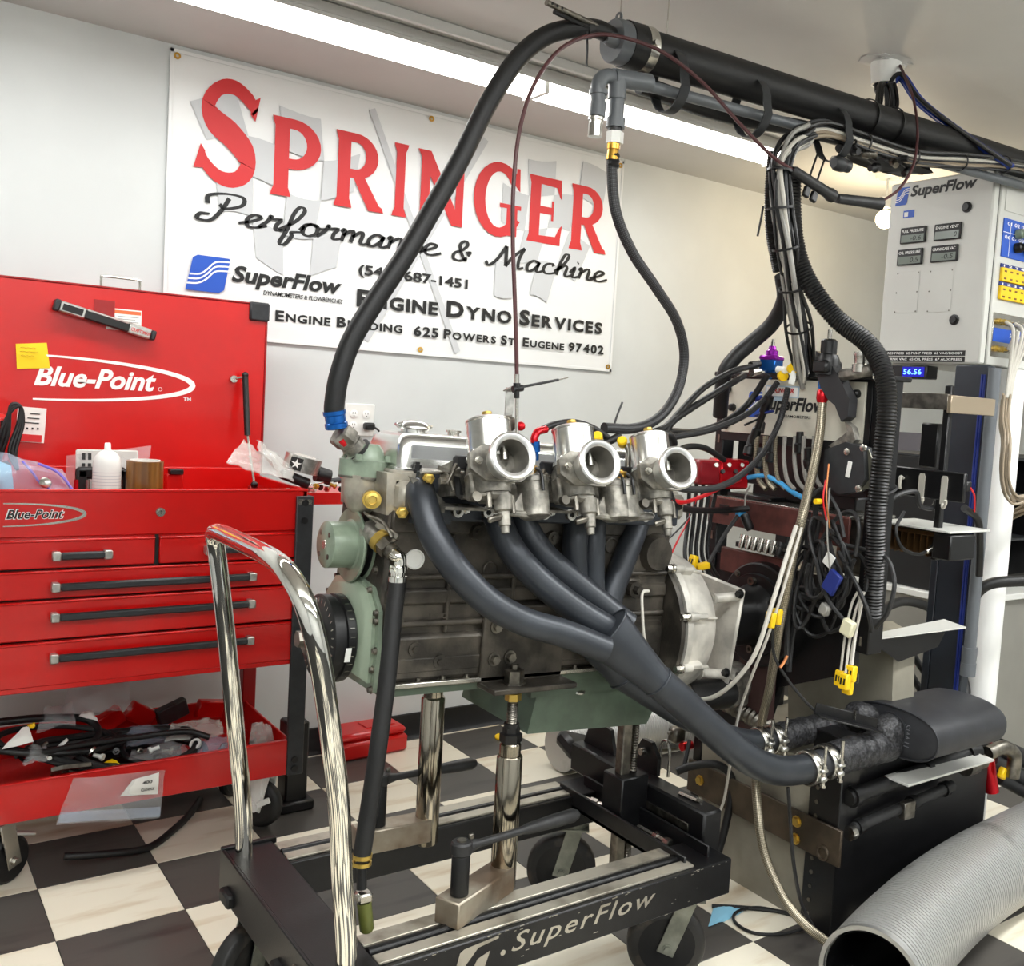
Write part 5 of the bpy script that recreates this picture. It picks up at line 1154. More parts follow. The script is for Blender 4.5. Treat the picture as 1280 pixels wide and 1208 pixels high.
for px, py, nm in ((747, 547, 'yellow_cap'), (778, 553, 'yellow_cap')):
    mb = MB(); c = A(px, py, 1.79); mb.lathe([(-.010, .011), (.008, .012), (.012, .009)], c, (-.5, -.5, .4), 14); mb.build(nm, YEL, EN)
mb = MB(); mb.hose([A(783, 555, 1.79), A(786, 565, 1.785), A(785, 575, 1.785), A(785, 585, 1.785)], .008, 10, 5); mb.build('steel_elbow', STEEL, EN)
# ================================================================ dynamometer stand
DY = root('dyno_stand', 'black dynamometer stand with white front panel and brake drum behind the engine', 'dynamometer', (2.4, 1.93, 0))
for nm, x0, x1, y0, y1, z0, z1 in (('upright', 2.13, 2.18, 2.225, 2.262, .0, 1.53), ('upright', 2.13, 2.19, 1.622, 1.672, .80, 1.53), ('upright', 2.42, 2.47, 2.20, 2.25, .0, 1.53), ('upright', 2.461, 2.48, 1.663, 1.685, 1.03, 1.53)):
    mb = MB(); mb.box(x0, x1, y0, y1, z0, z1, .003); up = mb.build(nm, BLK, DY)
    if x0 < 2.3:
        mb = MB()
        for k in range(9): mb.box(x0-.0015, x0, (y0+y1)/2-.004, (y0+y1)/2+.004, .62+k*.1, .645+k*.1)
        mb.build('slot', STEEL if y0 < 2 else DSTEEL, up)
mb = MB(); mb.box(2.115, 2.215, 1.615, 2.27, 1.523, 1.537, .003); mb.build('top_plate', BLK, DY)
mb = MB(); mb.box(2.120, 2.128, 1.69, 2.226, 1.355, 1.517, .001); FPN = mb.build('front_panel', mat('panel_white', (222, 218, 202), .4, var=.06, scale=8), DY)
mb = MB(); mb.box(2.128, 2.135, 1.672, 2.235, 1.33, 1.523, .001); mb.build('panel_frame', BLK, DY)
for y, z in ((2.205, 1.485), (2.205, 1.375), (1.715, 1.485), (2.18, 1.43)):
    mb = MB(); mb.lathe([(0, .012), (.012, .011), (.016, .006)], (2.120, y, z), -EX, 16); mb.build('panel_knob', BLKP, FPN)
U2 = -EY
mb = MB(); text(mb, 'SuperFlow', (2.1195, 2.055, 1.418), U2, EZ, .235, .050, .035, .2); text(mb, 'DYNAMOMETERS', (2.1195, 1.99, 1.410), U2, EZ, .12, .008, .01); mb.build('panel_lettering', INK, FPN)
mb = MB(); mw = MB(); wave_logo(mb, mw, (2.1195, 2.125, 1.405), U2, EZ, .062, .075); mb.build('panel_logo', BLUP, FPN); mw.build('logo_wave', WHTI, FPN)
mb = MB(); mb.box(2.1185, 2.1200, 1.92, 2.05, 1.466, 1.500, .0003); mb.box(2.1185, 2.12, 1.975, 2.04, 1.456, 1.468, .0003); dc = mb.build('shop_decal', mat('pale_blue_sticker', (188, 208, 222), .4), FPN)
mb = MB(); mb.box(2.1180, 2.1190, 1.925, 2.045, 1.470, 1.496); mb.build('decal_white', WHTI, FPN)
mb = MB(); text(mb, 'SPRINGER', (2.1178, 2.038, 1.479), U2, EZ, .10, .014, .03, .2); mb.build('decal_lettering', REDI, FPN)
# back wall of instruments seen between the hoses
mb = MB(); mb.box(2.20, 2.215, 1.68, 2.23, 1.20, 1.345, .002); mb.build('hose_plate', BLK, DY)
# maroon shelf channel
mb = MB(); mb.box(2.105, 2.30, 1.695, 2.24, 1.152, 1.160, .001); mb.build('shelf_top', STEEL, DY)
mb = MB(); mb.box(2.103, 2.112, 1.695, 2.24, 1.075, 1.154, .001); sh = mb.build('shelf_channel', MAR, DY)
for y in (2.17, 1.80, 1.74): mb = MB(); mb.box(2.1015, 2.1035, y-.02, y+.02, 1.105, 1.135); mb.build('channel_slot', BLK, sh)
mb = MB(); mb.box(2.13, 2.15, 1.66, 1.76, 1.00, 1.155, .008); mb.build('side_bracket', DSTEEL, DY)
# plates around the absorber
mb = MB(); mb.prism([(1.67, .74), (1.67, .98), (2.23, .98), (2.23, .42), (1.99, .42), (1.93, .63)], (2.137, 0, 0), EY, EZ, .022); mb.build('rear_plate', BLK, DY)
mb = MB(); mb.box(2.118, 2.134, 1.90, 2.19, .93, 1.005, .004); mb.build('brake_plate', MAR, DY)
mb = MB(); mb.box(2.11, 2.16, 1.86, 2.12, 1.015, 1.03, .002); mb.build('valve_rack', BLK, DY)
for k in range(7):
    mb = MB(); y = 2.08-k*.025; mb.lathe([(0, .012), (.012, .012), (.012, .008), (.03, .009), (.04, .006)], (2.105, y, 1.055), V((-.3, 0, -1)), 10); mb.build('valve_body', STEEL if k < 6 else BLKP, DY)
# absorber drum and coupling on the crank line
SHC = V((2.13, 1.985, .838))
mb = MB(); mb.lathe([(-.05, .11), (-.05, .145), (-.045, .150), (.02, .152), (.024, .145), (.20, .145)], SHC, EX, 48); AB = mb.build('absorber_drum', BLKP, DY)
mb = MB(); mb.lathe([(-.062, .085), (-.062, .118), (-.056, .120), (-.05, .120)], SHC, EX, 44); mb.build('drum_ring', BLK, AB)
mb = MB(); mb.lathe([(-.215, .070), (-.20, .082), (-.12, .082), (-.115, .075), (-.09, .078), (-.06, .092)], SHC, EX, 36); CP = mb.build('drive_coupling', BLKP, DY)
for k in range(6):
    a = .45+k*pi/3; q = SHC+V((-.06, .098*cos(a), .098*sin(a))); mb = MB(); mb.lathe([(0, .012), (.016, .012), (.016, .006), (.010, .005)], q, -EX, 16); mb.build('coupling_bolt', DSTEEL, CP)
for k in range(4):
    a = .9+k*pi/2; mb = MB(); mb.bolt(SHC+V((-.05, .135*cos(a), .135*sin(a))), -EX, .007, .006); mb.build('drum_bolt', DSTEEL, AB)
# motor-like parts low behind the bell housing
mb = MB(); mb.lathe([(0, .05), (.02, .06), (.10, .06), (.13, .04)], (2.0, 2.06, .62), EX, 20); mb.box(2.02, 2.10, 2.0, 2.10, .56, .68, .01); mb.build('drain_valve', CAST, DY)
mb = MB(); mb.ribbed([(2.10, 2.16, .55), (2.11, 2.0, .53), (2.11, 1.9, .50)], .03, .018, .004, 14); mb.build('coil_spring', DSTEEL, DY)
mb = MB(); mb.box(2.10, 2.13, 1.93, 2.06, .45, .70, .004); mb.build('lower_plate', mat('dark_maroon_plate', (66, 44, 42), .5), DY)
# base
mb = MB(); mb.prism([(1.775, 0), (2.24, 0), (2.24, .44), (1.80, .44), (1.775, .40)], (2.135, 0, 0), EY, EZ, .70); mb.box(2.135, 2.5, 1.69, 2.20, .44, .46, .002); mb.build('base_trunk', TAN, DY)
q = [AX(a, b, 2.345) for a, b in ((985, 908), (985, 780), (1088, 780), (1117, 798), (1115, 886))]; mb = MB(); mb.prism([(p.y, p.z) for p in q], (2.345, 0, 0), EY, EZ, .10); mb.build('inner_tank', TAN, DY)
mb = MB(); mb.box(2.112, 2.122, 1.645, 2.26, .214, .316, .002); BP = mb.build('tow_plate', BRZ, DY)
mb = MB()
for y, z, r in ((1.80, .285, .012), (1.80, .235, .012), (2.20, .265, .012)):
    mb.bolt((2.112, y, z), -EX, r, .008)
mb.build('plate_bolt', GOLD, BP)
mb = MB(); mb.tube([(2.11, 1.70+.018*cos(a), .235+.018*sin(a)) for a in [2*pi*k/16 for k in range(16)]], .0045, 8, closed=True); mb.build('ring_eye', BRZ, BP)
mb = MB(); mb.box(2.124, 2.20, 1.665, 1.775, 0, .56, .003); cl_ = mb.build('front_column', BLK, DY)
mb = MB()
for k in range(12): mb.lathe([(0, .006), (.003, .006), (.003, .003)], (2.124, 1.745, .04+.04*k), -EX, 10)
tag(mb.build('column_hole', DSTEEL, cl_), kind='stuff')
mb = MB(); mb.box(2.20, 2.86, 1.68, 1.70, 0, .46, .003); mb.build('side_panel', BLK, DY)
mb = MB(); mb.box(2.85, 2.895, 1.70, 2.2, 0, .46, .003); mb.build('base_end', BLK, DY)
# pipework on the side of the base
for (a, b, r, mm, nm) in (((2.14, 1.655, .40), (2.75, 1.655, .43), .022, RUB, 'side_pipe'), ((2.17, 1.65, .31), (2.62, 1.65, .345), .016, RUBG, 'side_pipe')):
    mb = MB(); mb.cyl(a, b, r, n=16); p = mb.build(nm, mm, DY)
    mb = MB(); d = (V(b)-V(a)).normalized()
    for f in (.02, .55, .9): c = V(a).lerp(V(b), f); mb.cyl(c, c+d*.022, r*1.35, n=16)
    mb.build('pipe_collar', BLKP, p)
mb = MB(); mb.box(2.36, 2.41, 1.625, 1.645, .30, .35, .002); mb.build('pipe_clip', DSTEEL, DY)
mb = MB(); mb.lathe([(0, .02), (.02, .02), (.02, .013), (.05, .013)], (2.15, 1.65, .30), EX, 12); mb.build('hose_tail', STEEL, DY)
mb = MB(); mb.lathe([(0, .03), (.05, .03), (.06, .022), (.1, .022)], (2.66, 1.64, .40), EX, 12); mb.hose([(2.78, 1.64, .42), (2.85, 1.63, .43), (2.90, 1.62, .40), (2.90, 1.62, .33)], .022, 14); mb.build('pipe_joint', DSTEEL, DY)
mb = MB(); mb.box(2.30, 2.72, 1.58, 1.66, .425, .432, .001); mb.build('drip_shelf', GREYP, DY)
# angled light shelf on the right
mb = MB(); q = [AZ(1078, 795, .83), AZ(1100, 800, .825), AZ(1208, 784, .83), AZ(1180, 774, .83)]; mb.prism([(p.x-q[0].x, p.y-q[0].y) for p in q], (q[0].x, q[0].y, .826), EX, EY, .004); mb.build('small_shelf', GREYP, DY)
mb = MB(); mb.prism([(0, 0), (.0, -.012), (.12, -.075), (.30, -.05), (.33, -.01)], (2.215, 1.672, .824), EX, EZ, .003); mb.build('shelf_gusset', BLK, DY)
# rear frame with cross channel and hook bar
mb = MB(); mb.box(2.445, 2.46, 1.66, 1.90, 1.460, 1.505, .002); mb.build('cross_channel', DSTEEL, DY)
mb = MB(); mb.box(2.445, 2.665, 1.648, 1.662, 1.452, 1.502, .002); mb.build('cross_channel', mat('bronze_channel', (176, 160, 138), .3, .6), DY)
mb = MB(); mb.box(2.445, 2.46, 1.585, 1.92, 1.205, 1.288, .003); HB = mb.build('hook_bar', BLK, DY)
for y in (1.72, 1.645):
    mb = MB(); mb.prism([(-.012*cos(a)*1, .0) for a in ()] or [(-.010, -.05), (.010, -.05), (.010, .022), (.006, .03), (-.006, .03), (-.010, .022)], (2.443, y, 1.245), -EY, EZ, .003); mb.hose([(2.441, y, 1.196), (2.435, y-.004, 1.188), (2.42, y-.018, 1.188), (2.41, y-.03, 1.20), (2.405, y-.033, 1.21)], .0045, 8); mb.build('coat_hook', PALU, HB)
for y in (1.84, 1.785): mb = MB(); mb.hose([(2.443, y, 1.255), (2.43, y, 1.258), (2.428, y, 1.235), (2.432, y, 1.225)], .005, 8); mb.build('small_hook', PALU, HB)
mb = MB(); mb.box(2.42, 2.62, 1.60, 1.86, 1.118, 1.124, .001); mb.build('rear_shelf', GREYP, DY)
mb = MB()
for k in range(9): mb.box(2.44, 2.58, 1.66+k*.022, 1.664+k*.022, 1.04, 1.11)
mb.box(2.44, 2.58, 1.66, 1.86, 1.10, 1.112, .001); mb.build('heat_sink', SLAT, DY)
mb = MB(); mb.box(2.43, 2.55, 1.60, 1.66, 1.04, 1.112, .004); mb.build('control_box', BLKP, DY)
mb = MB(); mb.box(2.50, 2.56, 1.72, 1.78, 1.29, 1.42, .004); mb.build('relay_box', BLKP, DY)
# ---- dark post, conduit and white pole
mb = MB(); mb.box(2.80, 2.84, 1.765, 1.885, 0, 1.61, .004); mb.box(2.80, 2.82, 1.886, 1.912, 0, 1.1, .002); t = thing(mb, 'equipment_post', mat('blue_black_steel', (44, 50, 58), .4, var=.1, scale=8), 'wide blue black steel post under the instrument cabinet', 'post')
t = root('white_pole', 'white round pole standing behind the dark post', 'pole', (3.15, 1.905, 0))
mb = MB(); mb.cyl((3.15, 1.905, 0), (3.15, 1.905, 1.618), .052, n=28); mb.build('pole', WHTI, t)
mb = MB(); mb.box(3.03, 3.07, 1.93, 1.98, .30, .40, .004); mb.build('socket_box', BLKP, t)
t = root('grey_conduit', 'grey plastic conduit running down beside the white pole', 'conduit', (2.785, 1.735, 0))
mb = MB(); mb.cyl((2.785, 1.735, .66), (2.785, 1.735, 1.60), .019, n=18); mb.build('pipe', PVC, t)
mb = MB(); mb.lathe([(0, .024), (.04, .024), (.04, .022), (.07, .024), (.09, .024)], (2.785, 1.735, .64), EZ, 18); mb.build('coupling', PVC, t)
for k, dx in enumerate((0, .009)): hose('blue_cable', [(2.785, 1.776-dx, .02), (2.785, 1.776-dx, .6), (2.785, 1.778-dx, 1.0), (2.785, 1.778-dx, 1.35), (2.785, 1.776-dx, 1.58)], .0042, NAVY, ('blue cable running down the edge of the dark post', 'second blue cable beside it, nearer the grey conduit')[k], 'cable', 8)
# ================================================================ instrument cabinet
IC = root('instrument_cabinet', 'pale grey instrument cabinet with four small displays on the right', 'cabinet', (3.2, 2.1, 1.62))
cx0, cx1, cy0, cy1, cz0, cz1 = 2.955, 3.42, 1.90, 2.315, 1.625, 2.262
mb = MB(); mb.box(cx0+.04, cx1, cy0, cy1, cz0, cz1, .004); mb.build('cabinet_body', GREYP, IC)
mb = MB(); mb.box(cx0, cx0+.036, cy0+.002, cy1, cz0, cz1, .006); DR = mb.build('door', GREYP, IC)
mb = MB(); mb.box(cx0+.036, cx0+.041, cy0+.006, cy1-.004, cz0+.004, cz1-.004); mb.build('door_gap', BLK, IC)
FX = cx0-.0003
def dpt(y, z): return V((FX, y, z))
def dpx(a, b): p = AX(a, b, cx0); return p.y, p.z
mb = MB(); mw = MB(); y, z = dpx(1119, 258); wave_logo(mb, mw, (FX, y, z), U2, EZ, .055, .062); mb.build('door_logo', BLUP, DR); mw.build('logo_wave', WHTI, DR)
mb = MB(); y, z = dpx(1138, 249); y2, _ = dpx(1221, 238); text(mb, 'SuperFlow', (FX, y, z-.004), U2, EZ, y-y2, .050, .035, .2); mb.build('door_lettering', INK, DR)
mb = MB(); y, z = dpx(1129, 273); mb.box(FX-.0006, FX, y-.045, y, z, z+.026); mb.build('small_badge', BLUP, DR)
mb = MB(); mb.box(FX-.001, FX, y-.020, y-.004, z+.004, z+.020); mb.build('badge_white', WHTI, DR)
disp = (((1126, 306), 'FUEL PRESSURE', '-0.6'), ((1168, 302), 'ENGINE VENT', '0'), ((1122, 333), 'OIL PRESSURE', '0.5'), ((1164, 329), 'CRANKCASE VAC', '-0.5'))
for (a, b), s1, s2 in disp:
    y, z = dpx(a, b); w_, h_ = .105, .056
    mb = MB(); mb.box(FX-.008, FX, y-w_, y, z, z+h_, .002); dp = mb.build('display', INK, DR)
    mb = MB(); mb.box(FX-.0085, FX-.006, y-w_+.006, y-.006, z+.004, z+.030); mb.build('screen', LCD, dp)
    mb = MB(); text(mb, s1, (FX-.0082, y-.008, z+.038), U2, EZ, w_-.016, .010, .01); mb.build('display_name', WHTI, dp)
    mb = MB(); text(mb, s2, (FX-.0086, y-w_+.012+.012*len(s2), z+.009), U2, EZ, .011*len(s2), .016, .0, .1); mb.build('digits', INK, dp)
for a, b in ((1209, 259), (1193, 400)):
    y, z = dpx(a, b); mb = MB(); mb.lathe([(0, .018), (.004, .018), (.005, .012), (.010, .011)], (FX, y, z), -EX, 20); mb.build('door_lock', BLKP, DR)
for (a, b), (c, d) in (((1121, 336), (1146, 391)), ((1162, 333), (1188, 390))):
    y0, z1 = dpx(a, b+5); y1, z0 = dpx(c, d); mb = MB(); mb.box(FX-.0012, FX, y1, y0, z0, z1, .0005); pp = mb.build('blank_panel', GREYP, DR)
    mb = MB()
    for yy in (y0-.006, y1+.006):
        for zz in (z0+.005, (z0+z1)/2, z1-.005): mb.lathe([(0, .0028), (.0012, .002)], (FX-.0012, yy, zz), -EX, 8)
    mb.build('panel_screw', DSTEEL, pp)
for z, s1 in ((1.652, '61 RES PRESS  62 PUMP PRESS  63 VAC/BOOST'), (1.631, '64 CRNK VAC  65 OIL PRESS  67 AUX PRESS')):
    mb = MB(); mb.box(FX-.0008, FX, 1.955, 2.30, z-.001, z+.017); mb.build('label_strip', INK, DR)
    mb = MB(); text(mb, s1, (FX-.0010, 2.29, z+.004), U2, EZ, .325, .008, .01); mb.build('strip_text', WHTI, DR)
# right side with connectors
mb = MB(); mb.box(3.02, 3.40, cy0-.003, cy0, 2.135, 2.25, .001); mb.build('blank_plate', GREYP, IC)
mb = MB(); mb.box(3.02, 3.30, cy0-.004, cy0, 1.985, 2.112, .001); cpb = mb.build('connector_plate', BLUP, IC)
mb = MB(); text(mb, '01 02 03 04 05', (3.04, cy0-.0042, 2.09), EX, EZ, .2, .012, .01); text(mb, '06 07 08 09 10', (3.03, cy0-.0042, 2.045), EX, EZ, .2, .012, .01); mb.box(3.06, 3.062, cy0-.005, cy0-.004, 1.99, 2.10); mb.box(3.02, 3.30, cy0-.005, cy0-.004, 2.065, 2.067); mb.build('plate_lettering', WHTI, cpb)
for z, mm in ((2.068, GRN), (2.022, BLKP)):
    for x in (3.10, 3.16, 3.22):
        mb = MB(); mb.lathe([(0, .017), (.02, .017), (.025, .012), (.06, .011)], (x, cy0-.004, z), V((.25, -1, .1)), 14); mb.build('round_connector', mm, cpb)
for z in (1.905, 1.845):
    mb = MB(); mb.box(3.025, 3.30, cy0-.012, cy0, z, z+.045, .002); yb_ = mb.build('yellow_block', YEL, IC)
    mb = MB()
    for k in range(7): mb.box(3.035+k*.036, 3.049+k*.036, cy0-.0128, cy0-.011, z+.006, z+.012); mb.box(3.035+k*.036, 3.049+k*.036, cy0-.0128, cy0-.011, z+.030, z+.036)
    mb.build('pin_slot', BROWNT, yb_)
    mb = MB(); mb.box(3.025, 3.30, cy0-.004, cy0, z+.046, z+.058); mb.build('number_strip', NAVY, IC)
    mb = MB(); text(mb, '1 2 3 4 5 6 7', (3.04, cy0-.0042, z+.048), EX, EZ, .24, .008, .01); mb.build('number_text', WHTI, IC)
mb = MB(); mb.box(3.01, 3.30, cy0-.003, cy0, 1.655, 1.80, .001); bp_ = mb.build('steel_plate', STEEL, IC)
mb = MB(); mb.box(3.015, 3.30, cy0-.004, cy0-.002, 1.705, 1.750); mb.build('blue_label', BLUP, bp_)
mb = MB(); text(mb, 'SuperFlow', (3.11, cy0-.0045, 1.72), EX, EZ, .08, .018, .03, .2); mb.build('label_text', WHTI, bp_)
for z in (1.772, 1.682):
    for k in range(5): mb = MB(); mb.lathe([(0, .010), (.010, .010), (.010, .007), (.024, .007)], (3.035+k*.032, cy0-.003, z), -EY, 10); mb.build('brass_port', (GOLD if k < 2 else STEEL), bp_)
mb = MB(); mb.box(2.99, 3.13, 1.91, 2.0, 1.52, 1.615, .006); thing(mb, 'power_supply', BLKP, 'black box hanging under the right corner of the instrument cabinet', 'box')
t = root('led_meter', 'small meter with glowing blue digits under the cabinet door', 'meter', (2.96, 2.16, 1.56))
mb = MB(); mb.box(2.955, 3.02, 2.10, 2.25, 1.572, 1.618, .003); mb.build('case', BLKP, t)
mb = MB(); mb.box(2.9535, 2.956, 2.11, 2.20, 1.578, 1.612); sc_ = mb.build('screen', mat('dark_blue_screen', (10, 14, 130), .2, emit=.8), t)
mb = MB(); text(mb, '56.56', (2.9533, 2.195, 1.586), U2, EZ, .075, .018, .01); mb.build('digits', mat('cyan_digit', (90, 150, 255), .4, emit=2), t)
for k in range(5):
    x = 3.04+.028*k
    hose('white_sensor_line', [(x, cy0-.03, 1.77-(k % 2)*.09), (x, cy0-.06, 1.74), (3.055+.01*k, cy0-.05, 1.62), (3.05+.006*k, cy0-.05, 1.52)], .006, LGREYW, ('first', 'second', 'third', 'fourth', 'fifth')[k]+' white sensor line from the left under the cabinet side', 'cable', 8)
pts0 = [(3.05, cy0-.05, 1.52), (2.97, 1.80, 1.44), (2.86, 1.72, 1.38), (2.86, 1.715, 1.27), (2.90, 1.705, 1.20), (2.97, 1.69, 1.205), (3.10, 1.66, 1.25), (3.4, 1.80, 1.22), (3.62, 2.25, 1.0), (3.66, 2.5, .765)]
mb = MB()
for k in range(7): mb.hose([V(p)+V((.012*cos(k*2.4)*(.4+.2*k), .012*sin(k*2.4), .012*sin(k*1.7+i))) for i, p in enumerate(pts0)], .0042, 7, 6)
thing(mb, 'grey_cable_bundle', TANW, 'bundle of tan cables looping past the top of the white pole', 'cable bundle')
hose('black_cable_bundle', [(2.87, 1.82, .76), (2.872, 1.80, .85), (2.89, 1.76, .915), (2.97, 1.70, .935), (3.15, 1.66, .93), (3.4, 1.85, .90), (3.7, 2.30, .775)], .018, RUB, 'black cable bundle crossing in front of the white pole', 'cable bundle')
# ================================================================ background furniture at the right
t = root('steel_cabinet', 'low grey steel cabinet by the back wall behind the dyno', 'cabinet', (4.5, 3.3, 0))
mb = MB(); mb.box(4.1, 4.95, 3.02, 3.58, .04, .80, .006); mb.box(4.13, 4.92, 3.05, 3.58, 0, .04); mb.build('body', GREYF, t)
for x in (4.12, 4.53): mb = MB(); mb.box(x, x+.40, 3.008, 3.019, .07, .77, .003); d_ = mb.build('door', GREYF, t); mb = MB(); mb.box(x+.34, x+.352, 2.985, 3.009, .5, .62, .003); mb.build('handle', STEEL, d_)
t = root('work_bench', 'grey bench with white top edge and dark shelf at the right edge', 'bench', (4.1, 2.6, 0))
mb = MB(); mb.box(3.45, 4.9, 2.22, 2.85, 0, .715, .004); mb.build('bench_base', GREYF, t)
mb = MB(); mb.box(3.43, 4.92, 2.19, 2.87, .716, .742, .003); mb.build('bench_top', WHT, t)
mb = MB(); mb.box(3.47, 4.9, 2.72, 2.76, .745, 1.28, .003); mb.build('shelf_back', CHAR, t)
for z in (.93, 1.12, 1.28): mb = MB(); mb.box(3.47, 4.9, 2.35, 2.72, z, z+.012, .002); mb.build('shelf_board', CHAR, t)
for x in (3.47, 4.2, 4.88): mb = MB(); mb.box(x, x+.02, 2.35, 2.72, .745, 1.28, .002); mb.build('shelf_side', BLK, t)
for k, (x, w_, h_, mm, lb) in enumerate(((3.55, .14, .10, CHAR, 'dark carton on the shelf behind the white pole'), (3.74, .12, .12, BLKP, 'black carton on the shelf right of the dark carton'), (3.92, .16, .09, GREYF, 'grey carton on the shelf at the right edge'))):
    mb = MB(); mb.box(x, x+w_, 2.40, 2.6, .943, .943+h_, .004); thing(mb, 'carton', mm, lb, 'box')
lp = A(1130, 566, 3.25)
t = root('laptop', 'grey laptop screen tilted behind the dyno hoses', 'laptop', lp-EZ*.13)
mb = MB(); mb.obox(lp, (.012, .24, .22), rotm(0, .15, 0), .004); mb.build('screen_back', mat('laptop_grey', (96, 96, 108), .3), t)
mb = MB(); mb.box(lp.x, lp.x+.22, lp.y-.12, lp.y+.12, lp.z-.128, lp.z-.112, .004); mb.build('keyboard_base', BLKP, t)
mb = MB(); mb.box(lp.x-.06, lp.x+.30, lp.y-.16, lp.y+.16, lp.z-.15, lp.z-.129, .003); mb.cyl((lp.x+.12, lp.y, .802), (lp.x+.12, lp.y, lp.z-.15), .03); mb.box(lp.x-.02, lp.x+.26, lp.y-.14, lp.y+.14, .801, .82, .005); thing(mb, 'laptop_stand', BLK, 'black pedestal stand under the laptop on the low grey cabinet', 'stand')
# ================================================================ exhaust pipes with wrap and muffler
XM = root('muffler', 'wide dark grey oval muffler with two wrapped inlet pipes on the dyno base', 'muffler', (2.5, 1.62, .43))
def oval(x, hy, hz, c): return [V((x, c.y+math.copysign(abs(cos(t))**.8, cos(t))*hy, c.z+math.copysign(abs(sin(t))**.8, sin(t))*hz)) for t in [2*pi*i/36 for i in range(36)]]
mc = V((2.30, 1.640, .566)); hy, hz = .142, .066
mb = MB(); loft(mb, [oval(2.295, hy*.93, hz*.90, mc), oval(2.30, hy, hz, mc), oval(2.62, hy, hz, mc), oval(2.64, hy*.95, hz*.93, mc), oval(2.65, hy*.8, hz*.7, mc)]); MF = mb.build('muffler_shell', MUF, XM)
mb = MB(); vs_ = oval(2.296, hy*1.005, hz*1.01, mc); mb.tube(vs_, .003, 6, closed=True); mb.build('end_seam', MUF, MF)
mb = MB(); text(mb, 'ITWIS', (2.2945, 1.585, .535), EZ, EY, .062, .020, .0, 0); mb.build('stamp', mat('stamp_grey', (110, 112, 116), .5), MF)
p1 = [A(1040, 950, 1.63), A(1065, 942, 1.632), A(1090, 936, 1.636), A(1110, 930, 1.64), V((2.25, 1.645, .565)), V((2.30, 1.645, .568))]
mb = MB(); P_ = resample(catmull(p1, 10), .008); mb.tube(P_, [.043+(.0025 if (i//3) % 2 else 0)+.001*sin(i*1.3) for i in range(len(P_))], 22); mb.build('wrapped_pipe', WRAP, XM)
p2 = [A(968, 924, 1.79), A(1000, 915, 1.80), A(1035, 908, 1.80), A(1065, 903, 1.775), V((2.26, 1.74, .585)), V((2.30, 1.72, .58))]
mb = MB(); P_ = resample(catmull(p2, 10), .008); mb.tube(P_, [.037+(.0025 if (i//3) % 2 else 0)+.001*sin(i*1.7) for i in range(len(P_))], 22); mb.build('wrapped_pipe', WRAP, XM)
mb = MB(); mb.lathe([(0, .05), (.012, .05), (.012, .043)], (2.288, 1.645, .568), EX, 22); mb.build('inlet_collar', MUF, XM)
def vclamp(c, d, r, bolt_up=.06):
    d = V(d).normalized(); mb = MB(); mb.lathe([(-.014, r), (-.014, r+.005), (-.010, r+.008), (.010, r+.008), (.014, r+.005), (.014, r)], c, d, 28, close=False); o = mb.build('band_clamp', STEEL, XM)
    s = d.cross(EZ).normalized(); q = c-s*-1*(r+.010)*-1
    q = c+s*(r+.012)
    mb = MB(); mb.cyl(q-EZ*.03, q+EZ*(bolt_up+.012), .0045, n=10); mb.cyl(q-EZ*.035, q-EZ*.028, .008, n=6); mb.cyl(q+EZ*.012, q+EZ*.022, .008, n=6); mb.build('clamp_bolt', STEEL, o)
    mb = MB(); mb.obox(q-EZ*.014, (.022, .014, .014), None, .004); mb.obox(q+EZ*.008, (.022, .014, .010), None, .003); mb.build('clamp_lug', GALV, o)
d1 = A(1045, 949, 1.63)-A(1003, 962, 1.63)
mb = MB(); mb.cyl(A(1000, 963, 1.63), A(1046, 949, 1.63), .036, n=24); mb.build('pipe_sleeve', MUF, XM)
vclamp(A(1011, 960, 1.63), d1, .0375); vclamp(A(1032, 953, 1.63), d1, .0385)
d2 = A(975, 922, 1.79)-A(945, 928, 1.79)
mb = MB(); mb.cyl(A(944, 928, 1.79), A(976, 922, 1.79), .030, n=22); mb.build('pipe_sleeve', MUF, XM)
vclamp(A(949, 927, 1.79), d2, .031); vclamp(A(966, 924, 1.79), d2, .033)
mb = MB(); a, b = A(1021, 894, 1.68), A(1099, 914, 1.61); mb.bar(a, b, .040, .005, b=.001); mb.bar(a+V((.010, .016, .012)), b+V((.010, .016, .012)), .005, .030, b=.001); mb.build('angle_bracket', BLK, XM)
# ================================================================ exhaust duct on the floor
t = root('exhaust_duct', 'large silver ribbed exhaust hose lying on the floor at lower right', 'duct', (2.4, 1.45, 0))
c0 = [AZ(1088, 1226, .128), AZ(1128, 1178, .128), AZ(1175, 1132, .128), AZ(1225, 1095, .128), AZ(1280, 1064, .128), AZ(1340, 1032, .128), AZ(1430, 990, .13)]
P_ = resample(catmull(c0, 10), .0126); Q_ = []; R_ = []
for i in range(len(P_)-1):
    for f_, r_ in ((0, .124), (.70, .124), (.76, .1135), (.94, .1135)): Q_.append(P_[i].lerp(P_[i+1], f_)); R_.append(r_)
mb = MB(); mb.tube(Q_, R_, 44, caps=False); du = mb.build('ribbed_hose', DUCT, t, angle=30)
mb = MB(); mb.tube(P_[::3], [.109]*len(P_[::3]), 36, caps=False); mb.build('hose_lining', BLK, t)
mb = MB(); d_ = (P_[1]-P_[0]).normalized(); mb.ring(P_[0]-d_*.004, d_, .1255, .115, .014, 40); mb.build('hose_end', mat('aluminium_edge', (180, 180, 178), .4, .8), t)
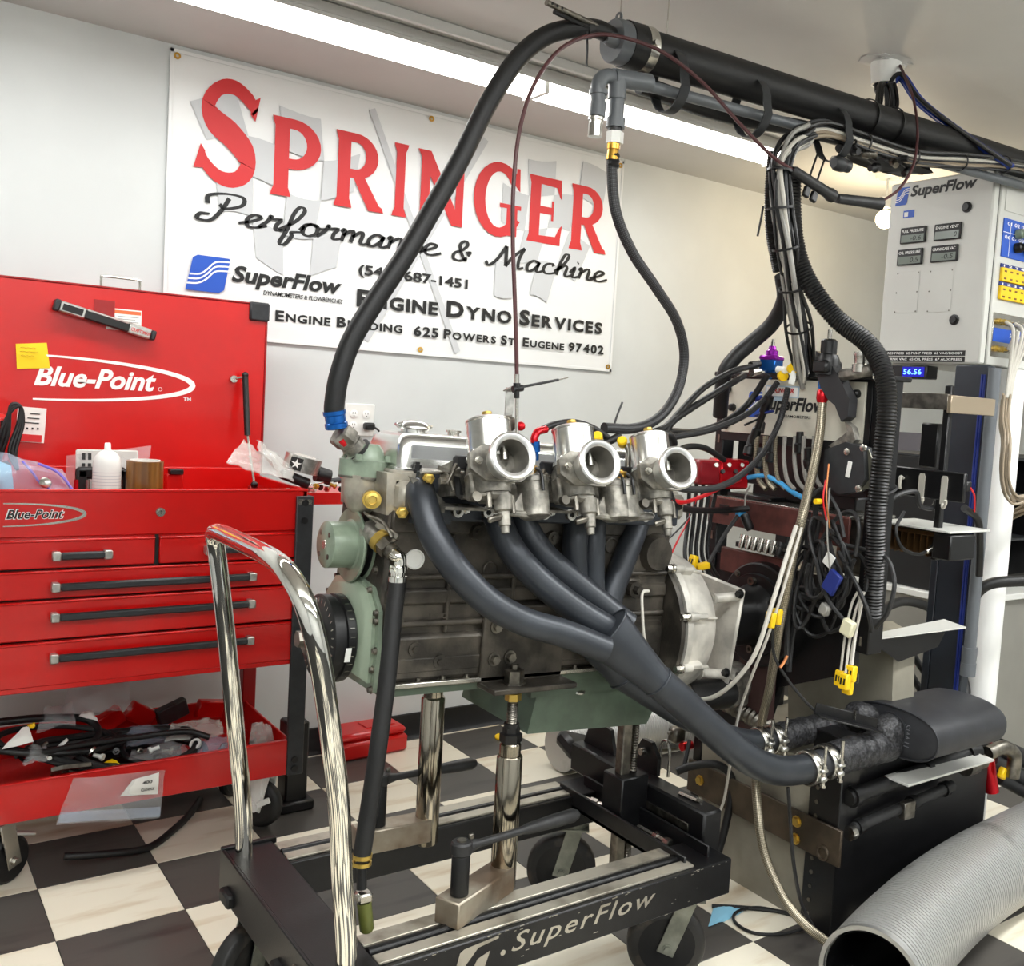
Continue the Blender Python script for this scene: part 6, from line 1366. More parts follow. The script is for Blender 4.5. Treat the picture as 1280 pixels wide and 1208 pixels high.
# ================================================================ overhead boom
BO = root('overhead_boom', 'thick black overhead boom pipe hanging below the ceiling', 'boom', (2.2, 1.9, 2.2))
b0, b1 = V((1.385, 1.9, 2.248)), V((3.12, 1.9, 2.298)); bd = (b1-b0).normalized()
mb = MB(); mb.cyl(b0+bd*.05, b1, .0485, .043, 32); mb.build('boom_pipe', RUB, BO)
mb = MB(); mb.lathe([(-.005, .02), (-.005, .047), (.0, .050), (.028, .050), (.028, .0485)], b0, bd, 32); mb.build('end_cap', PVC, BO)
mb = MB(); mb.lathe([(.028, .0525), (.072, .0525)], b0, bd, 32); mb.build('rubber_band', RUB, BO)
mb = MB(); mb.lathe([(.072, .0505), (.072, .0535), (.098, .0535), (.098, .0505)], b0, bd, 32, close=False); mb.build('hose_clamp', STEEL, BO)
mb = MB(); mb.cyl(b0+bd*.078-EY*.05, b0+bd*.078-EY*.064, .007, n=8); mb.build('clamp_screw', STEEL, BO)
mb = MB(); c = b0-bd*.004; mb.lathe([(0, .017), (.018, .017), (.03, .012)], c-V((0, .015, .005)), -bd, 16); mb.tube([c+V((.015, 0, .055))+V((0, .010*cos(a), .010*sin(a))) for a in [2*pi*k/14 for k in range(14)]], .003, 6, closed=True); mb.build('cap_fitting', PVC, BO)
for f in (.52, .585): mb = MB(); mb.lathe([(-.004, .049), (-.004, .0515), (.004, .0515), (.004, .049)], b0.lerp(b1, f), bd, 28, close=False); mb.build('pipe_strap', BLKP, BO)
for x in (1.40, 1.54): hose('ceiling_wire', [(x, 1.9, 2.30), (x+.001, 1.9, 2.40), (x, 1.9, CEIL-.002)], .0018, STEEL, ('thin steel wire from the ceiling to the boom end', 'second thin steel wire, right of the boom end')[x > 1.5], 'wire', 6)
# perforated gas wand pointing left over the boom end
t = root('probe_rod', 'slim steel probe rod tied on top of the boom end', 'rod', A(760, 42, 1.9))
a, b = A(762, 40, 1.88), A(683, 3, 1.86); mb = MB(); mb.cyl(a, b, .0065, n=12); mb.build('rod', DSTEEL, t)
mb = MB(); d = (b-a).normalized()
for k in range(3): q = b-d*(.012+.014*k); mb.cyl(q-EY*.0072, q-EY*.006, .003, n=10)
mb.build('hole', BLK, t)
mb = MB(); mb.cyl(a+V((0, 0, -.012)), b.lerp(a, .12)+V((0, 0, -.012)), .005, n=8); mb.build('sheath', BLKP, t)
# grey plastic pipe under the boom
PV = root('water_pipe', 'grey plastic water pipe with two drops hanging under the boom', 'pipe', (2.0, 1.86, 2.13))
e0 = A(752, 97, 1.86); e1 = V((3.14, 1.875, 2.225))
mb = MB(); mb.hose([A(748, 128, 1.86), A(748, 105, 1.86), e0+V((.012, 0, .006)), A(775, 98, 1.86)], .0165, 16, 6); mb.cyl(A(775, 98, 1.86), e1, .0135, n=18); mb.build('pipe', PVC, PV)
for p, q, r in ((A(748, 112, 1.86), A(748, 118, 1.86), .0205), (A(748, 128, 1.86), A(746, 146, 1.86), .0185), (A(746, 146, 1.86), A(745, 147, 1.86), .0165), (A(766, 97, 1.86), A(812, 104, 1.86), .0205), (A(772, 106, 1.86), A(770, 150, 1.86), .0175), (A(772, 100, 1.86), A(771, 124, 1.86), .0205), (A(770, 148, 1.86), A(769, 160, 1.86), .0215)):
    mb = MB(); mb.cyl(p, q, r, n=20); mb.build('fitting', PVC, PV)
mb = MB(); mb.lathe([(0, .018), (.006, .018)], A(745, 147, 1.86), -EZ, 18); mb.lathe([(.006, .015), (.014, .015)], A(745, 147, 1.86), -EZ, 18); mb.lathe([(.014, .0165), (.042, .0165)], A(745, 147, 1.86), -EZ, 8); mb.build('hose_thread', STEEL, PV)
mb = MB(); mb.lathe([(0, .016), (.012, .016)], A(769, 160, 1.86), -EZ, 16); mb.build('black_nut', BLKP, PV)
mb = MB(); mb.lathe([(0, .020), (.026, .020), (.026, .016)], A(769, 165, 1.86), -EZ, 6); mb.build('white_nut', WHT, PV)
mb = MB(); mb.lathe([(0, .015), (.012, .015), (.012, .012), (.024, .014), (.036, .015)], A(767, 180, 1.86), -EZ, 14); mb.build('brass_tail', BRASS, PV)
for px, s in ((835, 0), (938, 1), (1040, 2)):
    q = A(px, 105+(px-835)*.32, 1.88); x = q.x; mb = MB()
    lo = [V((x-.010, 1.885+.058*cos(a)-.01*(1 if sin(a) < 0 else 0), 2.190+.072*sin(a))) for a in [2*pi*k/20 for k in range(20)]]
    mb2 = [p for p in lo]
    n = len(lo); vs = []; fs = []
    for p in lo: vs += [p, p+EX*.028, p+V((.028, 0, 0))+(p-V((x, 1.885, 2.190))).normalized()*.003, p+(p-V((x, 1.885, 2.190))).normalized()*.003]
    for i in range(n):
        k = (i+1) % n
        for j in range(4): fs.append((i*4+j, i*4+(j+1) % 4, k*4+(j+1) % 4, k*4+j))
    mb.add(vs, fs); thing(mb, 'hook_strap', CHAR, 'charcoal strap looped round the boom and the grey pipe, '+('nearest the boom end', 'middle one', 'above the cable drop')[s], 'strap')
hose('foam_hose', [A(800, 106, 1.93), A(835, 118, 1.93), A(880, 135, 1.93), A(940, 150, 1.93), A(1000, 160, 1.93), A(1060, 175, 1.93)], .022, RUB, 'black foam covered hose hanging under the grey pipe', 'hose')
# hanging black tangle under the boom
t = root('connector_cluster', 'black cluster of connectors hanging under the boom beside the cabinet', 'connectors', A(1100, 200, 1.9))
mb = MB(); mb.blob(A(1105, 194, 1.92), (.34, .10, .08), 5, 18, 10, .2); mb.build('dark_bundle', BLKP, t)
rnd = random.Random(5)
for k in range(12):
    c = A(1040+k*9+rnd.uniform(-4, 4), 188+rnd.uniform(-4, 18)+k, 1.86); mb = MB(); d = V((rnd.uniform(-1, 1), rnd.uniform(-.6, 0), rnd.uniform(-.6, .3))).normalized(); mb.lathe([(0, .012), (.018, .014), (.022, .010), (.04, .009)], c, d, 10); mb.build('connector', BLKP if k % 4 else DSTEEL, t)
mb = MB(); mb.lathe([(0, .014), (.012, .020), (.035, .020), (.04, .016), (.06, .017)], A(1042, 203, 1.84), EX, 14); mb.build('round_plug', CHAR, t)
# cables along the boom: one object per wire
def wires(base, n, r, spread, mats_, nm, lab, cat, seed, k=6):
    rnd = random.Random(seed); t = root(nm, lab, cat, base[0])
    for q in range(n):
        off = V((rnd.uniform(-1, 1), rnd.uniform(-1, 1), rnd.uniform(-1, 1)))*spread; ph = rnd.uniform(0, 6)
        mb = MB(); mb.hose([V(p)+off+V((rnd.uniform(-1, 1), rnd.uniform(-1, 1), rnd.uniform(-1, 1)))*spread*.35+V((0, 0, spread*.3*sin(ph+i))) for i, p in enumerate(base)], r*rnd.uniform(.8, 1.2), 7, k); mb.build('wire', mats_[q % len(mats_)], t)
    return t
def ties(t, centres, r, m=BLKP):
    for c, d in centres: mb = MB(); mb.ring(V(c)-V(d).normalized()*.003, d, r+.002, r, .006, 20); mb.build('zip_tie', m, t)
run = [A(985, 182, 1.86), A(1000, 168, 1.85), A(1030, 162, 1.85), A(1080, 178, 1.85), A(1140, 196, 1.85), A(1200, 202, 1.85), A(1255, 206, 1.85), A(1310, 216, 1.84)]
t = wires(run, 18, .0045, .016, [LGREYW, BLKP, TANW, BLKP, GREYW, CHAR], 'boom_cables', 'bundle of tan and black cables running along under the boom', 'cable bundle', 11)
ties(t, [(run[3], run[4]-run[2]), (run[4], run[5]-run[3]), (run[5], run[6]-run[4]), (run[6], run[7]-run[5])], .026)
drop = [A(1010, 172, 1.83), A(988, 185, 1.83), A(976, 215, 1.83), A(976, 260, 1.83), A(982, 310, 1.83), A(990, 360, 1.84), A(998, 410, 1.86), A(1003, 455, 1.89), A(1005, 475, 1.90)]
t = wires(drop, 20, .0055, .021, [GREYW, BLKP, LGREYW, BLKP, CHAR, GREYW], 'cable_drop', 'hanging bundle of grey and black cables tied with zip ties', 'cable bundle', 12)
ties(t, [(drop[2], drop[3]-drop[1]), (drop[3], drop[4]-drop[2]), (drop[4], drop[5]-drop[3]), (drop[5], drop[6]-drop[4]), (drop[6], drop[7]-drop[5])], .034)
mb = MB(); mb.ribbed([A(966, 190, 1.87), A(962, 240, 1.87), A(963, 290, 1.88), A(972, 340, 1.88)], .014, .006, .002, 12); thing(mb, 'conduit_hose', BLKP, 'thin ribbed conduit on the left side of the cable drop', 'conduit')
mb = MB(); mb.ribbed([A(990, 215, 1.85), A(990, 270, 1.84), A(996, 315, 1.83), A(1012, 355, 1.80), A(1045, 398, 1.74), A(1085, 430, 1.65), A(1104, 465, 1.59), A(1109, 510, 1.565), A(1103, 570, 1.565), A(1096, 640, 1.565), A(1094, 700, 1.565), A(1090, 770, 1.57)], .026, .0085, .0034, 18); thing(mb, 'corrugated_hose', BLKP, 'thick black corrugated conduit curving down past the white panel', 'conduit')
hose('foam_hose', [A(978, 345, 1.93), A(980, 375, 1.95), A(965, 405, 2.0), A(940, 428, 2.05), A(918, 448, 2.08), A(905, 470, 2.10), A(900, 520, 2.14)], .022, RUB, 'black foam covered hose curving left to the dyno stand', 'hose', 14)
hose('zip_tie_tail', [A(954, 258, 1.86), A(951, 275, 1.855), A(947, 295, 1.85)], .003, BLKP, 'cut zip tie tail sticking out left of the cable drop', 'zip tie', 6)
for k, (a, b) in enumerate(((1008, 240), (1017, 246))):
    mb = MB(); c = A(a, b, 1.80); mb.obox(c, (.022, .012, .028), rotm(0, .3, 0), .003); mb.hose([c+EZ*.012, A(a+6, b-25, 1.82), A(a+14, b-48, 1.85)], .003, 6); thing(mb, 'dangling_plug', BLKP, ('left small black plug dangling under the boom', 'right small black plug dangling under the boom')[k], 'plug')
# ceiling entry at the right
ce = V((2.514, 2.026, CEIL))
t = root('ceiling_sleeve', 'white sleeve in the ceiling with cables dropping out', 'cable sleeve', ce)
mb = MB(); mb.lathe([(-.07, .040), (-.001, .048)], ce, EZ, 24, close=False); mb.ring(ce-EZ*.07, EZ, .041, .035, .068, 24); mb.build('sleeve', WHT, t)
mb = MB(); mb.blob(ce-EZ*.002, (.15, .11, .012), 4, 18, 6, .25); mb.build('rough_filler', CEILM, t)
BLUEC = mat('blue_cable', (28, 62, 160), .45)
fan = [(1085, 160, BLKP, 4, 'black cables fanning left'), (1113, 145, CHAR, 4, 'grey and black cables going straight down'), (1262, 208, BLUEC, 6, 'blue and black cables swooping right')]
for k, (px, py, mm, n_, lb) in enumerate(fan):
    e = A(px, py, 1.93 if k < 2 else 1.825); rnd = random.Random(k); t = root('ceiling_cables', lb+' from the ceiling sleeve to the boom', 'cable bundle', ce-EZ*.07)
    for q in range(n_):
        o_ = V((rnd.uniform(-1, 1), rnd.uniform(-1, 1), 0))*.022; mb = MB(); via = ([A(1099, 105, 1.98), A(1095, 132, 1.95)], [A(1112, 105, 1.98), A(1116, 128, 1.96)], [A(1124, 95, 1.98), A(1150, 128, 1.93), A(1205, 170, 1.87)])[k]; mb.hose([ce+o_-EZ*.01, ce+o_*1.0-EZ*.09]+[v+o_*.8 for v in via]+[e+o_*.7], .0065, 8); mb.build('wire', (mm, BLKP, mm, CHAR, mm)[q % 5 if k == 2 else q % 2 if k else 0], t)
# ================================================================ hoses to the engine
big = [A(764, 45, 1.895), A(745, 36, 1.89), A(715, 36, 1.89), A(680, 46, 1.90), A(645, 76, 1.91), A(610, 130, 1.92), A(575, 200, 1.93), A(540, 262, 1.935), A(505, 322, 1.94), A(470, 375, 1.95), A(440, 425, 1.96), A(424, 470, 1.965), A(418, 505, 1.968), A(418, 518, 1.97)]
t = root('coolant_hose', 'thick black coolant hose arching from the boom end down to the engine', 'hose', A(418, 518, 1.97))
mb = MB(); mb.hose(big, .0205, 18, 8); mb.build('rubber_hose', RUB, t)
mb = MB(); c = A(418, 516, 1.97); d = A(421, 535, 1.97)-c; mb.lathe([(-.004, .0235), (.004, .0235), (.006, .021), (.020, .021), (.022, .0235), (.032, .0235), (.034, .019)], c, d, 12); mb.build('blue_collar', BLUE, t)
for p, q in ((A(730, 36, 1.89), A(737, 36, 1.89)),): mb = MB(); mb.cyl(p, q, .0225, n=18); mb.build('hose_band', BLKP, t)
mb = MB(); mb.hose([A(734, 40, 1.86), A(734, 60, 1.86), A(733, 83, 1.86)], .0025, 6); mb.build('tie_tail', BLKP, t)
cabl = [A(646, 470, 1.80), A(645, 420, 1.80), A(643, 360, 1.80), A(641, 300, 1.80), A(642, 230, 1.80), A(650, 160, 1.81), A(668, 105, 1.82), A(700, 62, 1.83), A(740, 44, 1.84), A(780, 47, 1.83), A(830, 66, 1.82), A(880, 105, 1.81), A(925, 155, 1.80), A(965, 195, 1.80), A(990, 212, 1.80)]
t = root('throttle_cable', 'thin maroon throttle cable looping over the boom to a black grip', 'cable', cabl[0])
mb = MB(); mb.hose(cabl, .0045, 8, 8); mb.build('cable_sheath', MARW, t)
mb = MB(); mb.cyl(A(646, 482, 1.80), A(646, 468, 1.80), .0055, n=10); mb.build('cable_ferrule', STEEL, t)
mb = MB(); mb.lathe([(0, .009), (.01, .013), (.135, .0145), (.145, .018), (.16, .017)], A(990, 212, 1.80), A(1045, 248, 1.79)-A(990, 212, 1.80), 16); mb.build('black_grip', RUBG, t)
mb = MB(); a, b = A(1046, 248, 1.79), A(1101, 255, 1.78); mb.lathe([(0, .012), (.012, .013), (.07, .014), ((b-a).length-.012, .016), ((b-a).length-.002, .018), ((b-a).length, .014)], a, b-a, 18); mb.build('black_grip', RUBG, t)
mb = MB(); mb.hose([A(1102, 252, 1.78), A(1125, 235, 1.79), A(1142, 205, 1.80), A(1147, 165, 1.82), A(1142, 125, 1.86), A(1133, 100, 1.92), A(1125, 82, 1.98)], .0042, 8, 8); mb.build('cable_tail', MARW, t)
t = root('water_hose', 'black reinforced water hose hanging from the brass fitting to the engine', 'hose', A(766, 195, 1.86))
wh = [A(766, 193, 1.86), A(765, 215, 1.86), A(770, 265, 1.85), A(790, 315, 1.85), A(820, 360, 1.86), A(845, 400, 1.88), A(855, 440, 1.90), A(850, 480, 1.90), A(835, 510, 1.89), A(815, 528, 1.87), A(790, 536, 1.85), A(755, 535, 1.84)]
mb = MB(); mb.hose(wh, .0125, 14, 8); mb.build('braided_hose', BRDK, t)
mb = MB(); mb.ribbed([A(767, 192, 1.86), A(766, 210, 1.86)], .0155, .010, .002, 14); mb.build('hose_ferrule', BLKP, t)
t = root('drain_hose', 'black hose hanging from the pump elbow down between the cart rails', 'hose', A(452, 1150, 1.74))
mb = MB(); mb.hose([A(497, 726, 1.82), A(492, 770, 1.81), A(484, 850, 1.79), A(472, 940, 1.77), A(460, 1020, 1.76), A(452, 1072, 1.75)], .0175, 18, 8); mb.build('rubber_hose', RUB, t)
mb = MB(); mb.lathe([(0, .0165), (.004, .0185), (.014, .0185), (.015, .0155), (.022, .0155), (.023, .019), (.034, .019)], A(498, 706, 1.82), A(497, 728, 1.82)-A(498, 706, 1.82), 18); mb.build('hose_nut', CHROME, t)
mb = MB(); d = A(452, 1080, 1.75)-A(453, 1068, 1.75); mb.lathe([(-.004, .0165), (-.004, .0188), (.004, .0188), (.004, .0165)], A(453, 1070, 1.75), d, 18, close=False); mb.lathe([(.010, .0165), (.010, .0188), (.018, .0188), (.018, .0165)], A(453, 1070, 1.75), d, 18, close=False); mb.build('gold_band', GOLD, t)
mb = MB(); mb.cyl(A(452, 1080, 1.75), A(452, 1112, 1.74), .010, n=14); mb.build('hose_tail', BLKP, t)
mb = MB(); mb.obox(A(454, 1121, 1.74), (.03, .03, .02), None, .004); mb.build('coupling', STEEL, t)
mb = MB(); mb.lathe([(0, .014), (.055, .014), (.06, .010)], A(455, 1128, 1.74), A(459, 1165, 1.735)-A(455, 1128, 1.74), 12); mb.build('lime_tube', mat('lime_tube', (92, 98, 44), .35), t)
# black hoses between the regulator and the carburettors
HZ = [
 ([(945, 457, 2.05), (915, 465, 2.02), (880, 485, 1.98), (850, 515, 1.93), (830, 535, 1.88), (800, 545, 1.84)], .0085, 'upper fuel hose curving from the purple regulator to the carburettors', RUB),
 ([(930, 470, 2.06), (900, 488, 2.0), (865, 510, 1.95), (840, 528, 1.90), (832, 545, 1.87), (842, 556, 1.86), (838, 545, 1.84), (820, 540, 1.84)], .0095, 'fuel hose with a small loop by the rear carburettor', RUB),
 ([(960, 468, 2.06), (935, 505, 2.05), (905, 528, 2.03), (870, 540, 1.98), (840, 540, 1.90), (810, 545, 1.85)], .0095, 'lower black fuel hose sagging left of the white panel', RUB),
 ([(972, 478, 2.03), (955, 500, 2.0), (930, 520, 1.97), (890, 537, 1.93), (850, 545, 1.88), (815, 550, 1.84)], .0085, 'silver striped fuel hose from the yellow fitting', BRDK),
 ([(985, 485, 2.03), (975, 525, 1.98), (955, 565, 1.92), (925, 595, 1.85), (895, 610, 1.78), (860, 612, 1.72), (838, 606, 1.69)], .0085, 'silver striped fuel hose dropping past the red blocks', BRDK),
 ([(905, 575, 1.98), (880, 560, 1.92), (855, 560, 1.86), (838, 575, 1.80)], .008, 'short black hose behind the rear air horn', RUB),
 ([(760, 548, 1.83), (740, 535, 1.83), (715, 528, 1.84), (690, 532, 1.84), (672, 540, 1.82)], .008, 'black breather hose between the first two carburettors', RUB),
 ([(775, 545, 1.82), (755, 555, 1.82), (740, 560, 1.82)], .009, 'short black hose stub behind the second carburettor', RUB),
]
for pts, r, lb, mm in HZ: hose('fuel_hose', [AF(*p) for p in pts], r, mm, lb, 'hose', 10)
hose('zip_tie_tail', [A(768, 530, 1.82), A(772, 518, 1.82), A(778, 503, 1.82)], .0025, BLKP, 'zip tie tail standing up between the rear carburettors', 'zip tie', 6)
# red ignition blocks
t = root('ignition_block', 'bright red ignition block beside the rear carburettor', 'ignition block', AF(930, 600, 2.09))
mb = MB(); mb.obox(AF(910, 592, 2.085), (.10, .075, .085), rotm(0, 0, -.2), .006); mb.build('housing', REDA, t)
mb = MB(); mb.obox(AF(880, 590, 2.10), (.07, .07, .07), rotm(0, 0, -.2), .006); mb.build('rear_housing', mat('deep_red_plastic', (140, 10, 26), .35), t)
for k in range(5): mb = MB(); c = AF(895+k*8, 582+(k % 2)*8, 2.035); mb.lathe([(0, .007), (.008, .006)], c, (-.5, -1, .3), 10); mb.build('terminal', BLKP if k % 2 else STEEL, t)
mb = MB(); mb.box(2.14, 2.22, 2.02, 2.20, 1.161, 1.172, .002); mb.build('mount', BLK, t)
hose('red_cable', [AF(838, 625, 1.80), AF(855, 628, 1.82), AF(880, 620, 1.92), AF(905, 608, 2.0), AF(925, 600, 2.04)], .0055, REDW, 'red cable curving under the ignition block', 'cable', 8)
hose('black_cable', [AF(836, 615, 1.80), AF(845, 632, 1.82), AF(870, 638, 1.95), AF(905, 638, 2.05), AF(935, 636, 2.08)], .009, RUB, 'black cable sagging below the red cable', 'cable', 8)
hose('blue_line', [AF(935, 597, 2.04), AF(955, 595, 2.02), AF(972, 602, 2.0), AF(990, 615, 1.97), AF(1003, 622, 1.93)], .007, SKYB, 'light blue plastic line beside the braided hose', 'hose', 10)
hose('black_wire', [AF(800, 662, 1.86), AF(822, 680, 1.86), AF(845, 665, 1.9), AF(865, 640, 2.0), AF(870, 610, 2.05)], .0025, BLKP, 'thin black wire looping above the bell housing', 'wire', 6)
mb = MB(); mb.hose([AF(838, 695, 1.98), AF(850, 670, 2.0), AF(858, 655, 2.02), AF(872, 620, 2.06)], .003, 6); thing(mb, 'red_wire', REDW, 'thin red wire rising from the bell housing', 'wire')
mb = MB(); mb.lathe([(0, .008), (.02, .007), (.024, .004)], AF(833, 700, 1.98), AF(839, 692, 1.98)-AF(833, 700, 1.98), 10); thing(mb, 'wire_boot', GREYW, 'grey boot at the foot of the red wire', 'connector')
for k in range(5):
    x = 862+k*5; hose('sensor_cable', [AF(x+4*k, 600, 2.14), AF(x-2+2*k, 650, 2.13), AF(x-6+2*k, 690, 2.10), AF(x-2+3*k, 712, 2.07), AF(x+4*k, 722, 2.05)], .006, BLKP, ('leftmost', 'second', 'middle', 'fourth', 'rightmost')[k]+' black cable hanging left of the dyno upright', 'cable', 8)
def plug(nm, lb, p, d, m=YEL, n=2):
    t = root(nm, lb, 'connector', p); d = V(d).normalized(); R = Matrix((frame(d)[0], frame(d)[1], d)).transposed(); mb = MB(); mb.obox(V(p), (.026, .018, .040), R, .003); mb.build('housing', m, t)
    mb = MB()
    for s_ in (-.005, .005): mb.cyl(V(p)+R @ V((s_, 0, .018)), V(p)+R @ V((s_, 0, .0212)), .0025, n=8); mb.obox(V(p)+R @ V((s_, -.0092, 0)), (.005, .001, .016), R)
    mb.build('pin_hole', BLK, t)
plug('yellow_plug', 'yellow connector at the back of the bell housing, upper left', AF(866, 703, 2.04), (.3, 0, 1)); plug('yellow_plug', 'yellow connector just right of the upper one behind the bell housing', AF(878, 708, 2.03), (1, -.3, .2)); plug('yellow_plug', 'yellow connector hanging lowest behind the bell housing', AF(869, 722, 2.02), (.1, 0, 1)); plug('yellow_plug', 'small yellow connector under the pair behind the bell housing', AF(879, 727, 2.04), (.1, 0, 1))
plug('yellow_plug', 'yellow connector on the long pale cable before the drive coupling', AF(963, 775, 1.70), (.15, 0, 1)); plug('yellow_plug', 'thin yellow connector edge beside the one on the pale cable', AF(971, 771, 1.72), (.15, 0, 1))
for k, (a, b, lb) in enumerate(((1050, 848, 'leftmost yellow connector hanging by the grey tank'), (1060, 858, 'lowest yellow connector hanging by the grey tank'), (1064, 842, 'upper right yellow connector hanging by the grey tank'), (1056, 852, 'middle yellow connector hanging by the grey tank'))):
    plug('yellow_plug', lb, AX(a, b, 2.0-.016*k), (.1, 0, 1))
    hose('thin_cable', [AX(a+1, b-10, 2.0-.016*k), AX(a+6, b-50, 2.01), AX(a+14, b-90, 2.02), AX(1072+3*k, 740, 2.03)], .0034, LGREYW, ('thin pale cable holding the leftmost yellow connector', 'thin pale cable holding the lowest yellow connector', 'thin pale cable holding the upper right yellow connector', 'thin pale cable holding the middle yellow connector')[k], 'cable', 6)
# purple regulator and yellow fitting on the panel top
t = root('fuel_regulator', 'purple and blue fuel pressure regulator on top of the dyno panel', 'regulator', A(965, 475, 2.06))
mb = MB(); c = A(964, 457, 2.05); mb.obox(c, (.058, .05, .036), rotm(0, 0, .3), .004); mb.build('body', BLUE, t)
mb = MB(); mb.obox(c+EZ*.021, (.062, .054, .014), rotm(0, 0, .3), .004); mb.lathe([(.028, .018), (.042, .018), (.046, .012), (.056, .010)], c, EZ, 16); mb.build('bonnet', PURP, t)
mb = MB(); mb.lathe([(.056, .006), (.068, .006), (.068, .004), (.076, .004)], c, EZ, 8); mb.build('adjust_screw', STEEL, t)
mb = MB(); mb.lathe([(.018, .018), (.05, .014), (.075, .015)], c, -EZ, 10); mb.build('lower_fitting', BLUE, t)
mb = MB(); mb.lathe([(.075, .014), (.16, .014), (.17, .017), (.20, .016)], c, -EZ, 12); mb.build('black_stem', BLKP, t)
for k, (a, b, q) in enumerate(((949, 455, 930), (950, 464, 925))): mb = MB(); mb.lathe([(0, .010), (.018, .010), (.02, .012), (.035, .012)], A(a, b, 2.05), A(q, b+4, 2.05)-A(a, b, 2.05), 8); mb.build('hose_end', STEEL if k else BLKP, t)
t = root('quick_coupler', 'white and yellow quick coupler beside the purple regulator', 'coupler', AF(985, 470, 2.0))
mb = MB(); mb.lathe([(0, .010), (.03, .010)], AF(972, 462, 2.02), AF(988, 464, 2.0)-AF(972, 462, 2.02), 10); mb.hose([AF(988, 463, 2.0), AF(991, 470, 2.0), AF(989, 480, 2.0)], .009, 10); mb.build('body', WHT, t)
for a, b in ((978, 470), (990, 461)): mb = MB(); mb.lathe([(-.006, .014), (.006, .016)], AF(a, b, 1.99), (-.3, -1, .1), 14); mb.build('yellow_ring', YEL, t)
# black inline valve with blue lever
t = root('shutoff_valve', 'black shut-off valve with blue lever in front of the white panel', 'valve', AF(955, 530, 2.06))
mb = MB(); mb.lathe([(0, .014), (.05, .014), (.055, .010), (.10, .010), (.105, .015), (.15, .014)], AF(962, 495, 2.05), AF(938, 560, 2.07)-AF(962, 495, 2.05), 12); mb.build('valve_body', BLKP, t)
mb = MB(); mb.bar(AF(945, 520, 2.04), AF(966, 514, 2.03), .016, .006, b=.002); mb.bar(AF(952, 498, 2.06), AF(940, 500, 2.06), .02, .01, b=.003); mb.build('blue_lever', NAVY, t)
mb = MB(); mb.bar(AF(930, 532, 2.04), AF(950, 523, 2.04), .008, .006, b=.002); mb.build('black_lever', BLKP, t)
# black solenoid valve with red and blue fitting and braided hose
t = root('black_valve', 'tall black valve with arched cover on top of the white panel', 'valve', AF(1030, 470, 1.86))
c = AF(1035, 450, 1.84); mb = MB(); mb.lathe([(-.04, .03), (.0, .032), (.014, .026), (.016, .022), (.05, .022), (.055, .016)], c, EZ, 16); mb.obox(c-EZ*.02, (.07, .05, .035), None, .006); mb.build('body', BLKP, t)
mb = MB(); mb.lathe([(.055, .006), (.08, .006)], c, EZ, 8); mb.build('top_stem', STEEL, t)
mb = MB(); pl_ = [(1030, 440), (1045, 448), (1060, 475), (1072, 500), (1070, 522), (1062, 528), (1054, 508), (1045, 500), (1036, 485), (1030, 465)]
PL = [AX(a, b, 2.095) for a, b in pl_]; mb.prism([(-p.y, p.z) for p in PL], (2.095, 0, 0), -EY, EZ, .034); mb.build('arched_cover', mat('ribbed_black', (38, 38, 40), .5), t)
t = root('cast_lever', 'grey cast lever below the arched black cover', 'lever', AX(1060, 560, 2.08))
mb = MB(); pl_ = [(1062, 526), (1072, 535), (1076, 550), (1070, 558), (1050, 562), (1042, 558), (1060, 545), (1066, 540)]; PL = [AX(a, b, 2.09) for a, b in pl_]; mb.prism([(-p.y, p.z) for p in PL], (2.09, 0, 0), -EY, EZ, .022); mb.build('lever_arm', CAST, t)
t = root('braided_hose', 'thick steel braided hose with red and blue end falling from the black valve', 'hose', AF(1003, 640, 1.75))
mb = MB(); mb.lathe([(0, .013), (.022, .013)], AF(1029, 476, 1.80), -EZ, 8); mb.build('blue_nut', BLUE, t)
mb = MB(); mb.lathe([(0, .014), (.004, .017), (.022, .017), (.034, .013)], AF(1029, 488, 1.80), V((-.05, 0, -1)), 12); mb.build('red_collar', REDA, t)
mb = MB(); mb.hose([AF(1028, 503, 1.80), AF(1025, 540, 1.78), AF(1018, 580, 1.76), AF(1010, 615, 1.74), AF(1002, 650, 1.72), AF(992, 690, 1.74), AF(975, 780, 1.78), AF(962, 860, 1.84), AF(953, 900, 1.88), AF(945, 960, 1.90), AF(947, 1010, 1.86), AF(955, 1065, 1.80), AF(978, 1120, 1.72), AF(1005, 1155, 1.65), AF(1033, 1178, 1.60)], .0125, 14, 8); mb.build('hose', BRD, t)
# module plate with screws, triangle plate
t = root('control_module', 'black control module with white label hanging on the right upright', 'module', AX(1065, 590, 2.08))
mb = MB(); pl_ = [(1042, 563), (1068, 553), (1090, 560), (1092, 600), (1080, 615), (1060, 618), (1040, 606)]; PL = [AX(a, b, 2.09) for a, b in pl_]; mb.prism([(-p.y, p.z) for p in PL], (2.09, 0, 0), -EY, EZ, .036); mb.build('housing', CHAR, t)
mb = MB(); pl_ = [(1090, 562), (1106, 606), (1070, 616), (1074, 580)]; PL = [AX(a, b, 2.085) for a, b in pl_]; mb.prism([(-p.y, p.z) for p in PL], (2.075, 0, 0), -EY, EZ, .004); mb.build('triangle_plate', mat('plate_olive_grey', (128, 126, 112), .4, .5), t)
mb = MB(); a, b = AX(1063, 577, 2.052), AX(1059, 597, 2.052); mb.bar(a, b, .014, .004, b=.0015, up=(1, 0, 0)); mb.build('white_label', WHT, t)
for a, b in ((1080, 560), (1060, 565), (1074, 611)): mb = MB(); mb.lathe([(0, .0095), (.006, .0095), (.008, .004)], AX(a, b, 2.054), -EX, 12); mb.build('screw', STEEL, t)
t = root('filter_flask', 'steel capped filter fitting on top of the white panel', 'filter', AF(1075, 470, 1.72))
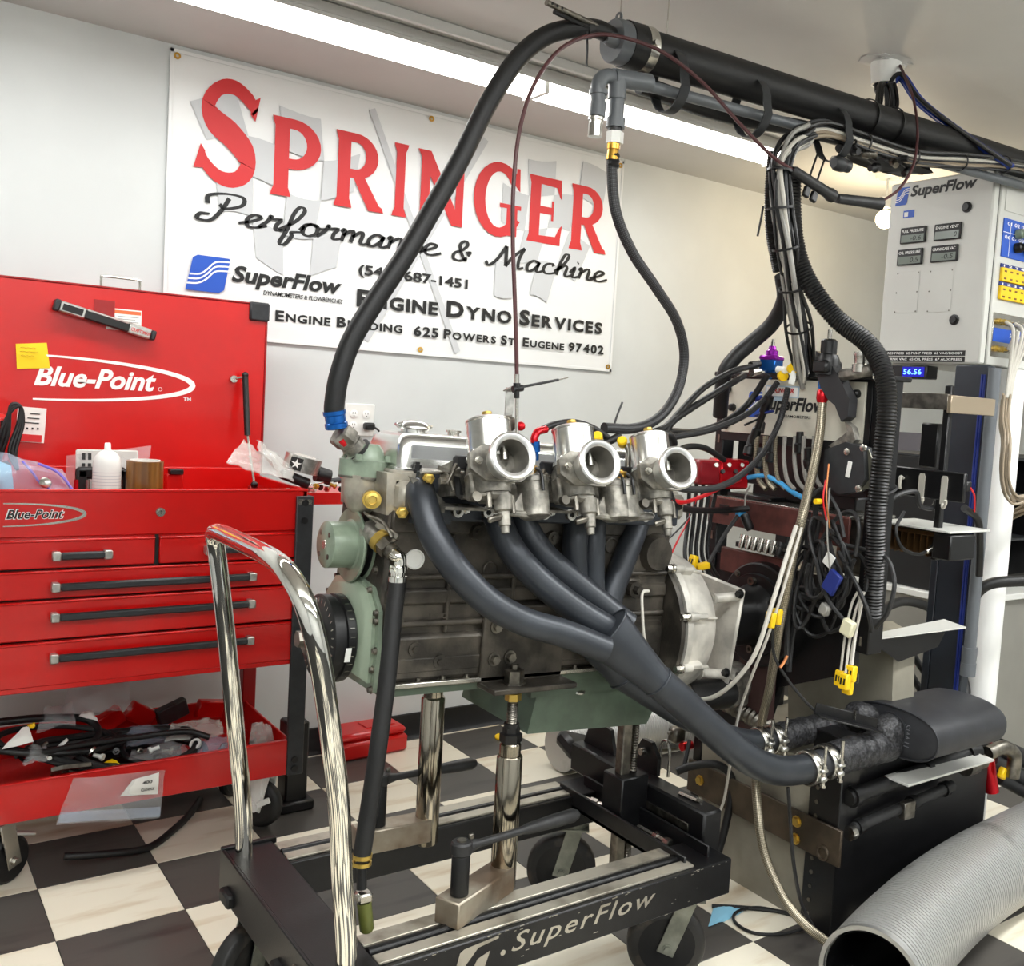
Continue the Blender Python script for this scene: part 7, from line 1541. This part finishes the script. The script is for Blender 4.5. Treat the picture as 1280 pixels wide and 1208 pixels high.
c = AF(1075, 468, 1.72); mb = MB(); mb.bar(AF(1050, 470, 1.78), AF(1092, 462, 1.68), .03, .03, b=.008); mb.build('manifold', CAST, t)
mb = MB(); mb.lathe([(0, .022), (.02, .022), (.022, .018), (.04, .019), (.045, .021), (.052, .02)], c+EZ*.005, EZ, 18); mb.build('cap', STEEL, t)
mb = MB(); mb.lathe([(0, .018), (.03, .018)], AF(1092, 468, 1.68), (.5, -.8, 0), 16); mb.build('end_boss', POL, t)
# steel braided lines inside the stand
for k in range(7):
    x = 946+k*11+(k//2)*2
    hose('inner_line', [AF(x, 545, 2.10-.03*k), AF(x-1, 575, 2.09-.03*k), AF(x+3, 600, 2.08-.03*k), AF(x+12, 612, 2.06-.03*k)], .006+.002*(k < 2), BRD if k < 3 else GREYW, ('first', 'second', 'third', 'fourth', 'fifth', 'sixth', 'seventh')[k]+' line from the left curving down under the white panel', 'hose', 8)
for k, (a, b) in enumerate(((940, 545), (952, 560), (965, 552), (1000, 540), (1010, 560))):
    mb = MB(); mb.lathe([(0, .010), (.03, .012), (.034, .016), (.055, .016), (.06, .010)], AF(a, b, 2.10-.05*k), V((.1*(k-2), 0, -1)), 12); thing(mb, 'hose_fitting', BLKP, ('leftmost', 'second', 'middle', 'fourth', 'rightmost')[k]+' black hose fitting under the white panel', 'fitting')
mb = MB(); mb.box(2.205, 2.29, 1.76, 2.16, 1.163, 1.29, .004); thing(mb, 'pump_box', BLKP, 'black pump box standing on the maroon shelf', 'box')
# pale long cables
hose('pale_cable', [AF(995, 658, 1.70), AF(982, 700, 1.68), AF(965, 755, 1.67), AF(945, 815, 1.68), AF(920, 850, 1.72), AF(895, 870, 1.78), AF(872, 876, 1.84)], .0058, LGREYW, 'thick pale cable sweeping from the shelf to the starter', 'cable', 10)
hose('pale_cable', [AF(1002, 660, 1.70), AF(990, 700, 1.69), AF(975, 750, 1.69), AF(958, 800, 1.70), AF(938, 850, 1.74), AF(922, 900, 1.80), AF(912, 960, 1.85), AF(905, 1000, 1.88), AF(897, 1020, 1.9)], .004, LGREYW, 'thinner pale cable falling beside the thick one to the floor', 'cable', 8)
hose('grey_cable', [AF(985, 985, 1.70), AF(988, 1030, 1.70), AF(992, 1080, 1.69), AF(1002, 1130, 1.68), AF(1020, 1165, 1.66)], .005, RUBG, 'grey cable hanging over the tow plate', 'cable', 8)
hose('grey_cable', [AF(965, 780, 1.75), AF(968, 820, 1.76), AF(985, 850, 1.74), AF(1005, 875, 1.72), AF(1022, 892, 1.70)], .004, RUBG, 'thin dark cable running to the angle bracket of the muffler', 'cable', 8)
# black cable tangle in front of the right upright
TG = [
 [(1012, 640), (1008, 690), (1015, 740), (1035, 755), (1060, 740), (1062, 700), (1045, 672), (1025, 680), (1010, 720), (1000, 780)],
 [(1030, 640), (1040, 690), (1055, 730), (1050, 760), (1025, 752), (1000, 742), (985, 752), (978, 770)],
 [(1020, 630), (1015, 690), (1000, 750), (990, 800), (986, 840)], [(1025, 650), (1012, 710), (990, 762), (980, 770), (985, 745), (1000, 735), (1040, 740), (1052, 735)],
 [(1040, 650), (1054, 690), (1058, 735), (1046, 758)], [(1010, 650), (995, 700), (986, 760), (983, 830)],
 [(1048, 690), (1070, 730), (1085, 765), (1090, 790)], [(1020, 700), (1030, 740), (1050, 770), (1070, 785)],
 [(1015, 620), (1030, 612), (1048, 640), (1055, 672)], [(1050, 680), (1090, 690), (1110, 700), (1118, 730), (1110, 765), (1095, 785)],
 [(1058, 690), (1075, 695), (1085, 715), (1082, 740)], [(1005, 690), (1030, 780), (1045, 788), (1060, 775)],
]
_rt = random.Random(21)
for k in range(10):
    cx_, cy_ = _rt.uniform(1010, 1050), _rt.uniform(690, 745); rx_, ry_ = _rt.uniform(12, 30), _rt.uniform(30, 60); a0 = _rt.uniform(0, 6.3); tl = _rt.uniform(-.35, .35)
    TG.append([(cx_+rx_*cos(a0+t_)+tl*ry_*sin(a0+t_), cy_+ry_*sin(a0+t_)) for t_ in [q*.62 for q in range(_rt.randint(7, 12))]])
TGW = ('making a big loop', 'thick, hooking left at its foot', 'hanging nearly straight', 'with a flat double loop', 'short and hooking left', 'thick and hanging straight', 'slanting down right', 'in a shallow sag', 'arching over the top', 'looping far right past the conduit', 'with a short right hand arch', 'slanting low to the right')+tuple('forming the '+NTH[q]+' of the loose loops' for q in range(10))
ordn = ('first', 'second', 'third', 'fourth', 'fifth', 'sixth', 'seventh', 'eighth', 'ninth', 'tenth', 'eleventh', 'twelfth')
for k, pts in enumerate(TG): hose('tangled_cable', [AX(a, b, 2.05-.006*(k % 9)-.012*sin(i*1.3+k)) for i, (a, b) in enumerate(pts)], .0075 if k in (2, 5) else .0056, RUBG if k % 2 else RUB, 'dark cable in the tangle before the right upright, '+TGW[k], 'cable', 8, 'tangled cables before the right upright')
mb = MB(); mb.obox(AX(1040, 728, 1.98), (.012, .042, .06), rotm(.5, 0, 0), .003); thing(mb, 'blue_plug', NAVY, 'dark blue flat plug inside the cable tangle', 'plug')
mb = MB(); mb.obox(AX(1036, 700, 1.99), (.003, .03, .035), rotm(.5, 0, 0), .001); thing(mb, 'white_tag', WHT, 'white tag above the dark blue plug', 'tag')
mb = MB(); mb.obox(AX(1060, 785, 1.99), (.02, .036, .042), rotm(.3, 0, 0), .004); thing(mb, 'white_connector', mat('ivory_plastic', (226, 222, 190), .4), 'ivory white connector block under the cable tangle', 'connector')
mb = MB(); mb.obox(AX(1031, 762, 2.0), (.02, .028, .03), rotm(.4, 0, 0), .004); thing(mb, 'grey_connector', GREYW, 'grey connector inside the lower cable tangle', 'connector')
for k, (a, b, c_, mm, lb) in enumerate(((1036, 580, 660, COPPER, 'bare copper wire standing before the control module'), (1032, 600, 650, REDW, 'thin red wire in front of the control module'), (1037, 610, 720, GREYW, 'grey sleeved wire hanging before the control module'))):
    hose('loose_wire', [AF(a, b, 1.66), AF(a-3, (b+c_)/2, 1.65), AF(a+1, c_, 1.65)], .0022, mm, lb, 'wire', 6)
mb = MB(); mb.lathe([(0, .007), (.02, .007)], AF(1019, 627, 1.66), EX, 8); thing(mb, 'yellow_splice', YEL, 'small yellow splice beside the braided hose', 'splice')
mb = MB(); mb.hose([AF(975, 835, 1.72), AF(980, 828, 1.72), AF(984, 820, 1.72)], .004, 6); thing(mb, 'copper_end', COPPER, 'frayed copper wire end below the coupling', 'wire')
t = root('vacuum_valve', 'small blue and black vacuum valve on the maroon shelf', 'valve', AF(930, 650, 2.06))
mb = MB(); mb.obox(AF(926, 641, 2.06), (.03, .02, .022), None, .003); mb.build('blue_body', SKYB, t)
mb = MB(); mb.lathe([(0, .014), (.04, .014), (.05, .010)], AF(930, 643, 2.05), AF(937, 660, 2.05)-AF(930, 643, 2.05), 12); mb.build('black_body', BLKP, t)
mb = MB(); mb.hose([AF(931, 640, 2.05), AF(932, 620, 2.05), AF(938, 607, 2.06)], .003, 6); mb.build('tube', GREYW, t)
hose('grey_cable', [AF(922, 645, 2.05), AF(905, 670, 2.05), AF(888, 700, 2.04), AF(880, 712, 2.04)], .006, RUBG, 'grey cable slanting down left from the blue vacuum valve', 'cable', 8)
# hoses behind the small shelf at the right
hose('big_hose', [A(1085, 790, 1.95), A(1100, 765, 2.0), A(1130, 752, 2.05), A(1165, 762, 2.05), A(1195, 795, 2.0), A(1208, 840, 1.95), A(1205, 890, 1.9)], .016, RUBG, 'black hose arching behind the small light shelf', 'hose', 12)
hose('big_hose', [A(1098, 900, 2.1), A(1105, 855, 2.1), A(1122, 818, 2.1), A(1150, 800, 2.1), A(1180, 800, 2.1)], .040, RUB, 'fat black hose curving under the small light shelf', 'hose', 16)
for k, dx in enumerate((0, 14)): hose('rubber_line', [A(1118+dx, 805, 1.95), A(1140+dx*1.3, 845, 1.95), A(1170+dx*1.4, 895, 1.93)], .012, RUBG, ('left rubber line slanting down to the muffler', 'right rubber line slanting down to the muffler')[k], 'hose', 10)
mb = MB(); mb.ribbed([(2.86, 2.24, .078), (2.86, 2.25, .30), (2.90, 2.27, .50), (3.0, 2.30, .62)], .076, .010, .003, 24); thing(mb, 'white_duct', mat('white_duct', (215, 215, 208), .5), 'white ribbed duct glimpsed behind the fat black hose', 'duct')
hose('loop_cable', [A(1110, 628, 1.70), A(1125, 618, 1.69), A(1145, 615, 1.69), A(1150, 632, 1.69), A(1165, 635, 1.69), A(1172, 622, 1.7)], .007, RUBG, 'grey cable bending along the hook bar', 'cable', 8)
hose('loop_cable', [A(1130, 640, 1.68), A(1120, 662, 1.67), A(1128, 685, 1.66), A(1150, 693, 1.66), A(1168, 680, 1.67), A(1180, 665, 1.69)], .005, RUB, 'black cable looping below the rear shelf', 'cable', 8)
mb = MB(); mb.bar(A(1158, 690, 1.66), A(1180, 676, 1.67), .012, .012, b=.003); thing(mb, 'cable_plug', STEEL, 'steel plug at the end of the black cable loop', 'plug')
hose('loop_cable', [A(1072, 625, 1.58), A(1095, 622, 1.58), A(1120, 612, 1.62), A(1112, 602, 1.64)], .0035, RUBG, 'thin grey cable from the triangle plate to the hook bar', 'cable', 6)
hose('conduit_hose', [A(1205, 635, 1.66), A(1222, 650, 1.66), A(1225, 680, 1.67), A(1224, 720, 1.68)], .011, BLKP, 'short black conduit on the dark post face', 'conduit', 10)
mb = MB(); mb.hose([A(1213, 610, 1.64), A(1218, 620, 1.64), A(1218, 640, 1.65)], .003, 6); thing(mb, 'red_wire', REDW, 'short red wire beside the hook bar end', 'wire')
mb = MB(); mb.obox(A(1208, 608, 1.65), (.03, .02, .03), None, .004); thing(mb, 'switch_box', BLKP, 'small black switch at the right end of the hook bar', 'switch')
# tension arm and coils seen under the collector
mb = MB(); mb.hose([A(845, 965, 2.16), A(865, 958, 2.14), A(895, 956, 2.1), A(912, 968, 2.08), A(915, 990, 2.07), A(905, 1040, 2.06), A(893, 1080, 2.06)], .012, 10); thing(mb, 'rubber_line', RUB, 'black rubber line dropping beside the tow plate', 'hose')
t = root('air_regulator', 'small air fitting with red knob under the exhaust collector', 'regulator', A(850, 930, 2.3))
mb = MB(); mb.obox(A(846, 918, 2.3), (.05, .04, .05), None, .008); mb.bar(A(835, 917, 2.3), A(860, 912, 2.3), .012, .012, b=.003); mb.build('body', DSTEEL, t)
mb = MB(); mb.lathe([(0, .014), (.04, .014)], A(852, 934, 2.28), EX, 12); mb.build('red_knob', REDA, t)
mb = MB(); mb.bar(A(862, 925, 2.26), A(855, 960, 2.24), .012, .010, b=.002); mb.build('handle', CHAR, t)
mb = MB(); mb.ribbed([AZ(700, 935, .10), AZ(740, 925, .10), AZ(790, 912, .10), AZ(850, 905, .10)], .095, .012, .003, 26); thing(mb, 'floor_duct', DUCT, 'grey ribbed duct lying on the floor behind the cart jack', 'duct')
mb = MB(); a = AZ(706, 930, .06); mb.obox(A(730, 935, 2.5), (.22, .10, .05), rotm(.5, .35, .3), .015); thing(mb, 'floor_pedal', BLKP, 'black flat plastic piece standing behind the cart trough', 'plastic piece')
# bits right of the muffler
for k, (p, q, r, mm, lb) in enumerate((((1232, 930), (1240, 990), .022, REDA, 'red plastic valve handle behind the muffler end'), ((1238, 950), (1300, 985), .026, RUBG, 'grey rubber pipe lying right of the muffler end'), ((1250, 935), (1310, 962), .03, RUB, 'black rubber pipe behind the grey one right of the muffler'), ((1248, 972), (1300, 1000), .022, RUBG, 'lower grey pipe above the silver duct'))):
    mb = MB(); mb.cyl(A(*p, 1.70), A(*q, 1.68), r, n=14); thing(mb, 'pipe_piece', mm, lb, 'pipe')
mb = MB(); mb.obox(A(1253, 967, 1.64), (.03, .02, .035), rotm(0, .5, 0), .004); thing(mb, 'yellow_clip', YEL, 'small yellow clip beside the red valve handle', 'clip')
